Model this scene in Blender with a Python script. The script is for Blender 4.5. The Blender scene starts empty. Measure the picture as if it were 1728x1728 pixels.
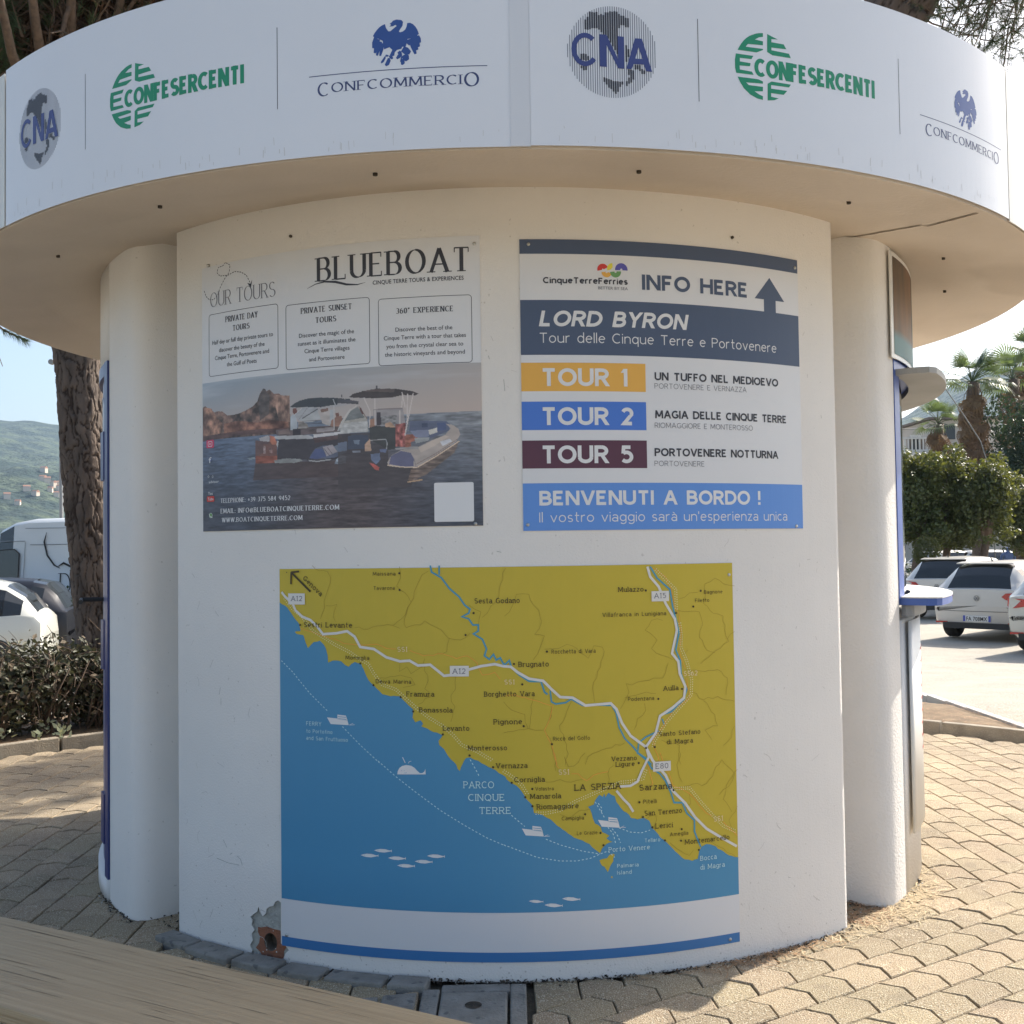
import bpy, bmesh, math, random
import numpy as np
from mathutils import Vector, Matrix, noise as mnoise
from mathutils.geometry import tessellate_polygon
random.seed(7); rng = np.random.default_rng(7)
scene = bpy.context.scene
PI = math.pi; rad = math.radians

# ------------------------------------------------------------------ camera
FPX, PITCH, ROLL, CAMH = 1814.5, .0331, -.0139, 1.6
cd = bpy.data.cameras.new('camera'); cam = bpy.data.objects.new('camera', cd)
scene.collection.objects.link(cam); scene.camera = cam
cd.sensor_width = 36; cd.lens = 36 * FPX / 1728; cd.clip_start = .05; cd.clip_end = 20000
_c, _s, _cp, _sp = math.cos(ROLL), math.sin(ROLL), math.cos(PITCH), math.sin(PITCH)
R_, U_, F_ = Vector((_c, -_sp*_s, _cp*_s)), Vector((-_s, -_sp*_c, _cp*_c)), Vector((0, _cp, _sp))
m = Matrix.Identity(4)
for i in range(3):
    m[i][0], m[i][1], m[i][2] = R_[i], U_[i], -F_[i]
m[2][3] = CAMH
cam.matrix_world = m
# ------------------------------------------------------------------ world, sun, exposure
SUN_EL, SUN_AZ = 38.0, 50.0          # azimuth measured clockwise from +Y (towards +X)
w = bpy.data.worlds.new('World'); scene.world = w; w.use_nodes = True
nt = w.node_tree; nt.nodes.clear()
sky = nt.nodes.new('ShaderNodeTexSky'); sky.sky_type = 'NISHITA'; sky.sun_disc = False
sky.sun_elevation = rad(SUN_EL); sky.sun_rotation = rad(SUN_AZ)
sky.altitude = 10; sky.air_density = 1.0; sky.dust_density = 3.0; sky.ozone_density = 1.0
bg = nt.nodes.new('ShaderNodeBackground'); bg.inputs[1].default_value = .12
wo = nt.nodes.new('ShaderNodeOutputWorld')
nt.links.new(sky.outputs[0], bg.inputs[0]); nt.links.new(bg.outputs[0], wo.inputs[0])
sl = bpy.data.lights.new('sun', 'SUN'); so = bpy.data.objects.new('sun', sl); scene.collection.objects.link(so)
sl.energy = 4.8; sl.angle = rad(.53); sl.color = (1, .93, .82)
sd = Vector((math.sin(rad(SUN_AZ))*math.cos(rad(SUN_EL)), math.cos(rad(SUN_AZ))*math.cos(rad(SUN_EL)), math.sin(rad(SUN_EL))))
so.rotation_euler = sd.to_track_quat('Z', 'Y').to_euler(); so.location = (8, 8, 14)
scene.view_settings.view_transform = 'Standard'; scene.view_settings.look = 'None'
scene.view_settings.exposure = 1.0; scene.view_settings.gamma = 1; scene.view_settings.use_curve_mapping = False
scene.render.engine = 'CYCLES'
scene.cycles.max_bounces = 8; scene.cycles.diffuse_bounces = 5; scene.cycles.transparent_max_bounces = 8
scene.cycles.volume_bounces = 0

# ------------------------------------------------------------------ back-projection helpers, positions taken from image pixels (photograph pixel -> place)
def ray(px, py):
    x = (px-864)/FPX; y = (864-py)/FPX
    x, y = _c*x - _s*y, _s*x + _c*y
    return Vector((x, _cp - _sp*y, _sp + _cp*y))
def onz(px, py, z=0.):
    d = ray(px, py); t = (z-CAMH)/d.z; return Vector((d.x*t, d.y*t, z))
def ony(px, py, Y):
    d = ray(px, py)*(Y/ray(px, py).y); return Vector((d.x, Y, d.z+CAMH))
KC = Vector((0, 6.153, 0)); RW = 2.131; RF = 2.793; FX = -.031      # kiosk axis, wall and fascia radius
def uv(px, py, R=RW, cx=0.):                                        # -> arc length, height on a cylinder round the kiosk axis
    d = ray(px, py); a = d.x**2+d.y**2; b = -2*(d.x*cx+d.y*KC.y); c = cx*cx+KC.y**2-R*R
    t = (-b-math.sqrt(max(b*b-4*a*c, 0)))/2/a
    return math.atan2(d.x*t-cx, KC.y-d.y*t)*R, d.z*t+CAMH

# ------------------------------------------------------------------ objects
col = scene.collection
def tag(o, label=None, cat=None, group=None, kind=None):
    if label: o['label'] = label
    if cat: o['category'] = cat
    if group: o['group'] = group
    if kind: o['kind'] = kind
    return o
def empty(name, loc=(0, 0, 0), rz=0.):
    o = bpy.data.objects.new(name, None); col.objects.link(o); o.location = loc; o.rotation_euler = (0, 0, rz)
    o.empty_display_size = .1
    return o
def link(name, me, parent=None, mats=(), smooth=False):
    for mm in (mats if isinstance(mats, (list, tuple)) else [mats]): me.materials.append(mm)
    if smooth:
        me.polygons.foreach_set('use_smooth', [True]*len(me.polygons))
    o = bpy.data.objects.new(name, me); col.objects.link(o)
    if parent: o.parent = parent
    return o
def pydata(name, v, f, parent=None, mats=(), smooth=False, mi=None):
    me = bpy.data.meshes.new(name); me.from_pydata([tuple(a) for a in v], [], [tuple(a) for a in f]); me.update()
    o = link(name, me, parent, mats, smooth)
    if mi is not None: me.polygons.foreach_set('material_index', mi)
    return o
def recalc(o):
    bm = bmesh.new(); bm.from_mesh(o.data); bmesh.ops.recalc_face_normals(bm, faces=bm.faces); bm.to_mesh(o.data); bm.free(); return o
def bevel(o, w=.004, seg=2, ang=40):
    md = o.modifiers.new('bevel', 'BEVEL'); md.width = w; md.segments = seg; md.limit_method = 'ANGLE'; md.angle_limit = rad(ang); return o
class MB:
    def __init__(s): s.v = []; s.f = []; s.mi = []
    def add(s, v, f, mi=0):
        n = len(s.v); s.v += [tuple(a) for a in v]; s.f += [tuple(i+n for i in a) for a in f]; s.mi += [mi]*len(f)
    def box(s, c, d, rz=0., mi=0, M=None):
        v = []
        for sx in (-1, 1):
            for sy in (-1, 1):
                for sz in (-1, 1): v.append(Vector((sx*d[0]/2, sy*d[1]/2, sz*d[2]/2)))
        Mx = M or Matrix.Rotation(rz, 3, 'Z')
        v = [Mx @ a + Vector(c) for a in v]
        s.add(v, [(0, 1, 3, 2), (4, 6, 7, 5), (0, 4, 5, 1), (2, 3, 7, 6), (0, 2, 6, 4), (1, 5, 7, 3)], mi)
    def tube(s, pts, r, n=8, mi=0, cap=True):
        pts = [Vector(p) for p in pts]
        if not isinstance(r, (list, tuple)): r = [r]*len(pts)
        v = []; f = []
        prev = None
        for i, p in enumerate(pts):
            t = (pts[min(i+1, len(pts)-1)] - pts[max(i-1, 0)])
            t = t.normalized() if t.length > 1e-9 else Vector((0, 0, 1))
            a = Vector((0, 0, 1)) if abs(t.z) < .9 else Vector((1, 0, 0))
            if prev is not None: a = prev
            x = (a - t*a.dot(t)).normalized(); y = t.cross(x); prev = x
            for k in range(n):
                q = 2*PI*k/n; v.append(p + x*math.cos(q)*r[i] + y*math.sin(q)*r[i])
        for i in range(len(pts)-1):
            for k in range(n): f.append((i*n+k, i*n+(k+1) % n, (i+1)*n+(k+1) % n, (i+1)*n+k))
        if cap: f.append(tuple(range(n))[::-1]); f.append(tuple((len(pts)-1)*n+k for k in range(n)))
        s.add(v, f, mi)
    def lathe(s, prof, n=32, a0=0., a1=2*PI, c=(0, 0), mi=0):            # prof = [(r,z)]; azimuth 0 = -Y, + = +X
        full = abs(a1-a0-2*PI) < 1e-6; k = n if full else n+1; v = []; f = []
        for r, z in prof:
            for i in range(k):
                q = a0+(a1-a0)*i/n; v.append((c[0]+r*math.sin(q), c[1]-r*math.cos(q), z))
        for j in range(len(prof)-1):
            for i in range(n):
                i2 = (i+1) % k if full else i+1
                f.append((j*k+i, j*k+i2, (j+1)*k+i2, (j+1)*k+i))
        s.add(v, f, mi)
    def build(s, name, mats, parent=None, smooth=False):
        o = pydata(name, s.v, s.f, parent, mats, smooth, s.mi if isinstance(mats, (list, tuple)) and len(mats) > 1 else None)
        return recalc(o)
def arcwall(r0, r1, a0, a1, z0, z1, n=48, c=(0, 0)):                     # closed curved slab
    mb = MB(); v = []; f = []
    for i in range(n+1):
        q = a0+(a1-a0)*i/n
        for r, z in ((r1, z0), (r1, z1), (r0, z1), (r0, z0)): v.append((c[0]+r*math.sin(q), c[1]-r*math.cos(q), z))
    for i in range(n):
        for k in range(4): f.append((i*4+k, (i+1)*4+k, (i+1)*4+(k+1) % 4, i*4+(k+1) % 4))
    f += [(0, 1, 2, 3), (n*4+3, n*4+2, n*4+1, n*4)]
    mb.add(v, f); return mb

# ------------------------------------------------------------------ materials
def S(r, g=None, b=None):                                               # sRGB 0-255 -> linear
    if g is None: g = b = r
    return tuple(((x/255)/12.92 if x/255 <= .04045 else ((x/255+.055)/1.055)**2.4) for x in (r, g, b))
def mat(name, c, rough=.7, c2=None, scale=8., bump=0., bscale=60., metal=0., coat=0., stretch=None, detail=4, contrast=(.35, .65), spec=.5, coord='Object', trans=0.):
    mt = bpy.data.materials.new(name); mt.use_nodes = True; n = mt.node_tree; b = n.nodes['Principled BSDF']
    b.inputs['Base Color'].default_value = (*c, 1); b.inputs['Roughness'].default_value = rough
    b.inputs['Metallic'].default_value = metal; b.inputs['Coat Weight'].default_value = coat
    b.inputs['Specular IOR Level'].default_value = spec
    if trans: b.inputs['Transmission Weight'].default_value = trans
    tc = n.nodes.new('ShaderNodeTexCoord') if coord != 'World' else n.nodes.new('ShaderNodeNewGeometry'); src = tc.outputs[coord if coord != 'World' else 'Position']
    if stretch:
        mp = n.nodes.new('ShaderNodeMapping'); mp.inputs['Scale'].default_value = stretch
        n.links.new(src, mp.inputs[0]); src = mp.outputs[0]
    if c2:
        nz = n.nodes.new('ShaderNodeTexNoise'); nz.inputs['Scale'].default_value = scale; nz.inputs['Detail'].default_value = detail
        n.links.new(src, nz.inputs['Vector'])
        rp = n.nodes.new('ShaderNodeValToRGB'); rp.color_ramp.elements[0].position = contrast[0]; rp.color_ramp.elements[1].position = contrast[1]
        rp.color_ramp.elements[0].color = (*c, 1); rp.color_ramp.elements[1].color = (*c2, 1)
        n.links.new(nz.outputs['Fac'], rp.inputs[0]); n.links.new(rp.outputs[0], b.inputs['Base Color'])
    if bump:
        nb = n.nodes.new('ShaderNodeTexNoise'); nb.inputs['Scale'].default_value = bscale; nb.inputs['Detail'].default_value = 5
        n.links.new(src, nb.inputs['Vector'])
        bp = n.nodes.new('ShaderNodeBump'); bp.inputs['Strength'].default_value = bump; bp.inputs['Distance'].default_value = .01
        n.links.new(nb.outputs['Fac'], bp.inputs['Height']); n.links.new(bp.outputs[0], b.inputs['Normal'])
    return mt
def island(mt, amt=.25, hue=.02):                                        # a slightly different tone for each loose piece
    n = mt.node_tree; b = n.nodes['Principled BSDF']
    g = n.nodes.new('ShaderNodeNewGeometry'); oi = n.nodes.new('ShaderNodeObjectInfo')
    ad = n.nodes.new('ShaderNodeMath'); ad.operation = 'ADD'; n.links.new(g.outputs['Random Per Island'], ad.inputs[0]); n.links.new(oi.outputs['Random'], ad.inputs[1])
    fr = n.nodes.new('ShaderNodeMath'); fr.operation = 'FRACT'; n.links.new(ad.outputs[0], fr.inputs[0])
    mr = n.nodes.new('ShaderNodeMapRange'); mr.inputs[3].default_value = 1-amt; mr.inputs[4].default_value = 1+amt
    n.links.new(fr.outputs[0], mr.inputs[0])
    hs = n.nodes.new('ShaderNodeHueSaturation'); n.links.new(mr.outputs[0], hs.inputs['Value'])
    mh = n.nodes.new('ShaderNodeMapRange'); mh.inputs[3].default_value = .5-hue; mh.inputs[4].default_value = .5+hue; n.links.new(oi.outputs['Random'], mh.inputs[0]); n.links.new(mh.outputs[0], hs.inputs['Hue'])
    bc = b.inputs['Base Color']
    if bc.links: n.links.new(bc.links[0].from_socket, hs.inputs['Color'])
    else: hs.inputs['Color'].default_value = bc.default_value
    n.links.new(hs.outputs[0], bc); return mt
def speck(mt, c, scale=300., thr=.62, amt=1., world=False):                          # small aggregate specks
    n = mt.node_tree; b = n.nodes['Principled BSDF']; tc = n.nodes.new('ShaderNodeNewGeometry' if world else 'ShaderNodeTexCoord')
    nz = n.nodes.new('ShaderNodeTexNoise'); nz.inputs['Scale'].default_value = scale; nz.inputs['Detail'].default_value = 1
    n.links.new(tc.outputs['Position' if world else 'Object'], nz.inputs['Vector'])
    rp = n.nodes.new('ShaderNodeValToRGB'); rp.color_ramp.elements[0].position = thr; rp.color_ramp.elements[1].position = thr+.06
    rp.color_ramp.elements[1].color = (amt, amt, amt, 1); n.links.new(nz.outputs['Fac'], rp.inputs[0])
    mx = n.nodes.new('ShaderNodeMixRGB'); n.links.new(rp.outputs[0], mx.inputs[0]); mx.inputs[2].default_value = (*c, 1)
    bc = b.inputs['Base Color']
    if bc.links: n.links.new(bc.links[0].from_socket, mx.inputs[1])
    else: mx.inputs[1].default_value = bc.default_value
    n.links.new(mx.outputs[0], bc); return mt

def leafy(mt, c, amt=.35):                                               # light shining through leaves
    n = mt.node_tree; b = n.nodes['Principled BSDF']; out = [x for x in n.nodes if x.type == 'OUTPUT_MATERIAL'][0]
    t = n.nodes.new('ShaderNodeBsdfTranslucent'); t.inputs[0].default_value = (*c, 1); mx = n.nodes.new('ShaderNodeMixShader'); mx.inputs[0].default_value = amt
    n.links.new(b.outputs[0], mx.inputs[1]); n.links.new(t.outputs[0], mx.inputs[2]); n.links.new(mx.outputs[0], out.inputs[0]); return mt
M = {}
M['plaster'] = speck(mat('plaster', (.80, .77, .73), .85, (.745, .715, .675), 1.2, .22, 140., detail=6, contrast=(.42, .75)), (.45, .42, .38), 60., .74, .5)
M['plaster_rough'] = mat('plaster_rough', (.80, .77, .73), .9, (.76, .73, .69), 3., .42, 85.)
M['soffit'] = speck(mat('soffit_paint', (.66, .575, .485), .85, (.575, .495, .41), 1.6, .25, 50., detail=9, contrast=(.42, .75)), (.40, .33, .26), 1.3, .64, .3)
M['fascia'] = mat('fascia_sheet', (.74, .75, .78), .32, (.71, .72, .75), .7, 0, coat=.15)
M['fascia_old'] = mat('fascia_sheet_older', (.72, .71, .66), .4, (.66, .65, .60), 1.)
M['render_grey'] = mat('grey_render', (.46, .46, .42), .95, (.37, .37, .34), 30., .8, 80.)
M['brick'] = mat('exposed_brick', (.33, .13, .07), .9, (.24, .11, .07), 25., .8, 90.)
M['hole'] = mat('hole_cement', (.16, .13, .10), .95, (.10, .08, .06), 20., .6, 60.)
M['navy'] = mat('navy_paint', (.030, .045, .17), .35, (.04, .06, .2), 3., .1, 30.)
M['blue'] = mat('blue_paint', (.045, .10, .36), .4, (.055, .115, .38), 2., .05, 30.)
M['bluegrey'] = mat('bluegrey_paint', (.20, .22, .33), .4, (.17, .19, .30), 2.)
M['palegrey'] = mat('pale_grey_paint', (.42, .45, .50), .4, (.38, .41, .46), 2.)
M['joint_dirt'] = mat('soffit_joint_stain', (.20, .155, .115), .95, (.33, .27, .21), 18., .5, 60.)
M['drip'] = mat('faint_grime', (.60, .595, .59), .7)
M['joint'] = mat('joint_strip_sheet', (.66, .67, .70), .4)
M['scuff'] = mat('pale_scuff', (.58, .55, .51), .9)
M['hatch'] = mat('hatch_grey', (.36, .36, .35), .6, (.30, .30, .29), 3.)
M['white'] = mat('white_laminate', (.78, .77, .74), .4, (.72, .71, .68), 2.)
M['sheet'] = mat('print_white', (.73, .73, .74), .34, (.71, .71, .725), 1., coat=.1)
M['screw'] = mat('screw_metal', (.5, .5, .48), .35, metal=.8)
M['paver'] = speck(speck(speck(island(mat('concrete_paver', (.385, .30, .19), .9, (.285, .22, .14), 2.4, 1., 150., detail=9, coord='World', contrast=(.35, .7)), .13, .008), (.66, .59, .46), 210., .58, .85, True), (.13, .11, .08), 150., .64, .8, True), (.20, .165, .12), 5.5, .64, .35, True)
M['sand'] = mat('joint_sand', (.15, .125, .09), .95, (.09, .075, .05), 30., .6, 80.)
M['kerb'] = speck(mat('concrete_kerb', (.34, .29, .22), .9, (.26, .22, .17), 9., .7, 90.), (.5, .45, .36), 160., .62, .6)
M['asphalt'] = speck(speck(mat('car_park_asphalt', (.40, .365, .30), .92, (.33, .30, .25), 1.6, .7, 120., detail=7), (.56, .52, .44), 60., .58, .8), (.18, .16, .14), 70., .62, .6)
M['ground'] = mat('dusty_ground', (.30, .27, .22), .95, (.20, .19, .14), .3, .5, 20.)
M['soil'] = mat('bed_soil', (.23, .16, .09), .95, (.14, .095, .055), 9., .8, 40., detail=7)
M['needles'] = island(mat('dry_pine_needles', (.34, .20, .10), .8), .35, .01)
M['straw'] = island(mat('pale_dry_needles', (.55, .44, .27), .8), .3, .01)
M['dirt'] = mat('wall_foot_dirt', (.07, .055, .04), .95, (.03, .025, .02), 40., .8, 90.)
M['slab'] = speck(mat('grey_cast_slab', (.27, .26, .235), .9, (.20, .19, .17), 12., .7, 80.), (.10, .10, .10), 25., .66, .7)
M['wood'] = mat('bench_board_wood', (.45, .335, .20), .6, (.36, .26, .15), 5., .4, 12., stretch=(.35, 14, 14), detail=14, contrast=(.38, .70))
M['wood_end'] = mat('bench_edge_wood', (.20, .15, .09), .8, (.14, .10, .06), 20., .4, 50.)
M['steel'] = mat('dull_steel', (.22, .22, .21), .5, metal=.5)
M['lampgrey'] = mat('lamp_pole_grey', (.25, .26, .27), .5)
M['bark'] = None
M['twig'] = mat('twig_bark', (.16, .11, .075), .9, (.10, .07, .05), 20.)
M['pine_leaf'] = island(mat('pine_needles', (.055, .085, .035), .6, spec=.3), .35, .01)
M['pine_dead'] = island(mat('dead_pine_twigs', (.10, .06, .04), .85, spec=.2), .3, .01)
M['hedge'] = island(mat('hedge_leaf', (.045, .055, .028), .6, (.075, .075, .04), 6.), .4, .02)
M['hedge_dry'] = island(mat('dry_hedge_leaf', (.11, .085, .052), .8), .35, .01)
M['hedge_pale'] = island(mat('pale_fresh_leaf', (.40, .42, .27), .5), .2, .01)
M['ficus'] = island(mat('clipped_tree_leaf', (.04, .06, .02), .45, (.085, .10, .028), 1.5), .45, .02)
M['oak'] = island(mat('dark_evergreen_leaf', (.03, .055, .03), .5), .35, .02)
M['hill_green'] = mat('hill_woods', (.008, .026, .020), .95, (.06, .085, .045), .022, 1., .09, detail=15, contrast=(.44, .60))
M['palm_leaf'] = island(mat('palm_leaf', (.08, .12, .05), .5), .25, .01)
M['palm_dead'] = island(mat('dead_palm_leaf', (.20, .13, .075), .85), .3, .01)
M['carwhite'] = mat('white_car_paint', (.60, .57, .52), .3, coat=.4)
M['caroff'] = mat('offwhite_car_paint', (.55, .55, .50), .25, coat=.5)
M['cargrey'] = mat('silver_car_paint', (.38, .39, .40), .3, coat=.5, metal=.3)
M['cardark'] = mat('dark_blue_car_paint', (.008, .009, .014), .4, coat=.15)
M['vanwhite'] = mat('white_van_paint', (.62, .64, .64), .3, (.58, .60, .60), .5, coat=.3)
M['glass'] = mat('car_glass', (.018, .02, .02), .06, spec=.8)
M['tyre'] = mat('tyre_rubber', (.02, .02, .02), .85)
M['rim'] = mat('wheel_rim', (.35, .35, .36), .35, metal=.7)
M['redlamp'] = mat('tail_lamp_red', (.42, .02, .02), .15, coat=.5)
M['black'] = mat('black_plastic', (.025, .025, .025), .6)
M['plate'] = mat('number_plate_white', (.72, .72, .70), .4)
M['plateblue'] = mat('number_plate_blue', (.05, .08, .4), .4)
M['chrome'] = mat('badge_metal', (.25, .25, .25), .3, metal=.8)
M['stucco'] = mat('villa_stucco', (.52, .47, .41), .9, (.44, .40, .35), .5)
M['stone_trim'] = mat('villa_trim', (.58, .56, .52), .85)
M['winglass'] = mat('villa_window', (.05, .055, .06), .2)
M['shutter'] = mat('villa_shutter', (.15, .12, .10), .7)
M['rooftile'] = mat('house_roof', (.38, .18, .11), .9)
M['housewall'] = mat('house_wall', (.62, .52, .42), .9)
M['clothes'] = mat('blue_clothes', (.12, .17, .32), .8)

leafy(M['ficus'], (.20, .21, .03), .28); leafy(M['oak'], (.06, .10, .03), .2); leafy(M['palm_leaf'], (.16, .22, .06), .35); leafy(M['hedge'], (.10, .10, .04), .2); leafy(M['pine_leaf'], (.10, .13, .05), .25); leafy(M['hedge_pale'], (.4, .42, .2), .3); leafy(M['palm_dead'], (.25, .15, .08), .3)

[x for x in M['hill_green'].node_tree.nodes if x.type == 'BUMP'][0].inputs['Distance'].default_value = 9.

# ------------------------------------------------------------------ lettering: a stroke alphabet (roman / slab / plain) and Blender's own sans
def _g(s): 
    w, rest = s.split('|'); out = []
    for t in rest.split(';'):
        t = t.split(); k = t[0]; n = [float(a) for a in t[1:]]
        if k == 'p': out.append([(n[i], n[i+1]) for i in range(0, len(n), 2)])
        else:
            cx, cy, rx, ry, a0, a1 = n; K = max(5, int(abs(a1-a0)/15))
            out.append([(cx+rx*math.cos(rad(a0+(a1-a0)*i/K)), cy+ry*math.sin(rad(a0+(a1-a0)*i/K))) for i in range(K+1)])
    return float(w), out
_G = {'A': '.74|p 0 0 .37 1;p .37 1 .74 0;p .15 .33 .59 .33', 'B': '.56|p 0 0 0 1;p 0 1 .28 1;a .28 .76 .22 .24 90 -90;p .28 .52 0 .52;p .28 .52 .3 .52;a .3 .26 .26 .26 90 -90;p .3 0 0 0',
'C': '.66|a .38 .5 .38 .5 50 310', 'D': '.66|p 0 0 0 1;p 0 1 .24 1;a .24 .5 .42 .5 90 -90;p .24 0 0 0', 'E': '.5|p 0 0 0 1;p 0 1 .48 1;p 0 .52 .4 .52;p 0 0 .5 0',
'F': '.48|p 0 0 0 1;p 0 1 .48 1;p 0 .5 .4 .5', 'G': '.7|a .38 .5 .38 .5 50 335;p .7 .12 .7 .45;p .7 .45 .44 .45', 'H': '.62|p 0 0 0 1;p .62 0 .62 1;p 0 .52 .62 .52',
'I': '0|p 0 0 0 1', 'J': '.36|p .36 1 .36 .25;a .14 .25 .22 .25 0 -150', 'K': '.58|p 0 0 0 1;p .54 1 0 .42;p .2 .6 .58 0', 'L': '.48|p 0 0 0 1;p 0 0 .48 0',
'M': '.82|p 0 0 .04 1;p .04 1 .41 .12;p .41 .12 .78 1;p .78 1 .82 0', 'N': '.64|p 0 0 0 1;p 0 1 .64 0;p .64 0 .64 1', 'O': '.78|a .39 .5 .39 .5 90 450', 'P': '.54|p 0 0 0 1;p 0 1 .28 1;a .28 .74 .26 .26 90 -90;p .28 .48 0 .48',
'Q': '.78|a .39 .5 .39 .5 90 450;p .4 .2 .7 -.12', 'R': '.58|p 0 0 0 1;p 0 1 .28 1;a .28 .74 .26 .26 90 -90;p .28 .48 0 .48;p .28 .48 .58 0', 'S': '.54|a .27 .75 .25 .25 35 270;a .27 .25 .27 .25 90 -145',
'T': '.62|p .31 0 .31 1;p 0 1 .62 1', 'U': '.62|p 0 1 0 .3;a .31 .3 .31 .3 180 360;p .62 .3 .62 1', 'V': '.7|p 0 1 .35 0;p .35 0 .7 1', 'W': '.98|p 0 1 .25 0;p .25 0 .49 1;p .49 1 .73 0;p .73 0 .98 1',
'X': '.64|p 0 1 .64 0;p .64 1 0 0', 'Y': '.64|p 0 1 .32 .46;p .64 1 .32 .46;p .32 .46 .32 0', 'Z': '.56|p 0 1 .56 1;p .56 1 0 0;p 0 0 .58 0',
'a': '.46|a .23 .5 .22 .21 150 0;p .45 .5 .45 0;a .22 .2 .22 .2 0 360', 'b': '.5|p 0 0 0 1.05;a .25 .35 .25 .35 180 -180', 'c': '.44|a .26 .35 .26 .35 50 310', 'd': '.5|p .5 0 .5 1.05;a .25 .35 .25 .35 0 360',
'e': '.5|p .02 .38 .5 .38;a .26 .35 .25 .35 5 315', 'f': '.3|p .14 0 .14 .82;a .34 .82 .2 .22 180 80;p 0 .68 .3 .68', 'g': '.5|a .25 .37 .25 .33 0 360;p .5 .7 .5 -.05;a .26 -.05 .24 .24 0 -150',
'h': '.48|p 0 0 0 1.05;a .24 .42 .24 .28 180 0;p .48 .42 .48 0', 'i': '0|p 0 0 0 .7;p 0 .9 0 1.02', 'j': '.1|p .1 .7 .1 -.1;a -.05 -.1 .15 .15 0 -100;p .1 .9 .1 1.02', 'k': '.46|p 0 0 0 1.05;p .42 .7 0 .26;p .16 .4 .46 0', 'l': '0|p 0 0 0 1.05',
'm': '.78|p 0 0 0 .7;a .195 .46 .195 .24 180 0;p .39 .46 .39 0;a .585 .46 .195 .24 180 0;p .78 .46 .78 0', 'n': '.48|p 0 0 0 .7;a .24 .44 .24 .26 180 0;p .48 .44 .48 0', 'o': '.52|a .26 .35 .26 .35 90 450',
'p': '.5|p 0 .7 0 -.28;a .25 .35 .25 .35 180 -180', 'q': '.5|p .5 .7 .5 -.28;a .25 .35 .25 .35 0 360', 'r': '.3|p 0 0 0 .7;a .26 .42 .26 .28 180 80', 's': '.38|a .2 .52 .18 .18 35 270;a .19 .17 .19 .17 90 -145',
't': '.34|p .14 1.0 .14 .2;a .3 .2 .16 .2 180 280;p 0 .68 .36 .68', 'u': '.48|p 0 .7 0 .24;a .24 .24 .24 .24 180 360;p .48 .7 .48 0', 'v': '.5|p 0 .7 .25 0;p .25 0 .5 .7', 'w': '.74|p 0 .7 .19 0;p .19 0 .37 .7;p .37 .7 .55 0;p .55 0 .74 .7',
'x': '.46|p 0 .7 .46 0;p .46 .7 0 0', 'y': '.5|p 0 .7 .26 0;p .5 .7 .18 -.28', 'z': '.42|p 0 .7 .42 .7;p .42 .7 0 0;p 0 0 .44 0',
'0': '.5|a .25 .5 .25 .5 90 450', '1': '.22|p .14 0 .14 1;p 0 .84 .14 1', '2': '.5|a .25 .72 .24 .28 160 -30;p .46 .6 0 0;p 0 0 .5 0', '3': '.48|a .22 .75 .24 .25 140 -90;a .22 .26 .26 .26 90 -140',
'4': '.54|p .4 0 .4 1;p .4 1 0 .3;p 0 .3 .54 .3', '5': '.5|p .44 1 .08 1;p .08 1 .04 .56;a .22 .32 .27 .32 130 -140', '6': '.52|a .26 .3 .26 .3 90 450;a .5 .4 .5 .6 110 190', '7': '.5|p 0 1 .5 1;p .5 1 .16 0',
'8': '.5|a .25 .75 .21 .25 90 450;a .25 .26 .25 .26 90 450', '9': '.52|a .26 .7 .26 .3 90 450;a .02 .6 .5 .6 10 -70', '.': '0|p 0 0 0 .12', ',': '.05|p .05 .1 0 -.15', ':': '0|p 0 0 0 .12;p 0 .5 0 .62', "'": '0|p 0 .75 0 1', '-': '.3|p 0 .35 .3 .35',
'+': '.5|p .25 .15 .25 .75;p 0 .45 .5 .45', '@': '.8|a .4 .4 .4 .45 30 340;a .42 .4 .18 .2 0 360;p .6 .6 .6 .25', '&': '.6|a .26 .76 .18 .22 -60 250;p .1 .65 .6 0;a .24 .25 .24 .25 140 380', '!': '0|p 0 .3 0 1;p 0 0 0 .12', ' ': '.3|p 0 0 0 0'}
_GC = {k: _g(v) for k, v in _G.items()}
_GC['ò'] = (_GC['o'][0], _GC['o'][1]+[[(.18, .98), (.32, .82)]]); _GC['à'] = (_GC['a'][0], _GC['a'][1]+[[(.12, .98), (.28, .82)]]); _GC['°'] = (.2, [[(.1+.1*math.cos(rad(a)), .9+.1*math.sin(rad(a))) for a in range(0, 361, 30)]])

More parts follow.
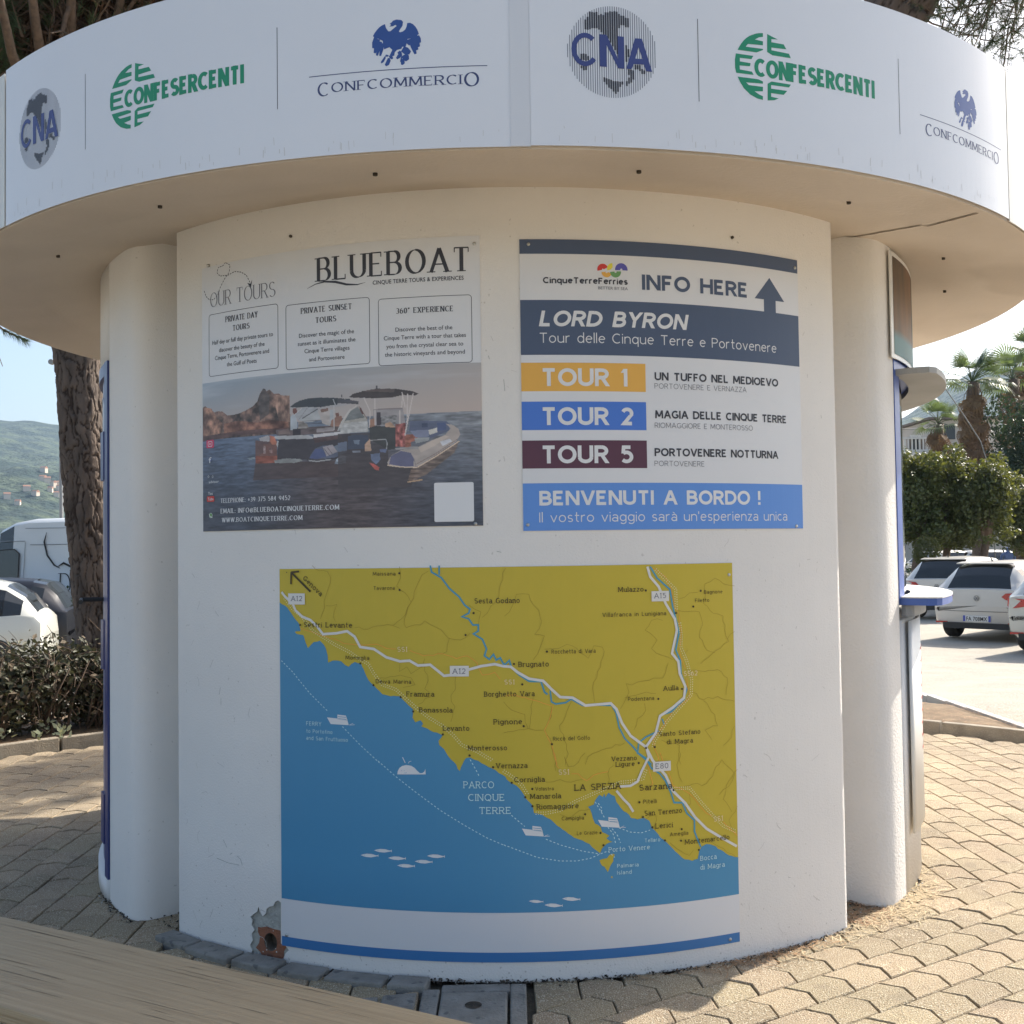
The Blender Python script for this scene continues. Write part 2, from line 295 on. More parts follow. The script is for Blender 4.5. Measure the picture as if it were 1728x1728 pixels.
class Print:
    """flat print on a cylinder round the kiosk axis; shapes are given as (arc length, height)"""
    def __init__(s, R, cx=0.): s.R = R; s.cx = cx; s.parts = {}
    def q(s, px, py): return uv(px, py, s.R, s.cx)
    def _put(s, key, v, f, lay): s.parts.setdefault(key, []).append((v, f, lay))
    def poly(s, key, pts, lay=1, holes=()):
        loops = [[Vector((p[0], p[1], 0)) for p in pts]] + [[Vector((p[0], p[1], 0)) for p in h] for h in holes]
        tri = tessellate_polygon(loops); v = [p for l in loops for p in l]
        s._put(key, [(p.x, p.y) for p in v], [tuple(t) for t in tri], lay)
    def ppoly(s, key, pts, lay=1, o=(0, 0), k=1.):                       # polygon traced on an enlarged crop
        s.poly(key, [s.q(o[0]+a/k, o[1]+b/k) for a, b in pts], lay)
    def rect(s, key, u0, v0, u1, v1, lay=1, r=0.):
        if r <= 0: s.poly(key, [(u0, v0), (u1, v0), (u1, v1), (u0, v1)], lay); return
        pts = []
        for cx_, cy_, a in ((u1-r, v1-r, 0), (u0+r, v1-r, 90), (u0+r, v0+r, 180), (u1-r, v0+r, 270)):
            pts += [(cx_+r*math.cos(rad(a+t)), cy_+r*math.sin(rad(a+t))) for t in (0, 30, 60, 90)]
        s.poly(key, pts, lay)
    def frame(s, key, u0, v0, u1, v1, t, r, lay=1):
        pts = []
        for cx_, cy_, a in ((u1-r, v1-r, 0), (u0+r, v1-r, 90), (u0+r, v0+r, 180), (u1-r, v0+r, 270)):
            pts += [(cx_+r*math.cos(rad(a+q)), cy_+r*math.sin(rad(a+q))) for q in (0, 22, 45, 68, 90)]
        s.stroke(key, pts+[pts[0]], t, lay)
    def disc(s, key, u, v, r, lay=1, n=14, ry=None):
        s.poly(key, [(u+r*math.cos(2*PI*i/n), v+(ry or r)*math.sin(2*PI*i/n)) for i in range(n)], lay)
    def stroke(s, key, pts, w, lay=1):
        n = len(pts)
        if n < 2: return
        ww = w if isinstance(w, (list, tuple)) else [w]*n
        closed = n > 3 and math.hypot(pts[0][0]-pts[-1][0], pts[0][1]-pts[-1][1]) < 1e-6
        v = []
        for i, (x, y) in enumerate(pts):
            a = pts[i-1] if i > 0 else (pts[-2] if closed else pts[0]); b = pts[i+1] if i < n-1 else (pts[1] if closed else pts[-1])
            d1 = Vector((x-a[0], y-a[1])); d2 = Vector((b[0]-x, b[1]-y))
            d1 = d1.normalized() if d1.length > 1e-9 else d2.normalized(); d2 = d2.normalized() if d2.length > 1e-9 else d1
            t = d1+d2; t = t.normalized() if t.length > 1e-6 else d1
            nn = Vector((-t.y, t.x)); k = 1/max(.55, nn.dot(Vector((-d1.y, d1.x)))); h = ww[i]/2*k
            v += [(x+nn.x*h, y+nn.y*h), (x-nn.x*h, y-nn.y*h)]
        s._put(key, v, [(2*i, 2*i+1, 2*i+3, 2*i+2) for i in range(n-1)], lay)
    def dash(s, key, pts, w, on, off, lay=1, round_=False):
        L = [0]
        for a, b in zip(pts, pts[1:]): L.append(L[-1]+math.hypot(b[0]-a[0], b[1]-a[1]))
        def at(t):
            t = max(0, min(L[-1], t))
            for i in range(len(pts)-1):
                if t <= L[i+1] or i == len(pts)-2:
                    k = (t-L[i])/max(1e-9, L[i+1]-L[i]); return (pts[i][0]+(pts[i+1][0]-pts[i][0])*k, pts[i][1]+(pts[i+1][1]-pts[i][1])*k)
        t = 0
        while t < L[-1]:
            if round_: p = at(t); s.disc(key, p[0], p[1], w/2, lay, 7)
            else: s.stroke(key, [at(t), at(min(t+on, L[-1]))], w, lay)
            t += on+off
    def glyphs(s, text, style):
        """outline quads in cap-height units, plus advance"""
        w, con, serif, ls, smallcap = style; x = 0; out = []
        sc = math.sin
        for ch in text:
            k = 1.
            if smallcap and ch.islower(): ch = ch.upper(); k = smallcap
            gw, st = _GC.get(ch, _GC['-']); 
            wk = w if k == 1. else w*.95
            x0 = x+wk*.5
            for pl in st:
                P = [(x0+a*k, b*k) for a, b in pl]
                if len(P) == 2 and P[0] == P[1]: continue
                # shrink so that stroke edges stay inside the cap height
                hz = wk*.5*con; P = [(a, hz+b*(1-2*hz/k)) for a, b in P]
                if len(P) == 2 and pl[0][1] != pl[1][1]:
                    P = [(a, b0*k if b0 in (0, 1, 1.05, .7, -.28) else b) for (a, b), (a0, b0) in zip(P, pl)]
                    (xa, ya), (xb, yb) = P
                    if abs(yb-ya) > .6*abs(xb-xa) and not serif:
                        hw = wk/2*math.hypot(xb-xa, yb-ya)/abs(yb-ya); out.append((P, ('h', hw))); continue
                W = []
                for i in range(len(P)):
                    a = P[max(i-1, 0)]; b = P[min(i+1, len(P)-1)]; th = math.atan2(b[1]-a[1], b[0]-a[0])
                    t = abs(sc(th-rad(12))); W.append(wk*(con+(1-con)*t))
                out.append((P, W))
                if serif:
                    for e, f in ((0, 1), (-1, -2)):
                        p = pl[e]; q_ = pl[f]
                        if len(pl) == 2 and abs(p[1]-q_[1]) > 1.2*abs(p[0]-q_[0]) and (p[1] in (0, 1, .7, 1.05, -.28)) and ch not in ".,:'!|+":
                            X, Y = x0+p[0]*k, p[1]*k; h = wk*max(con, .3)*.8; L_ = wk*.5+(.07 if con > .6 else .11)*k
                            if ch in 'tf' and p[1] > .8: continue
                            yy = Y+h/2 if p[1] <= 0 else Y-h/2
                            if p[1] > 0 and ch.islower() and ch not in 'vwxy': seg = [(X-L_, yy), (X+wk*.3, yy)]
                            elif p[1] <= 0 and ch in 'aud' : seg = [(X-wk*.3, yy), (X+L_, yy)]
                            elif ch in 'VWNM' and p[1] == 0 and (p[0] not in (0, .82)): continue
                            elif ch == 'A' and p[1] == 1: continue
                            elif ch in 'vwy' and p[1] == 0: continue
                            else: seg = [(X-L_, yy), (X+L_, yy)]
                            out.append((seg, [h, h]))
                        if len(pl) == 2 and abs(p[1]-q_[1]) < 1e-6 and ch in 'EFLTZ' and (p[0] >= .39 or ch == 'T') and p[1] in (0, 1):
                            X, Y = x0+p[0]*k, p[1]*k; dy = .2*k*(1 if p[1] == 0 else -1)
                            out.append(([(X, Y), (X, Y+dy)], [wk*max(con, .3)*.8]*2))
            x = x0+gw*k+wk*.5+ls*(k if k < 1 else 1)
        return out, x-ls
    def text(s, key, text, p0, p1, cap, style='slab', o=(0, 0), k=1., lay=2, off=0., rot=None):
        """p0,p1 = ends of the baseline on the crop, cap = cap height on the crop"""
        q0 = s.q(o[0]+p0[0]/k, o[1]+p0[1]/k); q1 = s.q(o[0]+p1[0]/k, o[1]+p1[1]/k); qh = s.q(o[0]+p0[0]/k, o[1]+(p0[1]-cap)/k)
        H = qh[1]-q0[1]; v = (q0[1]+q1[1])/2 if rot is None else q0[1]; W = q1[0]-q0[0] if rot is None else math.hypot(q1[0]-q0[0], q1[1]-q0[1])
        A = 0 if rot is None else math.atan2(q1[1]-q0[1], q1[0]-q0[0])
        s.place(key, text, q0[0]+off, v, W, H, style, lay, A)
    def place(s, key, text, u, v, W, H, style, lay=2, A=0., slant=0.):
        key = '%s#%d' % (key, len(s.parts))
        ca, sa = math.cos(A), math.sin(A)
        if style in STY:
            gl, adv = s.glyphs(text, STY[style]); sx = W/adv
            for i, (P, Wd) in enumerate(gl):
                pts = [(a*sx, b*H) for a, b in P]
                if Wd[0] == 'h':
                    hw = Wd[1]*(H*.5+sx*.5); (xa, ya), (xb, yb) = pts; Q = [(xa-hw, ya), (xa+hw, ya), (xb+hw, yb), (xb-hw, yb)]
                    s.poly(key, [(u+a*ca-b*sa+slant*b, v+a*sa+b*ca) for a, b in Q], lay+.06*(i % 5)); continue
                # widths keep their proportion to the height for flat strokes and to the width for upright ones
                ws = [wv*(H*.5+sx*.5) for wv in Wd]
                s.stroke(key, [(u+a*ca-b*sa+slant*b, v+a*sa+b*ca) for a, b in pts], ws, lay+.06*(i % 5))
        else:
            V, Fc, w_, h_ = sans(text, style); sx = W/w_; sy = H/h_
            s._put(key, [(u+(a*sx+slant*b*sy)*ca-b*sy*sa, v+a*sx*sa+b*sy*ca) for a, b in V], Fc, lay)
    def build(s, name, key, mtl, parent, base=.0, step=.0005, cut=True, stuff=False):
        bm = bmesh.new()
        for v, f, lay in s.parts[key]:
            vs = [bm.verts.new((a, b, lay)) for a, b in v]
            for t in f:
                try: bm.faces.new([vs[i] for i in t])
                except ValueError: pass
        if cut:
            us = [v.co.x for v in bm.verts]; u = math.floor(min(us)/.06)*.06+.06
            while u < max(us):
                big = [e for e in bm.edges if (e.verts[0].co.x-u)*(e.verts[1].co.x-u) < 0 and abs(e.verts[0].co.x-e.verts[1].co.x) > .07]
                if big:
                    fs = {f for e in big for f in e.link_faces}; gs = list(fs)+list({e for f in fs for e in f.edges})+list({v for f in fs for v in f.verts})
                    bmesh.ops.bisect_plane(bm, geom=gs, plane_co=(u, 0, 0), plane_no=(1, 0, 0))
                u += .06
        for v in bm.verts:
            th = v.co.x/s.R; r = s.R+base+v.co.z*step
            v.co = Vector((s.cx+r*math.sin(th), -r*math.cos(th), v.co.y))
        bm.normal_update()
        for f in bm.faces:
            c = f.calc_center_median()
            if f.normal.x*c.x+f.normal.y*c.y < 0: f.normal_flip()
        me = bpy.data.meshes.new(name); bm.to_mesh(me); bm.free()
        o = link(name, me, parent, mtl)
        if stuff: o['kind'] = 'stuff'
        return o
_FC = {}
def sans(text, style):
    key = (text, style)
    if key in _FC: return _FC[key]
    cu = bpy.data.curves.new('t', 'FONT'); cu.body = text; cu.size = 1; cu.resolution_u = 3
    cu.offset = {'bold': .013, 'black': .024, 'light': -.006, 'reg': .003}.get(style, 0)
    if style in ('bold', 'black'): cu.space_character = 1.05
    o = bpy.data.objects.new('t', cu); col.objects.link(o); dg = bpy.context.evaluated_depsgraph_get(); dg.update()
    me = bpy.data.meshes.new_from_object(o.evaluated_get(dg))
    V = [(v.co.x, v.co.y) for v in me.vertices]; F = [tuple(p.vertices) for p in me.polygons]
    bpy.data.objects.remove(o); bpy.data.curves.remove(cu); bpy.data.meshes.remove(me)
    x0 = min(a for a, b in V); V = [(a-x0, b) for a, b in V]; W = max(a for a, b in V)
    _FC[key] = (V, F, W, .73); return _FC[key]
#            weight contrast serif spacing smallcap
STY = {'slab': (.128, .95, True, .17, 0), 'slabbig': (.10, .85, True, .15, 0), 'roman': (.15, .3, True, .12, 0), 'didone': (.17, .16, True, .15, 0), 'didonethin': (.085, .25, True, .12, 0),
       'didonesc': (.20, .3, True, .15, .82), 'plain': (.12, 1, False, .12, 0), 'plainb': (.19, 1, False, .13, 0), 'cond': (.27, .9, False, .06, 0), 'thin': (.07, 1, False, .14, 0), 'mbold': (.205, .95, False, .055, 0), 'mlight': (.088, 1, False, .12, 0), 'mthin': (.085, 1, False, .13, 0), 'map': (.115, 1, False, .2, 0), 'slabw': (.11, .95, True, .17, 0)}
PC = {}
STUFF = ('stripe', 'thick', 'green', 'royal', 'mapline', 'ss', 'river', 'road', 'dot', 'seatext', 'sea2', 'mapdark', 'white', 'black', 'cna', 'rule')
def build_all(P, e, nm, im, base=0.):
    for key in list(P.parts):
        k = key.split('#')[0]; word = '#' in key; n_ = nm[k]
        if word: n_ = 'lettering' if P is not MAPP else 'place_name'
        o = P.build(n_, key, PC[im[k]], e, base)
        if not word and len(P.parts[key]) > 1: o['kind'] = 'stuff'
MAPP = None
def ink(name, rgb, rough=.4, k=.62):                                     # print ink: colour measured in shade, so divided by the shade's brightness
    c = tuple(min(.8, x/k) for x in S(*rgb)); PC[name] = mat(name, c, rough, spec=.4); return PC[name]
for n_, c_ in dict(ink_navy=(62, 72, 92), ink_black=(48, 48, 54), ink_grey=(88, 88, 94), ink_green=(30, 112, 82), ink_royal=(42, 66, 118), ink_confnavy=(48, 56, 90), ink_cna=(52, 60, 104), ink_stripe=(74, 78, 92),
                   ink_orange=(198, 142, 64), ink_blue=(60, 98, 168), ink_maroon=(74, 44, 58), ink_band=(78, 118, 176), ink_sea=(62, 112, 152), ink_land=(160, 142, 46), ink_mapdark=(52, 44, 26), ink_river=(60, 124, 146),
                   ink_mapline=(132, 112, 34), ink_ss=(190, 134, 52), ink_pink=(222, 172, 134), ink_seatext=(160, 186, 204), ink_mapblue=(48, 100, 156), ink_dot=(214, 204, 150), ink_red=(170, 50, 44), ink_yellow=(200, 176, 60), ink_violet=(74, 72, 140), ink_leaf=(90, 130, 80), ink_magenta=(176, 62, 92), ink_fb=(50, 66, 120)).items(): ink(n_, c_)
PC['ink_sea'].node_tree.nodes['Principled BSDF'].inputs['Base Color'].default_value = (.075, .28, .48, 1)
PC['ink_mapblue'].node_tree.nodes['Principled BSDF'].inputs['Base Color'].default_value = (.05, .19, .44, 1)
PC['ink_white'] = mat('ink_white', (.75, .75, .755), .4)
PC['ink_roadwhite'] = mat('ink_roadwhite', (.72, .70, .66), .4)

# ------------------------------------------------------------------ the kiosk
kiosk = empty('kiosk', KC)
tag(kiosk, 'round white plastered information kiosk with a wide disc roof and blue door', 'kiosk')
WH = 2.985
# front wall: a curved sheet with the broken corner cut out of it
pw = Print(RW)
A0, A1 = rad(-41.6)*RW, rad(39.55)*RW
Z4 = lambda pts: [pw.q(400+a/3.456, 1430+b/3.456) for a, b in pts]
chip = Z4([(78, 405), (98, 388), (118, 374), (124, 345), (136, 378), (150, 402), (168, 385), (172, 358), (192, 345), (212, 342), (222, 318), (240, 309), (256, 322), (256, 560), (284, 575), (302, 600), (282, 618), (270, 650), (268, 684), (230, 690), (150, 668), (82, 632), (88, 600), (76, 570), (92, 540), (84, 505), (102, 480), (84, 450), (92, 425)])
wallz = 0.
pw.poly('wall', [(A0, wallz), (A1, wallz), (A1, WH), (A0, WH)], 0, [chip])
wall = pw.build('front_wall', 'wall', M['plaster'], kiosk)
# reveal round the chip and the ends of the curved wall
mb = MB(); v = []; f = []
n = len(chip)
for u_, z_ in chip:
    th = u_/RW
    for r in (RW, RW-.016): v.append((r*math.sin(th), -r*math.cos(th), z_))
for i in range(n): f.append((2*i, 2*i+1, 2*((i+1) % n)+1, 2*((i+1) % n)))
mb.add(v, f); mb.build('plaster_edge', M['render_grey'], kiosk)
hc = pw.q(400+190/3.456, 1430+555/3.456); hr = .032
circ = [(hc[0]+hr*math.cos(2*PI*i/20), hc[1]+hr*1.1*math.sin(2*PI*i/20)) for i in range(20)]
pr = Print(RW-.008); u0, u1 = min(a for a, b in chip)-.02, max(a for a, b in chip)+.02
sc_ = pr.R/RW
pr.poly('grey', [(u0*sc_, 0.0), (u1*sc_, 0.0), (u1*sc_, max(b for a, b in chip)+.02), (u0*sc_, max(b for a, b in chip)+.02)], 0, [[(a*sc_, b) for a, b in circ]])
pr.build('exposed_render', 'grey', M['render_grey'], kiosk)
brk = Z4([(115, 466), (135, 470), (168, 464), (205, 478), (248, 488), (252, 560), (286, 577), (268, 610), (268, 650), (225, 672), (150, 655), (128, 612), (103, 588), (122, 560), (128, 525), (116, 498)])
pr.poly('brick', [(a*sc_, b) for a, b in brk], 3, [[(a*sc_, b) for a, b in circ]])
pr.build('brick', 'brick', M['brick'], kiosk)
v = []; f = []
for a, b in circ:
    th = a/RW
    for r, k in ((RW-.0065, 1), (RW-.05, .8)): v.append((r*math.sin(th)*1, -r*math.cos(th), hc[1]+(b-hc[1])*k))
for i in range(20): f.append((2*i, 2*i+1, 2*((i+1) % 20)+1, 2*((i+1) % 20)))
f.append(tuple(2*i+1 for i in range(20)))
pydata('brick_hole', v, f, kiosk, M['hole'])
# solid behind the front sheet: rounded rough returns at both ends
def vertical_strip(prof, z0, z1, name, m_, parent=kiosk, smooth=True, nz=12):
    v = []; f = []
    for j in range(nz+1):
        for x, y in prof: v.append((x, y, z0+(z1-z0)*j/nz))
    k = len(prof)
    for j in range(nz):
        for i in range(k-1): f.append((j*k+i, j*k+i+1, (j+1)*k+i+1, (j+1)*k+i))
    return pydata(name, v, f, parent, m_, smooth)
def pol(a, r): return (r*math.sin(rad(a)), -r*math.cos(rad(a)))
for sgn, ae in ((-1, 41.6), (1, 40.9)):
    prof = ([pol(sgn*ae, RW), pol(sgn*(ae+.25), RW-.002), pol(sgn*(ae+.45), RW-.008), pol(sgn*(ae+.55), RW-.02), pol(sgn*(ae+.5), 1.93)] if sgn < 0 else
            [pol(ae-1.35, RW)]+[(lambda c_, t: (c_[0]+.045*math.sin(rad(39.6+t)), c_[1]-.045*math.cos(rad(39.6+t))))(pol(ae-1.35, RW-.045), t) for t in range(10, 91, 10)]+[pol(ae+.0, 1.93)])
    vertical_strip(prof, 0, WH, 'wall_return', M['plaster_rough'])
    vertical_strip([pol(sgn*(ae-.3), 1.945), pol(sgn*(ae+4), 1.945), pol(sgn*49.5, 1.945)], 0, WH, 'recess_wall', M['plaster'])
# side walls with rounded leading edges
def side(sgn, a_s, R, a_e, name, z0=0., z1=WH, m_='plaster'):
    prof = [pol(sgn*(a_s-.1), R-.24), pol(sgn*(a_s-.15), R-.10), pol(sgn*(a_s+.1), R-.055), pol(sgn*(a_s+.7), R-.02), pol(sgn*(a_s+1.7), R-.004)]
    prof += [pol(sgn*a, R) for a in np.arange(a_s+3, a_e, 2)]+[pol(sgn*a_e, R)]
    return vertical_strip(prof, z0, z1, name, M[m_])
RL, RR = 2.20, 2.15
side(-1, 48.6, RL, 58.2, 'side_wall'); side(1, 48.8, RR, 54.9, 'side_wall', m_='plaster_rough')
# rear of the drum, lintels, plinths
mb = MB(); mb.lathe([(RL-.05, 0), (RL-.05, WH)], 40, rad(100), rad(262)); mb.build('rear_wall', M['plaster'], kiosk, True)
arcwall(RL-.12, RL, rad(-98), rad(-58.25), 2.50, WH, 24).build('lintel', M['plaster'], kiosk, True)
arcwall(RL-.12, RL+.012, rad(-98), rad(-58.25), 0, .10, 24).build('plinth', M['plaster'], kiosk, True)
arcwall(RR-.12, RR-.002, rad(54.85), rad(100), 2.47, WH, 24).build('lintel', M['plaster'], kiosk, True)
arcwall(RR-.12, RR-.002, rad(54.85), rad(100), 0, 1.24, 24).build('plinth', M['plaster_rough'], kiosk, True)
# left: blue steel door with an arched pane, hinge cases and handle
arcwall(RL-.06, RL+.010, rad(-60.2), rad(-58.3), .10, 2.50, 4).build('door_frame', M['navy'], kiosk)
arcwall(RL-.06, RL+.006, rad(-96), rad(-60.25), 2.44, 2.50, 20).build('door_frame', M['navy'], kiosk)
door = arcwall(RL-.05, RL-.012, rad(-96), rad(-60.4), .12, 2.44, 24).build('door', M['bluegrey'], kiosk)
pn = Print(RL-.011)
ua, ub = rad(-78)*pn.R, rad(-61.2)*pn.R
arch = [(ua, 2.05), (ub, 2.05)]+[((ua+ub)/2+(ub-ua)/2*math.cos(rad(t)), 2.2+.17*math.sin(rad(t))) for t in range(0, 181, 20)]
pn.poly('pane', arch, 2); pn.build('door_pane', 'pane', M['palegrey'], door)
pn.stroke('rim', [((ua+ub)/2+(ub-ua)/2*math.cos(rad(t)), 2.2+.17*math.sin(rad(t))) for t in range(0, 181, 15)], .015, 4); pn.build('pane_rim', 'rim', M['navy'], door)
for z in (2.06, 1.17, .36):
    arcwall(RL-.03, RL+.014, rad(-62.6), rad(-60.3), z-.115, z+.115, 3).build('hinge_case', M['navy'], kiosk)
mb = MB(); mb.tube([(-2.16*math.sin(rad(67)), -2.16*math.cos(rad(67)), 1.375), (-2.29*math.sin(rad(67)), -2.29*math.cos(rad(67)), 1.375), (-2.30*math.sin(rad(63.5)), -2.30*math.cos(rad(63.5)), 1.37)], .011, 8); mb.build('door_handle', M['black'], kiosk)
# right: serving window with blue frame, raised hatch and counter
arcwall(RR-.10, RR+.004, rad(54.95), rad(57.2), 1.34, 2.45, 4).build('window_frame', M['blue'], kiosk)
arcwall(RR-.10, RR+.004, rad(57.2), rad(98), 2.40, 2.45, 16).build('window_frame', M['blue'], kiosk)
arcwall(RR-.10, RR+.004, rad(96), rad(98), 1.34, 2.40, 3).build('window_frame', M['blue'], kiosk)
arcwall(RR-.075, RR-.04, rad(57.2), rad(96), 1.34, 2.40, 20).build('serving_window', M['glass'], kiosk)
def annulus(r0, r1, a0, a1, z, t, ch, name, m_, lift=0.):
    pts = [(r0, a0), (r1-ch, a0), (r1-ch*.3, a0+.4), (r1, a0+ch/r1*57.3)]+[(r1, a) for a in np.arange(a0+5, a1, 3)]+[(r1, a1), (r0, a1)]+[(r0, a) for a in np.arange(a1-3, a0+1, -3)]
    top = [(r*math.sin(rad(a)), -r*math.cos(rad(a)), z+t+lift*(r-r0)) for r, a in pts]; bot = [(x, y, z_-t) for x, y, z_ in top]; n_ = len(pts)
    f = [tuple(range(n_)), tuple(range(2*n_-1, n_-1, -1))]+[(i, i+n_, (i+1) % n_+n_, (i+1) % n_) for i in range(n_)]
    return recalc(pydata(name, top+bot, f, kiosk, m_))
RQ = 2.325
annulus(RR-.02, RQ, 55.4, 100, 1.345, .006, .05, 'counter_top', M['white'])
annulus(RR-.02, RQ-.002, 55.5, 100, 1.312, .032, .05, 'counter', M['blue'])
annulus(RR, RR+.05, 56, 99, 1.26, .050, .03, 'counter_bracket', M['lampgrey'])
annulus(RR-.005, RQ-.004, 55.6, 100, 2.37, .028, .07, 'hatch', M['hatch'])
# board hung under the counter
brd = arcwall(RR+.012, RR+.020, rad(57.6), rad(98), .26, 1.235, 24).build('counter_board', M['white'], kiosk, True)
pb = Print(RR+.0215)
for i in range(9):
    z = 1.08-.06*i; pb.place('t', 'INFO TOUR' if i % 2 else 'TICKET', rad(64)*pb.R, z, .5, .035, 'plain') if False else pb.dash('t', [(rad(66)*pb.R, z), (rad(88)*pb.R, z)], .012, .05+.01*(i % 3), .02)
pb.build('faded_red_print', 't', PC['ink_red'], brd)
# roof: slab, soffit with drop edge, fascia
prof = [(0.01, 3.0), (2.05, 2.985), (2.12, 2.965), (2.42, 2.915), (2.47, 2.905), (2.50, 2.892), (2.745, 2.868), (2.765, 2.862), (RF-.006, 2.862), (RF-.006, 3.46), (RF-.03, 3.47), (RF-.10, 3.465), (RF-.12, 3.40), (0.01, 3.46)]
mb = MB(); mb.lathe(prof, 128, c=(FX, 0)); roof = mb.build('roof_slab', M['soffit'], kiosk, True)
md = roof.modifiers.new('e', 'EDGE_SPLIT'); md.split_angle = rad(28)
# stained joint across the soffit on the right, and fixing holes
def soff(px, py):
    d = ray(px, py); best = None
    for r, z in [(2.77-.01*i, 2.868+(2.77-(2.77-.01*i))*.17) for i in range(70)]:
        t = (z-CAMH)/d.z; e = abs(math.hypot(d.x*t-FX, d.y*t-KC.y)-r)
        if best is None or e < best[0]: best = (e, Vector((d.x*t, d.y*t-KC.y, z-.004)))
    return best[1]
mb = MB(); j0, j1 = soff(1425, 400), soff(1652, 357); N_ = 46; v = []; f = []
dirj = (j1-j0).normalized(); nj = Vector((-dirj.y, dirj.x, 0))
for i in range(N_+1):
    t = i/N_; p = j0.lerp(j1, t)+nj*.008*mnoise.noise(Vector((t*9, 3, 0)))
    w_ = (.005+.009*abs(mnoise.noise(Vector((t*14, 0, 0))))+.01*max(0, t-.8))*(1 if i not in (0, N_) else .2)
    rr = math.hypot(p.x-FX, p.y); zz = np.interp(rr, [2.05, 2.12, 2.42, 2.47, 2.5, 2.745], [2.985, 2.965, 2.915, 2.905, 2.892, 2.868])-.003
    for s_ in (-1, 1): v.append((p.x+nj.x*w_*s_, p.y+nj.y*w_*s_, zz))
for i in range(N_): f.append((2*i, 2*i+1, 2*i+3, 2*i+2))
mb.add(v, f); mb.build('soffit_joint', M['joint_dirt'], kiosk)
for px, py in ((633, 283), (270, 338), (1078, 279), (1432, 331), (1376, 371), (1592, 430), (1594, 486), (1594, 487), (98, 426)):
    p = soff(px, py); rr = math.hypot(p.x-FX, p.y); zz = float(np.interp(rr, [2.05, 2.12, 2.42, 2.47, 2.5, 2.745], [2.985, 2.965, 2.915, 2.905, 2.892, 2.868]))
    mb = MB(); mb.tube([(p.x, p.y, zz-.009), (p.x, p.y, zz+.005)], .0085, 8); mb.build('soffit_fixing', M['dirt'], kiosk)
for px, py in ((491, 399), (1235, 401)):
    u_, z_ = uv(px, py); th = u_/RW; mb = MB(); mb.tube([((RW-.01)*math.sin(th), -(RW-.01)*math.cos(th), z_), ((RW+.006)*math.sin(th), -(RW+.006)*math.cos(th), z_)], .006, 8); mb.build('wall_plug', M['dirt'], kiosk)
# scuffs and scratches on the plaster
pk = Print(RW)
for pts in ([(372, 1160), (370, 1172)], [(373, 1178), (373, 1190)], [(377, 1417), (383, 1430)], [(388, 1442), (392, 1439)], [(400, 1444), (406, 1450), (409, 1460)], [(366, 1448), (385, 1456), (404, 1460)], [(413, 1437), (414, 1438)], [(1330, 1480), (1334, 1481)], [(850, 640), (852, 660)], [(824, 600), (826, 606)], [(838, 930), (846, 932)], [(1385, 700), (1386, 706)]):
    pk.stroke('s', [pk.q(*p) for p in pts], .0022, 1)
o = pk.build('wall_scuffs', 's', M['render_grey'], kiosk, .0); o['kind'] = 'stuff'
pk = Print(RW)
for _ in range(150):
    u_ = random.uniform(A0+.02, A1-.02); z_ = .05+random.random()**1.6*2.5; a_ = random.gauss(PI/2, .9); l_ = random.uniform(.004, .05)*(1.3-z_/3); pts = [(u_, z_)]
    for k in range(3): a_ += random.gauss(0, .35); pts.append((pts[-1][0]+math.cos(a_)*l_/3, pts[-1][1]+math.sin(a_)*l_/3))
    pk.stroke('s', pts, random.uniform(.001, .003), .5)
for _ in range(240):
    pk.disc('s', random.uniform(A0+.02, A1-.02), .015+random.random()**3*.3, random.uniform(.0012, .004), .8, 6)
o = pk.build('pale_scuffs', 's', M['scuff'], kiosk, .0); o['kind'] = 'stuff'
# crumbled plaster and dirt along the foot of the wall (stuff)
mb = MB()
for k in range(1500):
    a = random.uniform(-62, 62)
    if 41 < abs(a) < 49: r = random.uniform(1.96, 2.13)
    else: r = (RW if abs(a) < 41.5 else (RL if a < 0 else RR))+abs(random.gauss(0, .018))
    s_ = random.uniform(.003, .011); c = Vector((r*math.sin(rad(a)), -r*math.cos(rad(a)), s_*.3))
    q = [c+Vector((random.uniform(-1, 1), random.uniform(-1, 1), random.uniform(-.2, .9)))*s_ for _ in range(4)]
    mb.add(q, [(0, 1, 2), (0, 2, 3), (0, 3, 1), (1, 3, 2)], 0 if random.random() < .7 else 1)
o = mb.build('wall_foot_rubble', [M['dirt'], M['render_grey']]); o.location = KC; tag(o, 'dark crumbs and grit along the foot of the kiosk wall', 'grit', kind='stuff')

# ------------------------------------------------------------------ printed panels
def panel(name, label, cat, R, a, b, z0, z1, m_, t=.003, cx=0., n=24):
    e = empty(name, (KC.x, KC.y, 0)); tag(e, label, cat)
    o = arcwall(R, R+t, a/R, b/R, z0, z1, n, c=(cx, 0)).build('panel', m_, e); return e
def screws(e, R, pts, cx=0.):
    for u_, z_ in pts:
        th = u_/R; mb = MB(); d = Vector((math.sin(th), -math.cos(th), 0))
        mb.tube([d*(R-.002)+Vector((cx, 0, z_)), d*(R+.0035)+Vector((cx, 0, z_))], [.0075, .006], 10); mb.build('screw', M['screw'], e, True)

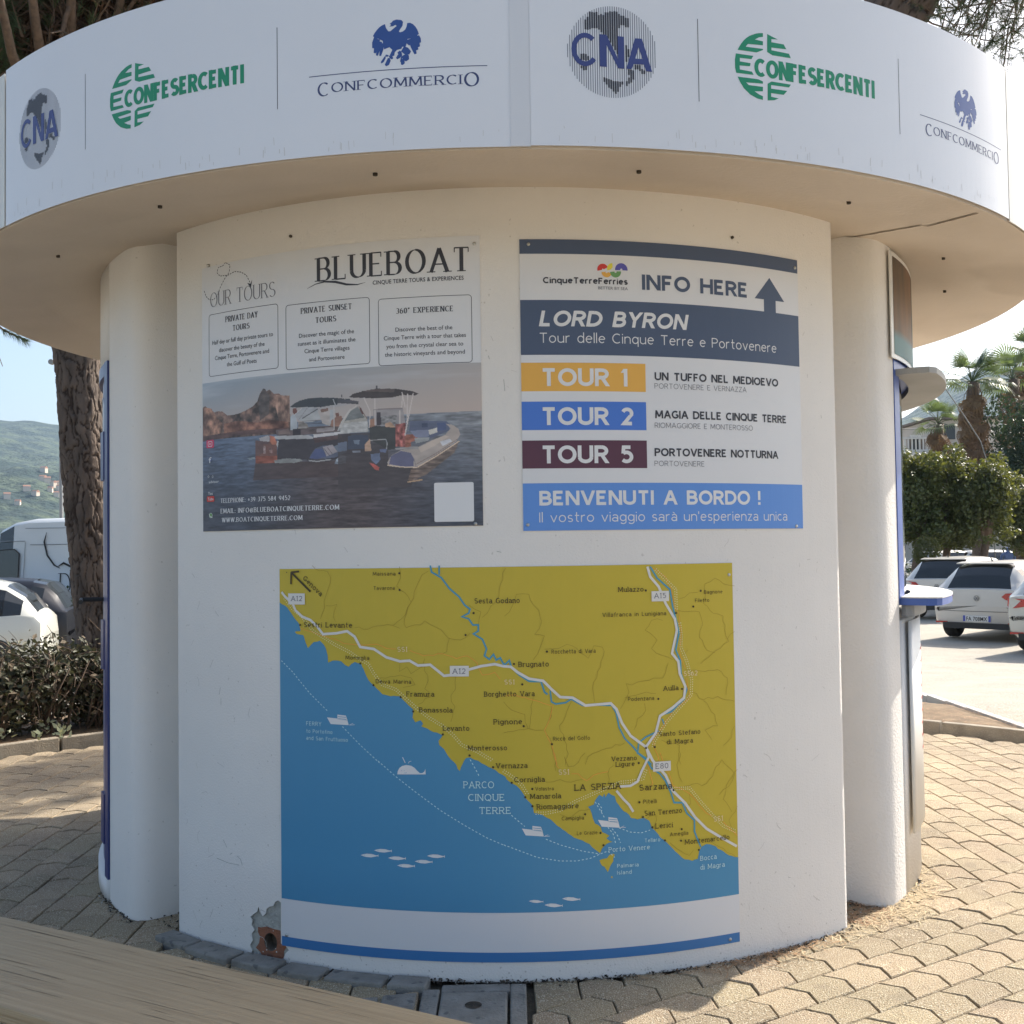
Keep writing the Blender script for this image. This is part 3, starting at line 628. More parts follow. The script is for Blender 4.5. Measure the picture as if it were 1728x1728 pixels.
# --- the fascia signs
RS = RF+.002
pf = Print(RS+.002, FX)
ua, ub = pf.q(10, 384)[0], pf.q(879, 250)[0]; uc, ud = pf.q(896, 248)[0], pf.q(1702, 376)[0]
FZ0, FZ1 = 2.866, 3.474
sgL = panel('fascia_sign', 'long white curved roof sign on the left with grey globe, green and blue logos', 'sign', RS, ua, pf.q(896, 248)[0], FZ0, FZ1, M['fascia'], .002, FX, 60)
sgR = panel('fascia_sign', 'long white curved roof sign on the right whose letters fade towards the sun', 'sign', RS+.0025, uc, ud, FZ0+.003, FZ1, M['fascia'], .002, FX, 60)
arcwall(RS+.0022, RS+.0040, pf.q(862, 249)[0]/RS, pf.q(895.5, 248)[0]/RS, FZ0+.001, FZ1-.001, 4, c=(FX, 0)).build('joint_strip', M['joint'], sgL)
e = panel('fascia_sign', 'blank older roof sign sheet cut by the left edge of the photo', 'sign', RS, ua-1.6, ua-.008, FZ0, FZ1-.01, M['fascia_old'], .004, FX, 40)
e = panel('fascia_sign', 'blank older roof sign sheet beyond the right end of the lettered one', 'sign', RS, ud+.008, ud+1.6, FZ0-.004, FZ1-.01, M['fascia_old'], .004, FX, 40)
def globe_sign(P, e, du, tone=''):
    # CNA globe
    c = P.q(1033, 88); r = (P.q(1107, 88)[0]-P.q(956, 88)[0])/2; rv = (P.q(1033, 12)[1]-P.q(1033, 166)[1])/2; c = (c[0]+du, c[1]-.002)
    Nn = 40; K = lambda x, y: (c[0]+(x-784)/726*r, c[1]-(y-852)/738*rv)
    thick = [(355, 345, 505), (392, 300, 510), (430, 215, 500), (468, 220, 480), (508, 225, 480), (545, 215, 480), (580, 265, 500), (616, 245, 540), (652, 260, 590), (688, 215, 600), (722, 215, 640), (760, 195, 700), (797, 200, 760), (832, 190, 820), (868, 195, 880), (904, 230, 460), (940, 255, 410), (976, 255, 410), (1010, 285, 440), (1047, 290, 440),
             (290, 900, 1000), (330, 895, 1000), (370, 900, 1010), (405, 930, 1000), (300, 1095, 1130), (335, 1095, 1165), (372, 1095, 1160), (1000, 730, 1000), (1037, 790, 920), (1037, 1120, 1210), (1073, 1120, 1330), (1037, 1250, 1350), (1110, 1130, 1280), (1003, 1310, 1390), (1147, 1040, 1115), (1183, 1040, 1110), (1218, 1040, 1135), (1250, 1100, 1180), (1288, 1120, 1180),
             (645, 1265, 1340), (682, 1280, 1380), (718, 1290, 1430), (757, 1300, 1450), (792, 1320, 1490), (830, 1320, 1525), (865, 1320, 1490), (900, 1325, 1410), (935, 1320, 1370)]
    for i in range(Nn+1):
        x = 66+i*36.2; dx = (x-784)/726
        if abs(dx) >= .995: continue
        h = 738*math.sqrt(1-dx*dx); P.stroke('stripe', [K(x, 852-h), K(x, 852+h)], .0022, 1)
    for x, y0, y1 in thick:
        x = 66+round((x-66)/36.2)*36.2; P.stroke('thick', [K(x, y0), K(x, y1)], .0058, 1.4)
    P.poly('cna', [K(*p) for p in [(578, 575), (690, 580), (870, 960), (870, 592), (970, 598), (970, 1115), (870, 1112), (690, 745), (690, 1100), (578, 1095)]], 3)
    P.poly('cna', [K(*p) for p in [(1150, 612), (1265, 612), (1425, 1138), (1328, 1138), (1290, 1030), (1125, 1030), (1085, 1118), (1003, 1112)]], 3.1, [[K(*p) for p in [(1208, 755), (1270, 940), (1150, 940)]]])
    P.stroke('cna', [K(345+180*math.cos(rad(a)), 830+230*math.sin(rad(a))) for a in range(38, 323, 12)], [.0155]*len(range(38, 323, 12)), 3)
    P.stroke('rule', [(P.q(1176, 33)[0]+du, P.q(1176, 33)[1]), (P.q(1176, 33)[0]+du, P.q(1176, 172)[1])], .0022, 1)
    # Confesercenti
    k = 6.646; T = lambda p: (lambda q: (q[0]+du, q[1]))(P.q(1230+p[0]/k, 40+p[1]/k))
    for sh in ([(90, 300), (110, 262), (130, 230), (160, 192), (190, 165), (225, 143), (260, 130), (295, 118), (330, 113), (373, 113), (373, 155), (330, 160), (283, 185), (373, 205), (373, 250), (270, 240), (205, 235), (180, 265), (373, 290), (373, 303), (300, 330)],
               [(420, 123), (470, 150), (540, 185), (468, 180), (468, 215), (605, 240), (635, 295), (468, 275), (468, 305), (665, 345), (685, 395), (480, 362), (420, 325)],
               [(70, 340), (265, 368), (245, 405), (115, 390), (115, 430), (235, 450), (228, 485), (112, 475), (115, 520), (250, 545), (270, 582), (75, 558), (62, 500), (60, 410)],
               [(90, 600), (320, 630), (373, 655), (373, 680), (185, 665), (215, 695), (373, 715), (373, 765), (280, 765), (330, 800), (373, 820), (373, 862), (310, 845), (230, 800), (160, 730), (120, 665)],
               [(425, 680), (470, 655), (685, 690), (665, 722), (465, 695), (465, 735), (645, 760), (605, 805), (465, 785), (465, 825), (550, 845), (500, 865), (425, 868)]):
        P.poly('green', [T(p) for p in sh], 1)
    q0, q1 = T((283, 606)), T((1622, 842)); qh = T((283, 388)); H = (qh[1]-q0[1])*.97
    P.place('green', 'CONFESERCENTI', q0[0], (q0[1]+q1[1])/2, q1[0]-q0[0], H, 'cond', 1.2)
    # Confcommercio (drawn on the left-hand copy)
def eagle(P, du):
    k = 5.4; T = lambda p: (lambda q: (q[0]+du, q[1]))(P.q(510+p[0]/k, 20+p[1]/k))
    P.poly('royal', [T(p) for p in [(645, 225), (662, 195), (682, 168), (702, 146), (726, 128), (755, 115), (765, 150), (785, 180), (805, 180), (830, 158), (862, 132), (850, 122), (828, 135), (795, 138), (812, 122), (798, 112), (818, 98), (828, 84), (860, 73), (905, 78), (920, 95), (915, 130), (895, 160), (882, 182), (892, 190), (918, 182), (940, 164), (952, 138), (958, 105), (985, 103), (1010, 115), (1032, 137), (1050, 165), (1065, 205), (1050, 215), (1060, 240), (1030, 247), (1000, 245), (962, 250), (945, 320), (912, 322), (905, 340), (865, 350), (845, 372), (840, 402), (816, 410), (800, 398), (822, 350), (797, 325), (748, 345), (740, 300), (735, 268), (700, 250), (665, 240)]], 1)
    a = lambda x, y, X, Y, w_: P.stroke('royal', [T((x, y)), T(((x+X)/2-1, (y+Y)/2)), T((X, Y))], [w_*.0009*.8, w_*.0009, w_*.0009*.5], 1.3)
    for t in [(672, 238, 650, 335, 17), (696, 252, 662, 380, 16), (716, 275, 682, 402, 14), (738, 290, 712, 405, 13), (1050, 222, 1074, 285, 17), (1036, 240, 1066, 322, 15), (1012, 242, 1050, 350, 16), (988, 248, 1034, 387, 17), (962, 258, 984, 305, 16), (915, 340, 985, 378, 26), (880, 365, 905, 395, 14), (905, 388, 862, 430, 14), (930, 395, 962, 445, 26), (776, 395, 774, 412, 12), (735, 435, 752, 445, 30), (768, 455, 800, 468, 32), (898, 432, 910, 434, 22), (900, 462, 935, 458, 22), (800, 400, 825, 432, 12)]: a(*t)
    q0, q1 = T((65, 603)), T((1687, 493)); P.stroke('rule2', [(q0[0], (q0[1]+q1[1])/2+.001), (q1[0], (q0[1]+q1[1])/2+.001)], .0026, 1)
    b0 = P.q(510+140/k, 20+757/k); b1 = P.q(510+1612/k, 20+671/k); vb = (b0[1]+b1[1])/2
    h1 = P.q(510+195/k, 20+632/k)[1]-P.q(510+195/k, 20+757/k)[1]; h2 = P.q(510+900/k, 20+598/k)[1]-P.q(510+900/k, 20+697/k)[1]
    gu = lambda x, y: P.q(510+x/k, 20+y/k)[0]+du
    P.place('conf', 'C', gu(142, 757), vb-.006, gu(248, 740)-gu(142, 757), h1*.98, 'roman', 1)
    P.place('conf', 'ONFCOMMERCI', gu(266, 740), vb+.004, gu(1452, 665)-gu(266, 740), h2*.86, 'roman', 1)
    P.place('conf', 'O', gu(1475, 670), vb-.004, gu(1614, 670)-gu(1475, 670), h1*1.0, 'roman', 1)
DU = pf.q(66, 219)[0]-pf.q(1033, 88)[0]
mats_ = dict(stripe='ink_stripe', thick='ink_black', cna='ink_cna', rule='ink_black', rule2='ink_confnavy', green='ink_green', royal='ink_royal', conf='ink_confnavy')
names_ = dict(stripe='globe_stripes', thick='globe_shading', cna='initials', rule='divider_line', rule2='thin_line', green='green_lettering', royal='eagle_emblem', conf='serif_lettering')
for sg, du, base in ((sgL, DU, .002), (sgR, 0., .0045)):
    P = Print(RS, FX); globe_sign(P, sg, du); eagle(P, du if sg is sgL and False else (0. if sg is sgL else -DU))
    q = P.q(468, 47); P.stroke('rule', [(q[0] if sg is sgL else q[0]-DU, P.q(468, 47)[1]), (q[0] if sg is sgL else q[0]-DU, P.q(468, 185)[1])], .0022, 1)
    build_all(P, sg, names_, mats_, base)
    P = Print(RS, FX)
    for _ in range(46):
        u_ = random.uniform(ua+.05, pf.q(855, 249)[0]) if sg is sgL else random.uniform(uc+.02, ud-.05); z_ = FZ0+.012+random.random()**2*.05; P.stroke('d', [(u_, z_), (u_+random.uniform(-.002, .002), z_+random.uniform(.006, .03))], random.uniform(.0012, .003), 1)
    o = P.build('grime_marks', 'd', M['drip'], sg, base); o['kind'] = 'stuff'

# --- the ferry tour sign
PP = RW+.001
P = Print(PP+.003); zz = 3.26; OF = (860, 380); T = lambda x, y: P.q(OF[0]+x/zz, OF[1]+y/zz)
u0 = (T(66, 65)[0]+T(62, 1670)[0])/2; u1 = (T(1597, 210)[0]+T(1598, 1680)[0])/2
v1 = (T(66, 65)[1]+T(1597, 208)[1])/2; v0 = (T(62, 1670)[1]+T(1598, 1680)[1])/2
fer = panel('ferry_tour_sign', 'square boat tour sign with INFO HERE, an up arrow and three coloured tour bars', 'sign', PP, u0, u1, v0, v1, M['sheet'])
hh = lambda ya, yb: ((T(62, ya)[1]+T(1598, yb)[1])/2)
P.rect('navy', u0, hh(147, 280), u1, v1); P.rect('navy2', u0, hh(703, 790), u1, hh(400, 513))
P.rect('band', u0, v0, u1, hh(1408, 1440))
ur = T(748, 850)[0]
hv = lambda ya, yb: (T(62, ya)[1]+T(748, yb)[1])/2
P.rect('orange', u0, hv(910, 922), ur, hv(753, 767)); P.rect('blue', u0, hv(1123, 1133), ur, hv(967, 978)); P.rect('maroon', u0, hv(1334, 1342), ur, hv(1180, 1190))
vb_ = hh(400, 513)
ax, ay0, ay1 = T(1428, 290), T(1428, 412)[1], vb_-.002
wA = (T(1508, 412)[0]-T(1345, 390)[0])/2; wS = (T(1460, 450)[0]-T(1395, 450)[0])/2
P.poly('arrow', [(ax[0], ax[1]), (ax[0]+wA, ay0), (ax[0]+wS, ay0), (ax[0]+wS, ay1), (ax[0]-wS, ay1), (ax[0]-wS, ay0), (ax[0]-wA, ay0)])
def sansline(key, text, x0, y0, x1, y1, cap, st, lay=2, slant=0.):
    q0, q1 = T(x0, y0), T(x1, y1); qh = T(x0, y0-cap)
    P.place(key, text, q0[0], (q0[1]+q1[1])/2, q1[0]-q0[0], qh[1]-q0[1], st, lay, slant=slant)
sansline('navyt', 'INFO HERE', 727, 350, 1312, 405, 84, 'mbold')
sansline('black', 'CinqueTerreFerries', 183, 318, 650, 330, 34, 'mbold'); sansline('grey', 'BETTER BY SEA', 487, 353, 650, 358, 17, 'reg')
sansline('white', 'LORD BYRON', 160, 553, 972, 580, 86, 'mbold', slant=.2); sansline('white', 'Tour delle Cinque Terre e Portovenere', 163, 642, 1467, 708, 55, 'mlight')
for n_, yb, yc, x1 in (('1', 885, 888, 657), ('2', 1098, 1103, 683), ('5', 1308, 1312, 682)): sansline('white', 'TOUR '+n_, 172, yb, x1, yc, 98, 'mbold')
sansline('black', 'UN TUFFO NEL MEDIOEVO', 797, 850, 1477, 892, 44, 'mbold'); sansline('grey', 'PORTOVENERE E VERNAZZA', 797, 897, 1303, 922, 29, 'mthin')
sansline('black', 'MAGIA DELLE CINQUE TERRE', 800, 1060, 1523, 1093, 44, 'mbold'); sansline('grey', 'RIOMAGGIORE E MONTEROSSO', 798, 1113, 1337, 1133, 29, 'mthin')
sansline('black', 'PORTOVENERE NOTTURNA', 797, 1268, 1478, 1288, 44, 'mbold'); sansline('grey', 'PORTOVENERE', 797, 1325, 1072, 1328, 29, 'mthin')
sansline('white', 'BENVENUTI A BORDO !', 163, 1535, 1380, 1545, 80, 'mbold'); sansline('white', "Il vostro viaggio sarà un'esperienza unica", 163, 1625, 1527, 1635, 54, 'mlight')
def arcst(key, cx_, cy_, r, a0, a1, w_, lay=2):
    c = T(cx_, cy_); s_ = (T(cx_+100, cy_)[0]-T(cx_, cy_)[0])/100
    P.stroke(key, [(c[0]+r*s_*math.cos(rad(a0+(a1-a0)*i/12)), c[1]+r*s_*math.sin(rad(a0+(a1-a0)*i/12))) for i in range(13)], w_*s_, lay)
arcst('red', 512, 243, 17, 200, 20, 26, 2); arcst('yellow', 560, 245, 17, 0, 180, 24, 2.1) if False else arcst('yellow', 566, 240, 18, 90, 200, 24, 2.1); arcst('violet', 614, 245, 20, 190, -10, 28, 2.2); arcst('lorange', 533, 258, 17, 180, 350, 22, 2.3); arcst('leaf', 582, 257, 18, 180, 370, 24, 2.4)
im = dict(navy2='ink_navy', arrow='ink_navy', lorange='ink_orange', navy='ink_navy', navyt='ink_navy', band='ink_band', orange='ink_orange', blue='ink_blue', maroon='ink_maroon', white='ink_white', black='ink_black', grey='ink_grey', red='ink_red', yellow='ink_yellow', violet='ink_violet', leaf='ink_leaf')
nm = dict(navy2='navy_band', arrow='up_arrow', lorange='logo_wave', navy='navy_band', navyt='heading_lettering', band='blue_band', orange='orange_bar', blue='blue_bar', maroon='maroon_bar', white='white_lettering', black='black_lettering', grey='grey_lettering', red='logo_wave', yellow='logo_wave', violet='logo_wave', leaf='logo_wave')
build_all(P, fer, nm, im)
screws(fer, PP+.003, [T(103, 105), T(1568, 235), T(100, 1648), T(1577, 1655)])

# --- the boat tour poster
P = Print(PP+.003); zz = 3.26; OF = (330, 380)
u0 = (T(40, 848)[0]+T(42, 1668)[0])/2; u1 = (T(1575, 68)[0]+T(1570, 1672)[0])/2
v1 = T(1575, 68)[1]+.008; v0 = (T(42, 1668)[1]+T(1570, 1672)[1])/2
boat = panel('boat_tour_poster', 'square poster with two moored motorboats by red rocks under three text boxes', 'poster', PP, u0, u1, v0, v1, M['sheet'])
vp = (T(40, 848)[1]+T(1568, 783)[1])/2
sansline('black', 'BLUEBOAT', 668, 297, 1512, 266, 128, 'didone')
sw = [T(*p) for p in [(615, 350), (660, 325), (710, 311), (770, 312), (830, 326), (890, 327), (935, 315)]]; P.stroke('black', sw, [.001, .003, .006, .009, .008, .004, .0008], 2)
sansline('black', 'CINQUE TERRE TOURS & EXPERIENCES', 975, 320, 1475, 308, 23, 'bold'); sansline('grey', 'OUR TOURS', 82, 443, 440, 402, 78, 'didonethin')
P.dash('black', [T(*p) for p in [(48, 362), (58, 392), (75, 410), (100, 410), (122, 385), (135, 345), (160, 295), (185, 260), (190, 220), (165, 205), (150, 225), (125, 232), (118, 262), (135, 280), (180, 275), (215, 255), (250, 258), (280, 275), (300, 315)]], .0032, .009, .005)
P.poly('black', [T(*p) for p in [(284, 318), (302, 322), (312, 300), (305, 344)]])
def txbox(x0, x1, yt0, yt1, yb0, yb1):
    a, b = T(x0, (yt0+yb0)/2)[0], T(x1, (yt1+yb1)/2)[0]; P.frame('black', a, (T(x0, yb0)[1]+T(x1, yb1)[1])/2, b, (T(x0, yt0)[1]+T(x1, yt1)[1])/2, .0022, .012, 1)
txbox(75, 454, 487, 441, 825, 796); txbox(498, 958, 435, 404, 790, 768); txbox(1007, 1520, 400, 391, 766, 762)
for a in (('PRIVATE DAY', 165, 528, 342, 512, 31), ('TOURS', 205, 577, 298, 571, 30), ('PRIVATE SUNSET', 580, 483, 860, 467, 31), ('TOURS', 660, 536, 775, 530, 30), ('360° EXPERIENCE', 1103, 483, 1418, 478, 30)): sansline('black', *a, 'didonesc')
for a in (('Half day or full day private tours to', 93, 650, 427, 620), ('discover the beauty of the', 130, 692, 380, 671), ('Cinque Terre, Portovenere and', 108, 735, 405, 711), ('the Gulf of Poets', 173, 771, 337, 762), ('Discover the magic of the', 570, 613, 872, 602), ('sunset as it illuminates the', 563, 659, 880, 645), ('Cinque Terre villages', 600, 699, 848, 691), ('and Portovenere', 625, 745, 820, 740), ('Discover the best of the', 1100, 580, 1413, 579), ('Cinque Terre with a tour that takes', 1036, 627, 1488, 622), ('you from the crystal clear sea to', 1050, 672, 1473, 669), ('the historic vineyards and beyond', 1042, 717, 1482, 714)): sansline('black', *a, 24, 'reg')
sansline('white', 'TELEPHONE: +39 375 584 9452', 140, 1522, 523, 1518, 24, 'didonesc', 4); sansline('white', 'EMAIL: INFO@BLUEBOATCINQUETERRE.COM', 140, 1577, 792, 1573, 25, 'didonesc', 4); sansline('white', 'WWW.BOATCINQUETERRE.COM', 147, 1630, 590, 1626, 24, 'didonesc', 4)
def sq(key, x0, y0, x1, y1, lay=4, r=.005): a, b = T(x0, y1), T(x1, y0); P.rect(key, a[0], a[1], b[0], b[1], lay, r)
sq('white', 1315, 1413, 1530, 1633, 4, .006)
sq('magenta', 62, 1180, 103, 1228); P.frame('white', *T(72, 1218), *T(93, 1190), .0025, .003, 5); c = T(82, 1204); P.disc('white', c[0], c[1], .0035, 5)
c = T(82, 1292); P.disc('fb', c[0], c[1], .0085, 4, 20); sansline('white', 'f', 75, 1308, 90, 1308, 32, 'bold', 5)
for x in (73, 96): c = T(x, 1384); P.stroke('white', [(c[0]+.0042*math.cos(a*PI/6), c[1]+.0042*math.sin(a*PI/6)) for a in range(13)], .0012, 4)
sansline('white', 'advisor', 75, 1418, 130, 1418, 14, 'reg', 4); sansline('white', 'You', 72, 1483, 96, 1483, 16, 'bold', 5); sq('red', 65, 1490, 105, 1523); sansline('white', 'Tube', 70, 1514, 101, 1514, 16, 'bold', 5)
c = T(86, 1597); P.disc('white', c[0], c[1], .0105, 4, 20); P.disc('green2', c[0], c[1], .009, 4.6, 20); P.stroke('white', [T(78, 1588), T(82, 1602), T(96, 1608)], .003, 5.4)
im.update(magenta='ink_magenta', fb='ink_fb', green2='ink_leaf'); nm.update(magenta='round_icon', fb='round_icon', green2='round_icon', white='white_lettering', red='red_icon', black='black_lettering')
build_all(P, boat, nm, im)
screws(boat, PP+.003, [T(70, 222), T(1533, 102), T(1540, 1642)])
# the printed photograph: colours worked out point by point on a fine curved grid
NX, NY = 560, 318
X, Y = np.meshgrid(np.linspace(0, 1, NX), np.linspace(0, 1, NY)); X0, Y0 = X*1530+40, Y*830+840          # crop coordinates
def fbm(x, y, o=5, seed=0):
    r = np.random.default_rng(seed); out = np.zeros_like(x); a = 1.
    for k in range(o):
        g = r.random((64, 64)); xi = np.floor(x).astype(int); yi = np.floor(y).astype(int); fx = x-xi; fy = y-yi; fx = fx*fx*(3-2*fx); fy = fy*fy*(3-2*fy)
        A = g[yi % 64, xi % 64]; B = g[yi % 64, (xi+1) % 64]; C_ = g[(yi+1) % 64, xi % 64]; D_ = g[(yi+1) % 64, (xi+1) % 64]
        out += a*((A*(1-fx)+B*fx)*(1-fy)+(C_*(1-fx)+D_*fx)*fy-.5); a *= .5; x = x*2.03; y = y*2.03
    return out
def mixc(a, b, t): t = np.clip(t, 0, 1)[..., None]; return a*(1-t)+b*t
img = np.zeros((NY, NX, 3))
A_ = lambda *c: np.array(c, float)
ty = (Y0-840)/250
img[:] = mixc(mixc(A_(122, 134, 146), A_(142, 140, 140), X), A_(160, 146, 138), ty*.75+X*.2)
cl = fbm(X*3+2, Y*14, 5, 3); img = mixc(img, A_(166, 168, 172), np.clip(cl*1.3-.1, 0, .6)*(1-ty*.8))
sea = Y0 > 1087+ (1-X)*26
base = mixc(mixc(A_(86, 98, 118), A_(118, 120, 124), X), A_(60, 64, 74), (Y0-1100)/480)
base = mixc(base, A_(76, 66, 66), np.clip(1.25-abs(X0-900)/430, 0, 1)*np.clip((Y0-1200)/130, 0, 1)*.85)
wv = fbm(X*22, Y*75, 4, 5)+.5*fbm(X*60, Y*160, 2, 6); base = base*(1+.30*wv[..., None]); img = np.where(sea[..., None], base, img)
sysm = (0., 0., 1.)
def inside(poly):
    ox, oy, k_ = sysm; r = np.zeros(X.shape, bool); n_ = len(poly)
    for i in range(n_):
        x1_, y1_ = poly[i]; x2_, y2_ = poly[(i+1) % n_]; x1_, y1_, x2_, y2_ = ox+x1_*k_, oy+y1_*k_, ox+x2_*k_, oy+y2_*k_
        r ^= ((y1_ > Y0) != (y2_ > Y0)) & (X0 < (x2_-x1_)*(Y0-y1_)/((y2_-y1_) or 1e-9)+x1_)
    return r
def fill(s_, c, tex=.08, sx=40, sy=40, seed=1, c2=None, alpha=1.):
    global img
    poly = [tuple(float(q) for q in a.split(',')) for a in s_.split()] if isinstance(s_, str) else s_
    mk = inside(poly)*alpha; t = fbm(X*sx, Y*sy, 4, seed); cc = A_(*c)*np.ones(img.shape)
    if c2 is not None: cc = mixc(A_(*c), A_(*c2), .45+t*1.4)
    cc = cc*(1+tex*t[..., None]*2); img = img*(1-mk[..., None])+cc*mk[..., None]
def line(x1_, y1_, x2_, y2_, w_, c):
    L = math.hypot(x2_-x1_, y2_-y1_); nx, ny = -(y2_-y1_)/L*w_/2, (x2_-x1_)/L*w_/2; fill([(x1_+nx, y1_+ny), (x2_+nx, y2_+ny), (x2_-nx, y2_-ny), (x1_-nx, y1_-ny)], c, 0)
def pline(s_, w_, c):
    q = [tuple(float(q) for q in a.split(',')) for a in s_.split()]
    for (a1, b1), (a2, b2) in zip(q, q[1:]): line(a1, b1, a2, b2, w_, c)
# rocks
fill('40,975 60,968 80,980 105,985 128,1010 150,1005 190,1010 225,1035 270,1035 310,1030 350,1018 395,1000 425,975 438,940 448,925 462,908 476,915 480,925 500,918 512,930 525,942 560,945 568,955 585,962 605,958 616,962 618,990 622,1110 620,1160 40,1160', (70, 62, 60), .22, 46, 22, 8, (116, 92, 82))
fill('40,975 105,985 150,1040 190,1075 180,1130 40,1140', (104, 78, 70), .3, 50, 26, 12, (142, 106, 88), .75); fill('540,950 618,960 620,1100 560,1110 535,1010', (110, 88, 80), .3, 70, 18, 14, (150, 120, 104), .7); fill('200,1080 300,1070 420,1090 500,1080 610,1100 610,1140 200,1140', (112, 72, 62), .3, 40, 30, 16, (134, 92, 74), .6)
fill('430,985 445,935 462,908 478,925 500,950 495,1050 440,1080', (76, 72, 72), .15, 40, 40, 4, None, .7); fill('40,1138 330,1126 620,1130 620,1156 300,1150 40,1166', (78, 60, 60), .2, 40, 40, 6, None, .8)
# left boat
sysm = (326., 880., .5672)
fill('150,740 400,760 700,770 1092,780 1092,920 120,920', (74, 62, 62), .1, 30, 60, 9, None, .85)
fill('395,545 740,555 1092,530 1092,720 1000,760 640,750 380,745', (62, 58, 62), .06, 30, 30, 3)
fill('150,545 380,555 385,745 150,735', (104, 76, 70), .12, 30, 30, 2); fill('150,690 380,700 380,765 150,760', (128, 78, 66), .2, 30, 60, 2); fill('150,540 235,550 240,660 160,690', (88, 70, 68), .1)
fill('305,500 360,520 378,590 330,590 310,560', (150, 96, 78), .15); fill('190,520 290,500 305,515 305,560 230,560 200,545', (146, 140, 140), .1); fill('165,545 300,560 290,585 165,580', (84, 68, 68), .08)
fill('355,512 700,522 745,545 740,560 400,545 360,535', (152, 150, 150), .06); fill('745,520 1010,508 1092,500 1092,520 1000,535 750,550', (168, 164, 164), .06); fill('745,552 1010,538 1020,570 760,600', (84, 68, 68), .15)
fill('380,560 400,560 390,620 378,600', (150, 148, 148)); fill('350,740 480,728 620,742 640,760 560,775 360,768', (122, 122, 120), .1); fill('60,705 140,696 150,715 80,722', (118, 126, 130), .1)
fill('235,600 260,595 262,670 235,672', (140, 120, 116), .3, 90, 90, 3); fill('300,620 330,625 332,670 302,665', (120, 96, 92), .3, 90, 90, 4)
fill('370,455 520,450 1000,450 1020,505 740,520 560,520 380,510', (88, 78, 78), .15, 50, 50, 5); fill('780,468 930,462 940,498 775,505', (136, 128, 128), .08); fill('395,470 500,450 520,500 400,500', (112, 96, 92), .1)
fill('520,345 545,320 575,330 590,390 590,460 520,470', (150, 154, 158), .06); fill('548,265 585,262 588,312 560,322 545,300', (106, 72, 66), .06); fill('545,460 620,458 625,520 545,518', (54, 50, 54)); fill('600,395 640,392 690,420 700,455 600,460', (122, 116, 112), .2, 70, 70, 4)
fill('565,325 640,262 780,270 800,300 640,390 600,380', (142, 142, 144), .08); fill('640,370 790,305 820,380 730,405 650,400', (150, 150, 150), .05); pline('560,330 640,265', 6, (166, 164, 164)); pline('600,380 690,270', 5, (120, 116, 118)); pline('640,365 790,285', 8, (66, 62, 66)); pline('640,390 810,390', 6, (92, 86, 88))
fill('815,300 890,290 930,330 900,450 830,420', (156, 148, 144), .08); fill('815,285 885,280 890,310 820,322', (110, 88, 80)); fill('900,300 950,300 940,460 900,440', (150, 152, 154), .05); fill('960,370 1010,360 1020,400 985,460 905,455 915,400', (130, 100, 88), .1); fill('955,335 985,330 990,365 960,370', (110, 80, 72))
fill('515,250 560,220 620,195 700,182 820,182 940,192 1092,212 1092,255 900,262 820,272 700,262 580,258', (60, 62, 66), .05); fill('790,275 1092,245 1092,262 800,292', (146, 142, 142), 0); pline('935,205 955,260', 8, (150, 148, 148)); pline('1040,205 1060,250', 8, (150, 148, 148)); pline('1012,165 1015,195', 7, (70, 70, 74)); pline('940,260 940,490', 11, (160, 156, 154))
fill('975,500 1010,420 1060,350 1092,310 1092,500', (136, 138, 138), .12, 60, 60, 6); pline('975,500 1010,420 1060,345 1092,305', 9, (168, 164, 160))
fill('705,740 720,705 765,650 830,630 920,625 980,660 1060,600 1055,700 960,740 860,752', (84, 88, 102), .06); fill('705,740 765,655 830,660 870,730 780,752', (76, 82, 112), .05); fill('835,640 925,625 975,690 870,730', (140, 132, 134), .05); pline('850,660 895,722', 5, (84, 74, 78)); pline('880,650 925,712', 5, (84, 74, 78)); pline('700,760 780,772 910,760', 9, (156, 154, 152)); fill('935,640 1060,600 1055,690 990,720', (98, 104, 114), .05); fill('960,760 1000,725 1050,735 1045,800 940,806', (122, 128, 136), .25, 90, 90, 2)
# right boat
sysm = (880.2, 880.2, .5971)
fill('0,500 420,500 420,760 640,830 600,983 0,983', (68, 62, 64), .08, 30, 60, 9, None, .8); fill('600,830 980,600 940,700 720,880 570,950', (112, 94, 82), .3, 40, 110, 7, None, .7)
fill('20,450 60,370 120,300 170,270 250,380 258,490 30,500', (142, 138, 132), .1, 60, 60, 5); fill('100,310 170,275 230,370 60,390', (104, 106, 106), .1); fill('20,410 250,400 252,495 20,500', (158, 156, 154), .1, 80, 80, 3); pline('20,450 60,370 110,300 165,260', 9, (166, 160, 154)); pline('180,270 250,385', 8, (120, 104, 98)); pline('190,285 215,340', 16, (88, 64, 62)); pline('0,240 180,235', 14, (146, 140, 140)); fill('0,190 180,225 175,250 0,232', (74, 72, 76))
fill('85,525 150,515 255,525 260,640 80,640', (64, 68, 80), .05); fill('130,560 185,560 180,600 140,598', (96, 104, 116)); fill('0,580 75,570 75,650 0,660', (92, 98, 112), .05); fill('225,605 270,555 282,660 228,665', (158, 132, 114), .08)
fill('300,305 540,300 560,440 300,450', (134, 128, 128), .06); fill('355,365 490,360 500,450 360,440', (118, 116, 116), .2, 90, 90, 5); fill('328,330 360,330 365,440 330,445', (66, 60, 64)); fill('265,390 310,380 315,460 265,470', (140, 108, 92), .1)
fill('265,460 320,445 485,465 480,650 420,660 270,560', (62, 62, 62), .06); fill('395,430 440,415 480,465 400,462', (160, 132, 112), .12)
fill('480,440 560,430 565,640 480,630', (134, 84, 80), .35, 110, 40, 5); fill('555,530 655,530 655,580 600,600 605,640 555,640', (130, 86, 74), .2, 70, 70, 5)
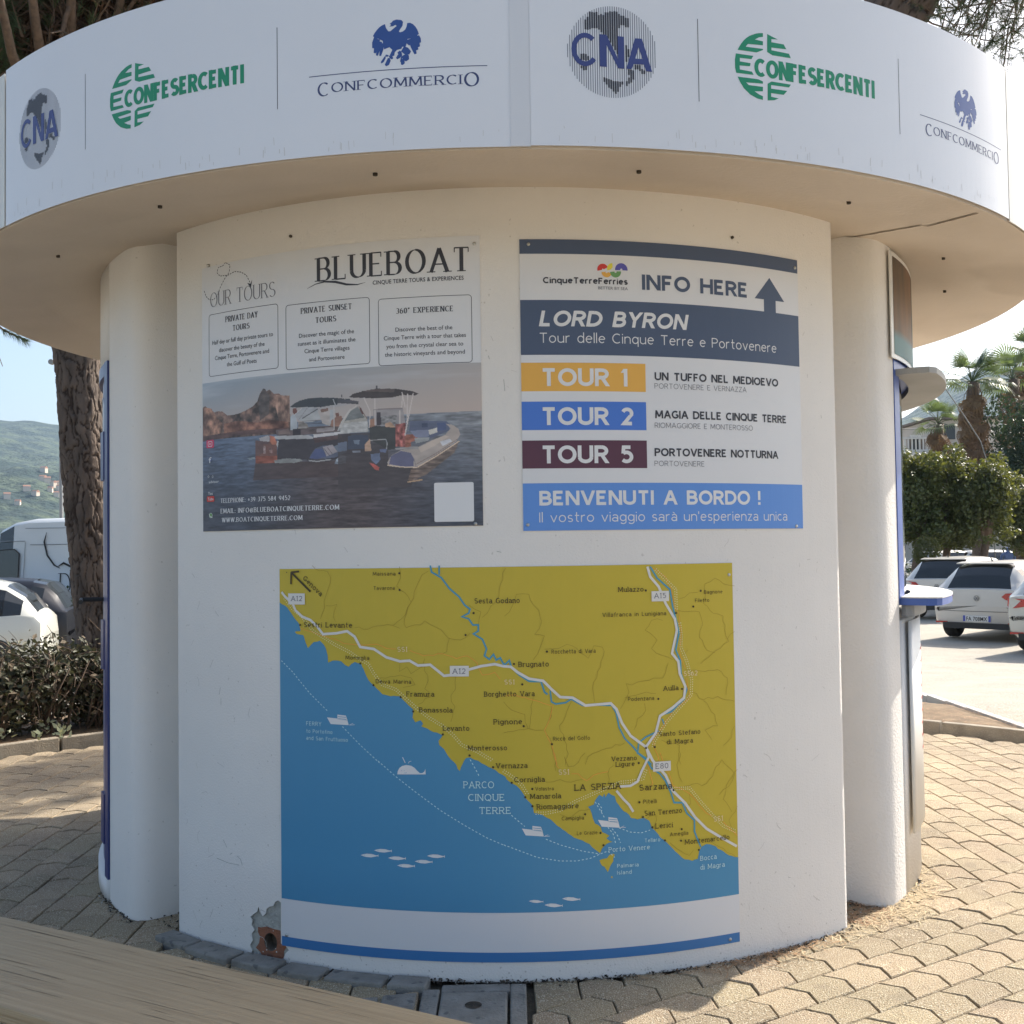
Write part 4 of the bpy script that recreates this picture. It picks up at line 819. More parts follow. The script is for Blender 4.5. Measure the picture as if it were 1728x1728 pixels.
fill('595,420 640,415 880,425 915,460 900,510 760,570 720,560 590,500', (82, 88, 106), .06); fill('595,500 750,495 745,555 640,560', (112, 116, 134), .06); fill('740,500 808,480 812,520 750,540', (178, 174, 166)); fill('630,565 750,560 740,590 640,610', (136, 138, 138)); fill('690,440 735,440 735,475 690,475', (66, 72, 92)); fill('810,440 880,440 880,500 815,510', (72, 80, 108), .05)
fill('880,450 930,460 975,495 988,545 960,600 860,670 720,770 640,815 540,812 420,785 410,770 440,710 520,665 660,640 760,590 870,545 915,490', (148, 138, 132), .05); fill('440,712 520,670 600,690 625,740 620,810 540,808 425,780', (88, 88, 108), .05); fill('660,650 760,595 870,548 900,560 780,640 680,690', (164, 152, 142), .03); fill('830,600 905,578 925,600 850,640', (172, 172, 176)); pline('625,740 640,810', 6, (120, 112, 112))
pline('410,790 520,808 650,816 800,725 980,600', 9, (186, 166, 146)); pline('640,790 800,700 970,580', 5, (112, 96, 92)); fill('475,645 655,635 665,660 480,660', (140, 136, 134), .1)
fill('275,690 350,682 355,740 320,780 280,740', (96, 104, 124), .08); fill('262,762 300,775 345,805 340,832 310,825', (158, 84, 78)); pline('275,570 400,565 412,600 405,650', 7, (140, 138, 138)); fill('350,650 410,648 400,680 355,675', (92, 98, 120)); fill('120,655 190,655 190,672 125,672', (110, 112, 120))
fill('100,182 130,158 260,132 330,124 480,132 620,160 668,182 640,198 540,190 460,206 300,206 190,196 110,190', (64, 58, 58), .06); fill('190,140 330,126 480,135 470,165 330,150', (86, 76, 74), .05); pline('330,95 330,125', 12, (76, 72, 76))
for q_ in ('222,195 275,320', '315,205 315,440', '275,320 265,460', '535,165 560,300', '580,180 572,430', '625,175 555,540', '540,200 530,300', '600,300 560,500', '515,320 515,440'): pline(q_, 8, (172, 164, 160))
pline('300,305 540,302', 7, (112, 104, 104)); fill('570,935 690,915 690,930 570,945', (150, 124, 100))
lin = np.where(img/255 <= .04045, img/255/12.92, ((np.clip(img, 0, 255)/255+.055)/1.055)**2.4)/.60
lin = np.clip(lin, .01, .8)
vx = u0+X*(u1-u0); vz = vp+(v0-vp)*Y; th = vx/P.R; r_ = P.R+.0006
co = np.stack([r_*np.sin(th), -r_*np.cos(th), vz], -1).reshape(-1, 3)
idx = np.arange(NX*NY).reshape(NY, NX); fc = np.stack([idx[:-1, :-1], idx[1:, :-1], idx[1:, 1:], idx[:-1, 1:]], -1).reshape(-1, 4)
me = bpy.data.meshes.new('printed_photo'); me.vertices.add(len(co)); me.vertices.foreach_set('co', co.ravel()); me.loops.add(fc.size); me.loops.foreach_set('vertex_index', fc.ravel().astype(np.int32))
me.polygons.add(len(fc)); me.polygons.foreach_set('loop_start', np.arange(0, fc.size, 4, dtype=np.int32)); me.update(calc_edges=True)
ca = me.color_attributes.new('print', 'FLOAT_COLOR', 'POINT'); ca.data.foreach_set('color', np.concatenate([lin.reshape(-1, 3), np.ones((NX*NY, 1))], 1).ravel().astype(np.float32))
mp_ = mat('printed_photo', (.3, .3, .3), .42); at_ = mp_.node_tree.nodes.new('ShaderNodeAttribute'); at_.attribute_name = 'print'; mp_.node_tree.links.new(at_.outputs['Color'], mp_.node_tree.nodes['Principled BSDF'].inputs['Base Color'])
link('printed_photo', me, boat, mp_)

# --- the coast map
P = Print(PP+.003)
O5, O6, O7, O8 = (460, 940, 4.32), (850, 940, 4.2146), (460, 1270, 4.32), (850, 1270, 4.2146)
def C(o, x, y): return P.q(o[0]+x/o[2], o[1]+y/o[2])
def L(o, s): n = [float(a) for a in s.replace(',', ' ').split()]; return [C(o, n[i], n[i+1]) for i in range(0, len(n), 2)]
u0 = P.q(474, 1300)[0]; u1 = P.q(1242.5, 1300)[0]; v1 = (P.q(477, 953)[1]+P.q(860, 956)[1]+P.q(1239, 957)[1])/3
av = lambda ps: sum(P.q(*p)[1] for p in ps)/len(ps)
v0 = av([(474, 1591), (691, 1620), (853, 1623.5), (1087, 1613), (1243, 1593)]); vs_ = av([(471.6, 1512), (645, 1533), (853, 1539), (1016, 1535), (1244, 1514)]); vb = v0+av([(474, 1574), (853, 1607), (1243, 1578)])-av([(474, 1591), (853, 1623.5), (1243, 1593)])
mapp = panel('coast_map', 'large yellow and blue coast map with white motorways and coastal town names', 'map', PP, u0, u1, v0, v1, M['sheet'], n=40)
P.rect('mapblue', u0, v0, u1, vb); P.rect('land', u0, vs_, u1, v1)
coast = L(O5, '75,330 110,370 150,430 190,480 205,540 162,545 175,560 225,570 240,620 258,665 300,620 345,610 375,640 395,690 405,770 440,755 500,760 530,788 555,800 600,765 645,775 665,820 690,880 720,920 760,960 800,1000 860,1015 930,1015 950,1040 990,1080 1025,1110 1020,1170 1040,1205 1080,1190 1097,1215 1085,1235 1150,1265 1200,1280 1240,1300 1210,1340 1215,1370 1250,1400 1270,1435')
coast += L(O7, '1265,0 1300,50 1340,90 1350,120 1365,135 1385,85 1410,40 1440,35 1500,60 1550,90 1600,115 1650,150 1700,180')
coast += L(O8, '0,160 20,190 50,215 90,235 130,280 160,330 200,370 210,400 215,430 270,440 310,465 350,490 380,520 440,560 500,605 560,625 610,650 650,690 685,715 700,680 730,650 775,635 730,610 752,590 700,565 690,530 650,505 635,470 625,430 600,385 640,370 650,340 680,300 705,315 715,290 722,318 745,285 765,300 790,310 800,350 830,390 850,415 890,440 905,465 950,475 1000,465 1035,485 1050,530 1080,560 1110,600 1160,640 1200,680 1240,720 1290,760 1340,770 1380,755 1390,700 1405,670 1440,650 1490,660 1540,690 1600,730 1660,745')
coast[0] = (u0, coast[0][1]); coast[-1] = (u1, coast[-1][1])
# small wiggles along the shore
cw = []
for a, b in zip(coast, coast[1:]):
    cw.append(a); d = math.hypot(b[0]-a[0], b[1]-a[1]); k = int(d/.012)
    for i in range(1, k): t = i/k; j = random.uniform(-.0022, .0022); cw.append((a[0]+(b[0]-a[0])*t-(b[1]-a[1])/d*j, a[1]+(b[1]-a[1])*t+(b[0]-a[0])/d*j))
cw.append(coast[-1])
P.poly('sea', cw+[(u1, vs_), (u0, vs_)], 2)
P.poly('land', L(O8, '680,765 705,755 735,750 745,735 755,725 775,718 790,725 778,750 780,770 760,800 748,830 740,850 725,825 715,810 700,805 690,790'), 3); c = C(O8, 768, 885); P.disc('land', c[0], c[1], .0035, 3)
def wig(pts, amp=.006, step=.018):
    o = []
    for a, b in zip(pts, pts[1:]):
        d = math.hypot(b[0]-a[0], b[1]-a[1]); k = max(1, int(d/step)); o.append(a)
        for i in range(1, k): t = i/k; j = random.uniform(-amp, amp); o.append((a[0]+(b[0]-a[0])*t-(b[1]-a[1])/d*j, a[1]+(b[1]-a[1])*t+(b[0]-a[0])/d*j))
    return o+[pts[-1]]
for o_, s in ((O5, '290,62 340,100 400,105 425,150 410,220 390,280 380,370 350,450'), (O5, '390,355 470,345 450,400 460,470'), (O5, '925,70 935,150 905,210 930,240 990,290 1010,330 970,420 880,500'), (O5, '1140,100 1090,130 1010,330 960,490 975,515 1080,495 1110,465 1230,530 1280,590 1370,605 1440,555'),
              (O5, '600,515 700,525 800,500 880,500 930,520'), (O5, '1430,350 1520,400 1500,490'), (O5, '1700,80 1660,200 1650,290 1590,360 1530,440'), (O5, '1290,590 1270,690 1200,700'), (O5, '930,770 925,835 980,800 1010,850 1090,800 1110,740'), (O5, '1110,790 1135,900 1110,960 1150,1020 1060,1075'), (O5, '1335,870 1335,960 1300,1010 1330,1090 1300,1200'),
              (O5, '760,890 860,870 930,860 1010,880 1040,930 950,950'), (O6, '5,420 60,350 90,265 180,265 210,340 250,380 270,460 220,550 290,560 260,640 210,730'), (O6, '290,655 390,650 450,620 520,650 600,720 640,630 700,640 715,670 690,780 630,930 645,1030'), (O6, '1130,450 1050,450 1005,520 1090,590 1050,650 1130,700 1200,730'),
              (O6, '1170,750 1130,860 1000,880 910,910 870,900 890,960 830,1080'), (O6, '1080,970 980,970 860,1000'), (O6, '1000,1040 1010,1090 950,1150 925,1230'), (O6, '1240,300 1320,255 1380,250'), (O6, '1240,380 1330,385 1390,390 1415,480 1390,570 1440,660 1500,680'), (O6, '1640,205 1560,190 1500,150 1430,190 1420,330 1490,400 1560,420 1570,520 1600,600 1480,690 1400,760'),
              (O6, '1640,530 1590,580 1600,600'), (O6, '1310,660 1270,700'), (O6, '1290,800 1400,810 1520,800 1590,860 1580,980'), (O6, '1340,960 1420,1015 1520,990 1640,1025'), (O6, '1420,1020 1500,1120 1520,1200 1430,1230 1480,1300'), (O6, '0,1030 60,1090 150,1120 175,1220 0,1250'), (O6, '210,990 200,1100 180,1220 280,1230'),
              (O6, '350,1060 320,1170 290,1230 340,1330 380,1470'), (O6, '480,1030 440,1130 395,1200 430,1300 460,1400 440,1475'), (O6, '860,1320 700,1370 600,1420 580,1475'), (O6, '1120,1300 1250,1340 1260,1475'), (O6, '1640,1200 1620,1280 1560,1340'), (O8, '350,0 370,60 370,130'), (O8, '580,0 530,70 460,100 430,30'),
              (O8, '300,210 400,190 480,210 560,190'), (O8, '780,90 740,150 740,230'), (O8, '1240,0 1240,130 1270,210'), (O8, '1280,240 1440,220 1550,50 1640,150 1600,240 1530,300'), (O8, '1320,290 1330,360 1280,420'), (O8, '1180,640 1260,700 1320,730 1350,690'), (O8, '1450,640 1560,680 1650,740'), (O8, '1000,480 1080,440 1080,560'), (O8, '1660,380 1600,480 1640,560'),
              (O8, '400,440 470,470 540,410 620,400'), (O8, '1660,120 1600,200 1560,330 1620,420')):
    P.stroke('mapline', wig(L(o_, s)), .0014, 3+random.random()*.4)
for o_, s in ((O5, '210,520 330,560 420,590 520,630 640,640 760,635 830,665 900,670'), (O5, '1000,680 1100,720 1240,705 1340,740 1420,720 1490,770 1530,860 1620,840 1660,890'), (O6, '1060,75 1150,140 1190,220 1210,330 1250,430 1260,560 1250,680 1290,790'), (O6, '1300,860 1310,930 1320,1000 1200,1090 1140,1200 1060,1300 1110,1475'),
              (O6, '0,990 80,980 180,1010 350,1060 320,1170 290,1230 340,1330 380,1475'), (O8, '360,0 375,90 390,110'), (O8, '480,150 530,150 590,200 640,160 740,135'), (O8, '1010,60 1060,220 1040,240'), (O8, '1110,0 1150,90 1200,230 1320,290 1440,430 1480,450'), (O8, '1560,490 1660,590')):
    P.stroke('ss', wig(L(o_, s), .003), .0028, 3.6)
def cat(*ls): o = []; [o.extend(l) for l in ls]; return o
rv = cat(L(O5, '1150,62 1160,110 1230,150 1290,230 1360,290 1400,350 1440,380 1430,410 1380,435 1430,450 1460,495 1500,495 1500,540 1465,560 1530,600 1560,670 1545,720 1580,745 1610,710 1630,750 1660,735 1680,775'), L(O6, '10,765 40,735 55,785 110,838 180,883 265,885 290,960 312,977'))
P.stroke('river', rv, .0065, 4); P.stroke('river', L(O5, '1215,62 1215,130'), .006, 4.1)
P.stroke('river', L(O6, '330,950 340,1030 370,1045 440,1035 480,1010 560,1055 680,1052 770,1055 800,1110 820,1210 860,1290 920,1350 960,1400 1010,1440 1050,1475'), .006, 4.2)
P.stroke('river', L(O6, '1040,68 1090,150 1180,230 1200,350 1225,450 1245,540 1222,660 1255,740 1260,830 1300,940 1280,1010 1190,1100 1110,1125'), .0065, 4.3); P.stroke('river', L(O6, '1125,1150 1140,1190'), .005, 4); P.stroke('river', L(O6, '1100,1235 1010,1280 960,1320 950,1400'), .006, 4)
P.stroke('river', L(O8, '950,0 1010,40 1050,110 1110,150 1150,200 1190,290 1210,355 1270,355 1300,430 1355,480 1355,560 1370,600 1400,670'), .0065, 4.4)
rt = cat(L(O5, '68,255 95,290 150,340 170,390 220,435 280,460 330,510 370,562 470,555 545,540 600,580 640,655 740,670 830,730 930,760 1000,755 1060,790 1150,785 1250,865 1300,860 1430,820 1520,795 1620,780 1680,795'), L(O6, '50,780 100,820 180,865 280,880 340,940 400,995 490,1000 580,1055 760,1040 800,1080 840,1180 900,1270 1010,1350 1060,1450'), L(O8, '1080,80 1150,160 1200,270 1290,360 1360,460 1440,540 1540,600 1655,665'))
P.stroke('road', rt, .0098, 5)
P.stroke('road', L(O6, '1020,68 1040,140 1100,210 1150,330 1215,440 1230,520 1195,685 1240,740 1250,830 1290,920 1280,1000 1200,1070 1110,1130 1080,1250 1010,1350'), .0098, 5.3)
P.stroke('road', L(O8, '1010,-45 1030,30 980,130 950,205 900,235 825,240'), .009, 5.6); P.stroke('road', L(O8, '800,270 850,330 890,370 920,420'), .009, 5.6)
for o_, s in ((O5, '90,300 150,380 220,440 300,540 380,590 460,640 560,690 640,745 700,780 740,850 800,930 900,965 960,1020 1050,1100 1140,1170 1240,1230 1320,1300 1380,1370 1480,1410 1600,1480'), (O8, '0,130 60,170 130,230 170,300'), (O8, '230,430 300,430 400,410 520,340 640,290 740,250 830,210 900,205 990,185 1010,120'),
              (O6, '1080,90 1160,170 1222,230 1225,380'), (O6, '1250,470 1262,560 1258,640 1300,740 1335,870 1332,980 1230,1090 1150,1180 1070,1310 1060,1360'), (O8, '1215,255 1320,250 1400,350 1480,440 1560,520 1650,560')):
    pts = L(o_, s)
    for sg in (-1, 1):
        q = []
        for i, p in enumerate(pts):
            a, b = pts[max(i-1, 0)], pts[min(i+1, len(pts)-1)]; d = math.hypot(b[0]-a[0], b[1]-a[1]); q.append((p[0]-(b[1]-a[1])/d*.0042*sg, p[1]+(b[0]-a[0])/d*.0042*sg))
        P.dash('dot', q, .0040, .0, .0090, 4.7, True)
for o_, s in ((O5, '66,755 150,840 270,990 400,1120'), (O5, '510,1235 640,1370 780,1500'), (O7, '770,60 900,175 1060,300 1230,425 1400,530 1560,620 1700,680'), (O8, '0,655 120,700 240,745 400,770 520,770 620,750 685,720 740,700 790,745'), (O7, '1440,50 1480,120 1510,180'), (O8, '55,445 150,525'), (O8, '300,615 400,655 560,700 685,720'), (O8, '820,535 900,565 980,570 1040,550'), (O8, '650,350 680,400 715,460'), (O8, '672,360 700,400 690,430'), (O8, '740,530 780,580 795,645'), (O8, '770,540 810,590 830,640')):
    P.dash('seatext', L(o_, s), .0027, .0075, .0075, 3)
for o_, dx, dy in ((O5, 0, 0), (O8, -268, -628), (O8, 272, -690)):
    f_ = lambda s: [C(o_, float(a.split(',')[0])+dx, float(a.split(',')[1])+dy) for a in s.split()]
    if o_ is O8: f_ = lambda s, dx=dx, dy=dy: [C(O8, (float(a.split(',')[0])-400)*.98+400+dx, (float(a.split(',')[1])-1170)*.98+1170+dy) for a in s.split()]
    P.poly('white', f_('398,1168 470,1176 474,1184 548,1192 556,1225 425,1217'), 3); P.poly('white', f_('474,1148 535,1155 548,1190 474,1184'), 3.2); P.stroke('sea2', f_('478,1163 536,1168'), .0022, 4); P.stroke('sea2', f_('480,1178 540,1183'), .0022, 4); P.stroke('white', f_('560,1225 600,1222'), .0016, 3); P.stroke('white', f_('562,1222 588,1212'), .0014, 3)
P.poly('white', L(O7, '910,158 913,135 925,112 945,97 975,90 1010,95 1035,110 1055,132 1075,150 1095,148 1108,135 1114,118 1117,158'), 3)
P.stroke('white', L(O7, '948,33 968,75'), .0030, 3); P.stroke('white', L(O7, '990,78 998,64 1012,62'), .0018, 3); P.disc('sea2', *C(O7, 942, 130), .0011, 4); P.disc('sea2', *C(O7, 960, 130), .0011, 4); P.stroke('sea2', L(O7, '960,148 972,148 978,144'), .001, 4)
for o_, x, y, k in [(O7, 708, 750, 1), (O7, 806, 715, 1), (O7, 908, 770, 1), (O7, 974, 825, 1), (O7, 1102, 795, 1), (O7, 1192, 755, 1), (O8, 230, 1058, .8), (O8, 355, 1086, 1), (O8, 480, 1041, 1)]:
    P.poly('white', [C(o_, x+a*k, y+b*k) for a, b in ((-65, -3), (-45, -10), (-20, -14), (15, -12), (45, -3), (58, -2), (64, -9), (64, 12), (58, 4), (40, 8), (10, 13), (-25, 10), (-45, 4))], 3); P.disc('sea2', *C(o_, x-37*k, y-4*k), .0012, 4)
for o_, x0, y0, x1, y1 in ((O5, 118, 265, 238, 345), (O5, 1294, 792, 1431, 870), (O6, 1050, 240, 1172, 316), (O8, 1060, 57, 1185, 135)):
    a, b = C(o_, x0, y1), C(o_, x1, y0); P.rect('road', a[0], a[1], b[0], b[1], 7)
def lab(o_, t, x0, x1, y, cap, key='mapdark', st='slab', lay=8):
    if cap/o_[2] < 7.2 and st == 'slab': st = 'map'
    elif key in ('seatext', 'grey'): st = 'slabw'
    P.text(key, t, (x0, y), (x1, y), cap, st, o_[:2], o_[2], lay)
for t, x0, x1, y, c_ in (('Maissana', 733, 898, 135, 27), ('Tavarone', 738, 895, 240, 27), ('Sestri Levante', 232, 583, 513, 37), ('Moneglia', 535, 708, 748, 29), ('Deiva Marina', 755, 1012, 922, 30), ('Framura', 978, 1180, 1016, 36), ('Bonassola', 1070, 1312, 1132, 36), ('Levanto', 1243, 1435, 1265, 36), ('Monterosso', 1425, 1710, 1408, 36)): lab(O5, t, x0, x1, y, c_)
for t, x0, x1, y, c_ in (('Mulazzo', 812, 992, 247, 35), ('Bagnone', 1422, 1552, 260, 26), ('Filetto', 1358, 1458, 320, 26), ('Villafranca in Lunigiana', 700, 1153, 420, 30), ('Rocchetta di Vara', 340, 652, 684, 30), ('Brugnato', 105, 320, 780, 38), ('Aulla', 1132, 1240, 948, 34), ('Podenzana', 882, 1068, 1020, 28), ('Riccò del Golfo', 350, 612, 1302, 29), ('Santo Stefano', 1103, 1395, 1265, 33), ('di Magra', 1157, 1343, 1325, 33), ('Vezzano', 765, 945, 1447, 33)): lab(O6, t, x0, x1, y, c_)
for t, x0, x1, y, c_ in (('Ligure', 795, 930, 97, 33), ('Corniglia', 75, 292, 208, 36), ('Volastra', 225, 355, 268, 25), ('Manarola', 187, 408, 326, 36), ('Riomaggiore', 235, 532, 398, 36), ('LA SPEZIA', 503, 832, 263, 45), ('Sarzana', 962, 1195, 262, 43), ('Pitelli', 990, 1087, 360, 29), ('San Terenzo', 1000, 1265, 437, 36), ('Lerici', 1077, 1200, 534, 36), ('Ameglia', 1180, 1310, 588, 27), ('Campiglia', 412, 570, 478, 27), ('Le Grazie', 520, 665, 582, 27), ('Montemarcello', 1285, 1602, 633, 34)): lab(O8, t, x0, x1, y, c_)
OO = (0, 0, 1)
for t, x0, x1, y, c_ in (('Sesta Godano', 801, 877, 1018, 9), ('Borghetto Vara', 817, 902, 1175, 8.6), ('Pignone', 833, 881, 1222, 8.8), ('Vernazza', 837, 890, 1296, 8.6)): lab(OO, t, x0, x1, y, c_)
for o_, t, x0, x1, y, c_ in ((O5, 'FERRY', 250, 360, 1228, 29), (O5, 'to Portofino', 250, 440, 1284, 27), (O5, 'and San Fruttuoso', 250, 552, 1338, 28), (O7, 'PARCO', 1393, 1615, 258, 50), (O7, 'CINQUE', 1427, 1690, 350, 50), (OO, 'TERRE', 809, 862, 1373, 11.6), (O8, 'Tellaro', 1000, 1110, 633, 27), (O8, 'Porto Venere', 745, 1037, 695, 34), (O8, 'Palmaria', 805, 957, 812, 27), (O8, 'Island', 805, 908, 862, 27), (O8, 'Bocca', 1395, 1510, 760, 34), (O8, 'di Magra', 1395, 1568, 820, 34)): lab(o_, t, x0, x1, y, c_, 'seatext')
for o_, t, x0, x1, y, c_ in ((O5, 'SS1', 912, 985, 690, 36), (O6, 'SS1', 5, 78, 905, 34), (O6, 'SS62', 1278, 1375, 843, 34), (O8, 'SS1', 390, 465, 155, 37), (O8, 'SS1', 1490, 1556, 486, 36)): lab(o_, t, x0, x1, y, c_, 'pink')
for o_, t, x0, x1, y, c_ in ((O5, 'A12', 138, 220, 320, 36), (O5, 'A12', 1312, 1408, 850, 38), (O6, 'A15', 1068, 1152, 292, 36), (O8, 'E80', 1078, 1168, 112, 38)): lab(o_, t, x0, x1, y, c_, 'grey')
P.text('mapdark', 'Genova', (222, 160), (352, 288), 36, 'slab', O5[:2], O5[2], 8, rot=1)
P.stroke('mapdark', L(O5, '280,252 140,112'), .008, 8); P.stroke('mapdark', L(O5, '138,198 140,110'), .0075, 8.3); P.stroke('mapdark', L(O5, '138,112 198,105'), .0075, 8.6); P.disc('mapdark', *C(O5, 107, 112), .0022, 8)
for o_, s in ((O5, '926,118 928,240 1466,408 1408,568 205,495 642,775 738,933 936,1020 1027,1125 1242,1292 1437,1445'), (O6, '1008,238 1398,240 1345,352 1222,398 307,672 73,760 132,905 1265,937 1097,1008 142,1202 342,1330 1010,1357 1072,1350'), (O7, '1608,105'), (O8, '958,73 57,213 203,257 153,316 204,380 578,437 687,570 708,657 963,352 988,457 1055,530 1263,543 1258,625 1144,623 1384,690 1205,265')):
    for c in L(o_, s): P.disc('mapdark', c[0], c[1], .0042, 8, 12)
im.update(mapblue='ink_mapblue', land='ink_land', sea='ink_sea', mapline='ink_mapline', ss='ink_ss', river='ink_river', road='ink_roadwhite', dot='ink_dot', seatext='ink_seatext', sea2='ink_sea', mapdark='ink_mapdark', pink='ink_pink')
nm.update(mapblue='bottom_band', land='land_area', sea='sea_area', mapline='brown_lines', ss='orange_roads', river='rivers', road='white_motorways', dot='railway_dots', seatext='pale_lettering', sea2='ship_details', mapdark='town_lettering', pink='road_numbers', white='white_drawings', grey='motorway_numbers')
MAPP = P; build_all(P, mapp, nm, im)
screws(mapp, PP+.003, [P.q(1230, 970), P.q(1232, 1585), P.q(484, 1578)])
# --- curved photo board over the serving window
u0 = rad(53.4)*RR; sb = panel('window_board', 'curved dark photo board above the blue serving window on the right', 'sign', RR+.012, u0, u0+.95, 2.44, 2.93, M['white'], .006)
mb_ = mat('board_photo', (.05, .065, .06), .55, (.26, .14, .07), 1.2, detail=6, stretch=(3, 3, 1.2), spec=.2)
nb = mb_.node_tree; tcn = nb.nodes.new('ShaderNodeTexCoord'); sx_ = nb.nodes.new('ShaderNodeSeparateXYZ'); nb.links.new(tcn.outputs['Object'], sx_.inputs[0])
rp_ = nb.nodes.new('ShaderNodeMapRange'); rp_.inputs[1].default_value = 2.58; rp_.inputs[2].default_value = 2.54; nb.links.new(sx_.outputs['Z'], rp_.inputs[0])
mx_ = nb.nodes.new('ShaderNodeMixRGB'); pb_ = nb.nodes['Principled BSDF']; nb.links.new(rp_.outputs[0], mx_.inputs[0]); nb.links.new(pb_.inputs['Base Color'].links[0].from_socket, mx_.inputs[1]); mx_.inputs[2].default_value = (.13, .24, .25, 1); nb.links.new(mx_.outputs[0], pb_.inputs['Base Color'])
arcwall(RR+.019, RR+.020, (u0+.025)/RR, (u0+.93)/RR, 2.46, 2.91, 20).build('board_photo', mb_, sb)

# ------------------------------------------------------------------ ground, paving, kerbs
def zg(x, y):                                                            # the car park lies a little lower than the forecourt
    t = min(1, max(0, (y-9.6)/8)); return -.27*t*t*(3-2*t)
def sheet(name, xs, ys, m_, dz=0., kind='structure', keep=None):
    v = []; f = []
    for y in ys:
        for x in xs: v.append((x, y, zg(x, y)+dz))
    n_ = len(xs)
    for j in range(len(ys)-1):
        for i in range(n_-1): f.append((j*n_+i, j*n_+i+1, (j+1)*n_+i+1, (j+1)*n_+i))
    if keep: f = [q for q in f if keep(sum(v[i][0] for i in q)/4, sum(v[i][1] for i in q)/4)]
    o = pydata(name, v, f, None, m_, True); tag(o, kind=kind); return o
sheet('ground', [-6000, -1500, -300, -60, -20, -8, -4, 0, 4, 8, 20, 60, 300, 1500, 6000], [-1500, -100, -20, -4, 0, 4, 8, 9, 9.6]+[9.6+.5*i for i in range(1, 17)]+[22, 40, 100, 400, 1500, 8000], M['ground'], -.055)
cp = sheet('car_park', [4.36]+[5+i for i in range(0, 60, 4)]+[90], [-4, 0, 4, 8, 9, 9.6]+[9.6+.5*i for i in range(1, 17)]+[20, 30, 45], M['asphalt'], -.012)
sheet('road', [-70, -30, -12, -8, -5.4], [4, 9, 10.4]+[10.9+.5*i for i in range(14)]+[20, 28, 60], M['asphalt'], -.012, keep=lambda x, y: y > 10.4)
sheet('access_road', [-5.4, -2, 2, 4.36], [11.6]+[12+.5*i for i in range(12)]+[20, 30, 45], M['asphalt'], -.012)
KX, KY, KR = 0., 4.8, 5.58                                               # forecourt circle
mb = MB(); n_ = 96
mb.add([(KX, KY, -.03)]+[(KX+KR*math.cos(2*PI*i/n_), KY+KR*math.sin(2*PI*i/n_), -.03) for i in range(n_)], [(0, i+1, (i+1) % n_+1) for i in range(n_)])
pav = mb.build('pavement', M['sand']); tag(pav, kind='structure')
# pavers: kinked interlocking blocks
def paver_poly(o, d, n, s0, k, st=.195, wd=.166, gap=.0028, kink=.041):
    off = (k*.078) % st
    P_ = lambda s, t: (o[0]+d[0]*s+n[0]*t, o[1]+d[1]*s+n[1]*t)
    s = s0*st+off; t0 = k*wd
    return [P_(s+gap, t0+gap), P_(s+st-gap, t0+gap), P_(s+st+kink-gap, t0+wd/2), P_(s+st-gap, t0+wd-gap), P_(s+gap, t0+wd-gap), P_(s+kink+gap, t0+wd/2)]
def clip(poly, p, nn):                                                    # keep nn.(x-p) <= 0
    out = []
    for i in range(len(poly)):
        a, b = poly[i], poly[(i+1) % len(poly)]; da = nn[0]*(a[0]-p[0])+nn[1]*(a[1]-p[1]); db = nn[0]*(b[0]-p[0])+nn[1]*(b[1]-p[1])
        if da <= 0: out.append(a)
        if da*db < 0: t = da/(da-db); out.append((a[0]+(b[0]-a[0])*t, a[1]+(b[1]-a[1])*t))
    return out
BP = (1.86, 4.90); ang = rad(32.5); dA = (math.cos(ang), math.sin(ang)); nA = (-dA[1], dA[0])
pavers = []
def okay(pl, clipfns):
    for p, nn in clipfns:
        pl = clip(pl, p, nn)
        if len(pl) < 3: return None
    cx_ = sum(a for a, b in pl)/len(pl); cy_ = sum(b for a, b in pl)/len(pl)
    A = abs(sum(pl[i][0]*pl[(i+1) % len(pl)][1]-pl[(i+1) % len(pl)][0]*pl[i][1] for i in range(len(pl))))/2
    if A < .0025: return None
    if math.hypot(cx_-KX, cy_-KY) > KR-.12: return None
    rk = math.hypot(cx_-KC.x, cy_-KC.y)
    if rk < 1.9 or (rk < 2.05 and abs(math.degrees(math.atan2(cx_, KC.y-cy_))) < 41): return None
    if cy_ < -1 or cy_ > 10.4 or abs(cx_) > 5.2: return None
    return pl, (cx_, cy_)
g_ = .004
# region A: front right; its row line must pass through the measured joint (1.538,4.114)
oA = (1.538-dA[0]*.0, 4.114)
for k in range(-32, 9):
    for s in range(-40, 30):
        pl = paver_poly(oA, dA, nA, s, k)
        r = okay(pl, [((BP[0], BP[1]), nA), ((.045, 0), (-1, 0))])
        if r: pavers.append(r)
oD = (2.505, 5.97); dD = (-.02, 1.); nD = (-1., -.02)
for k in range(-18, 50):
    for s in range(-40, 30):
        pl = paver_poly(oD, dD, nD, s, k)
        if sum(a for a, b in pl)/6 > .03:
            r = okay(pl, [((BP[0]+nA[0]*g_, BP[1]+nA[1]*g_), (-nA[0], -nA[1]))])
        else:
            r = okay(pl, [((-.36, 0), (1, 0))] )
        if r: pavers.append(r)
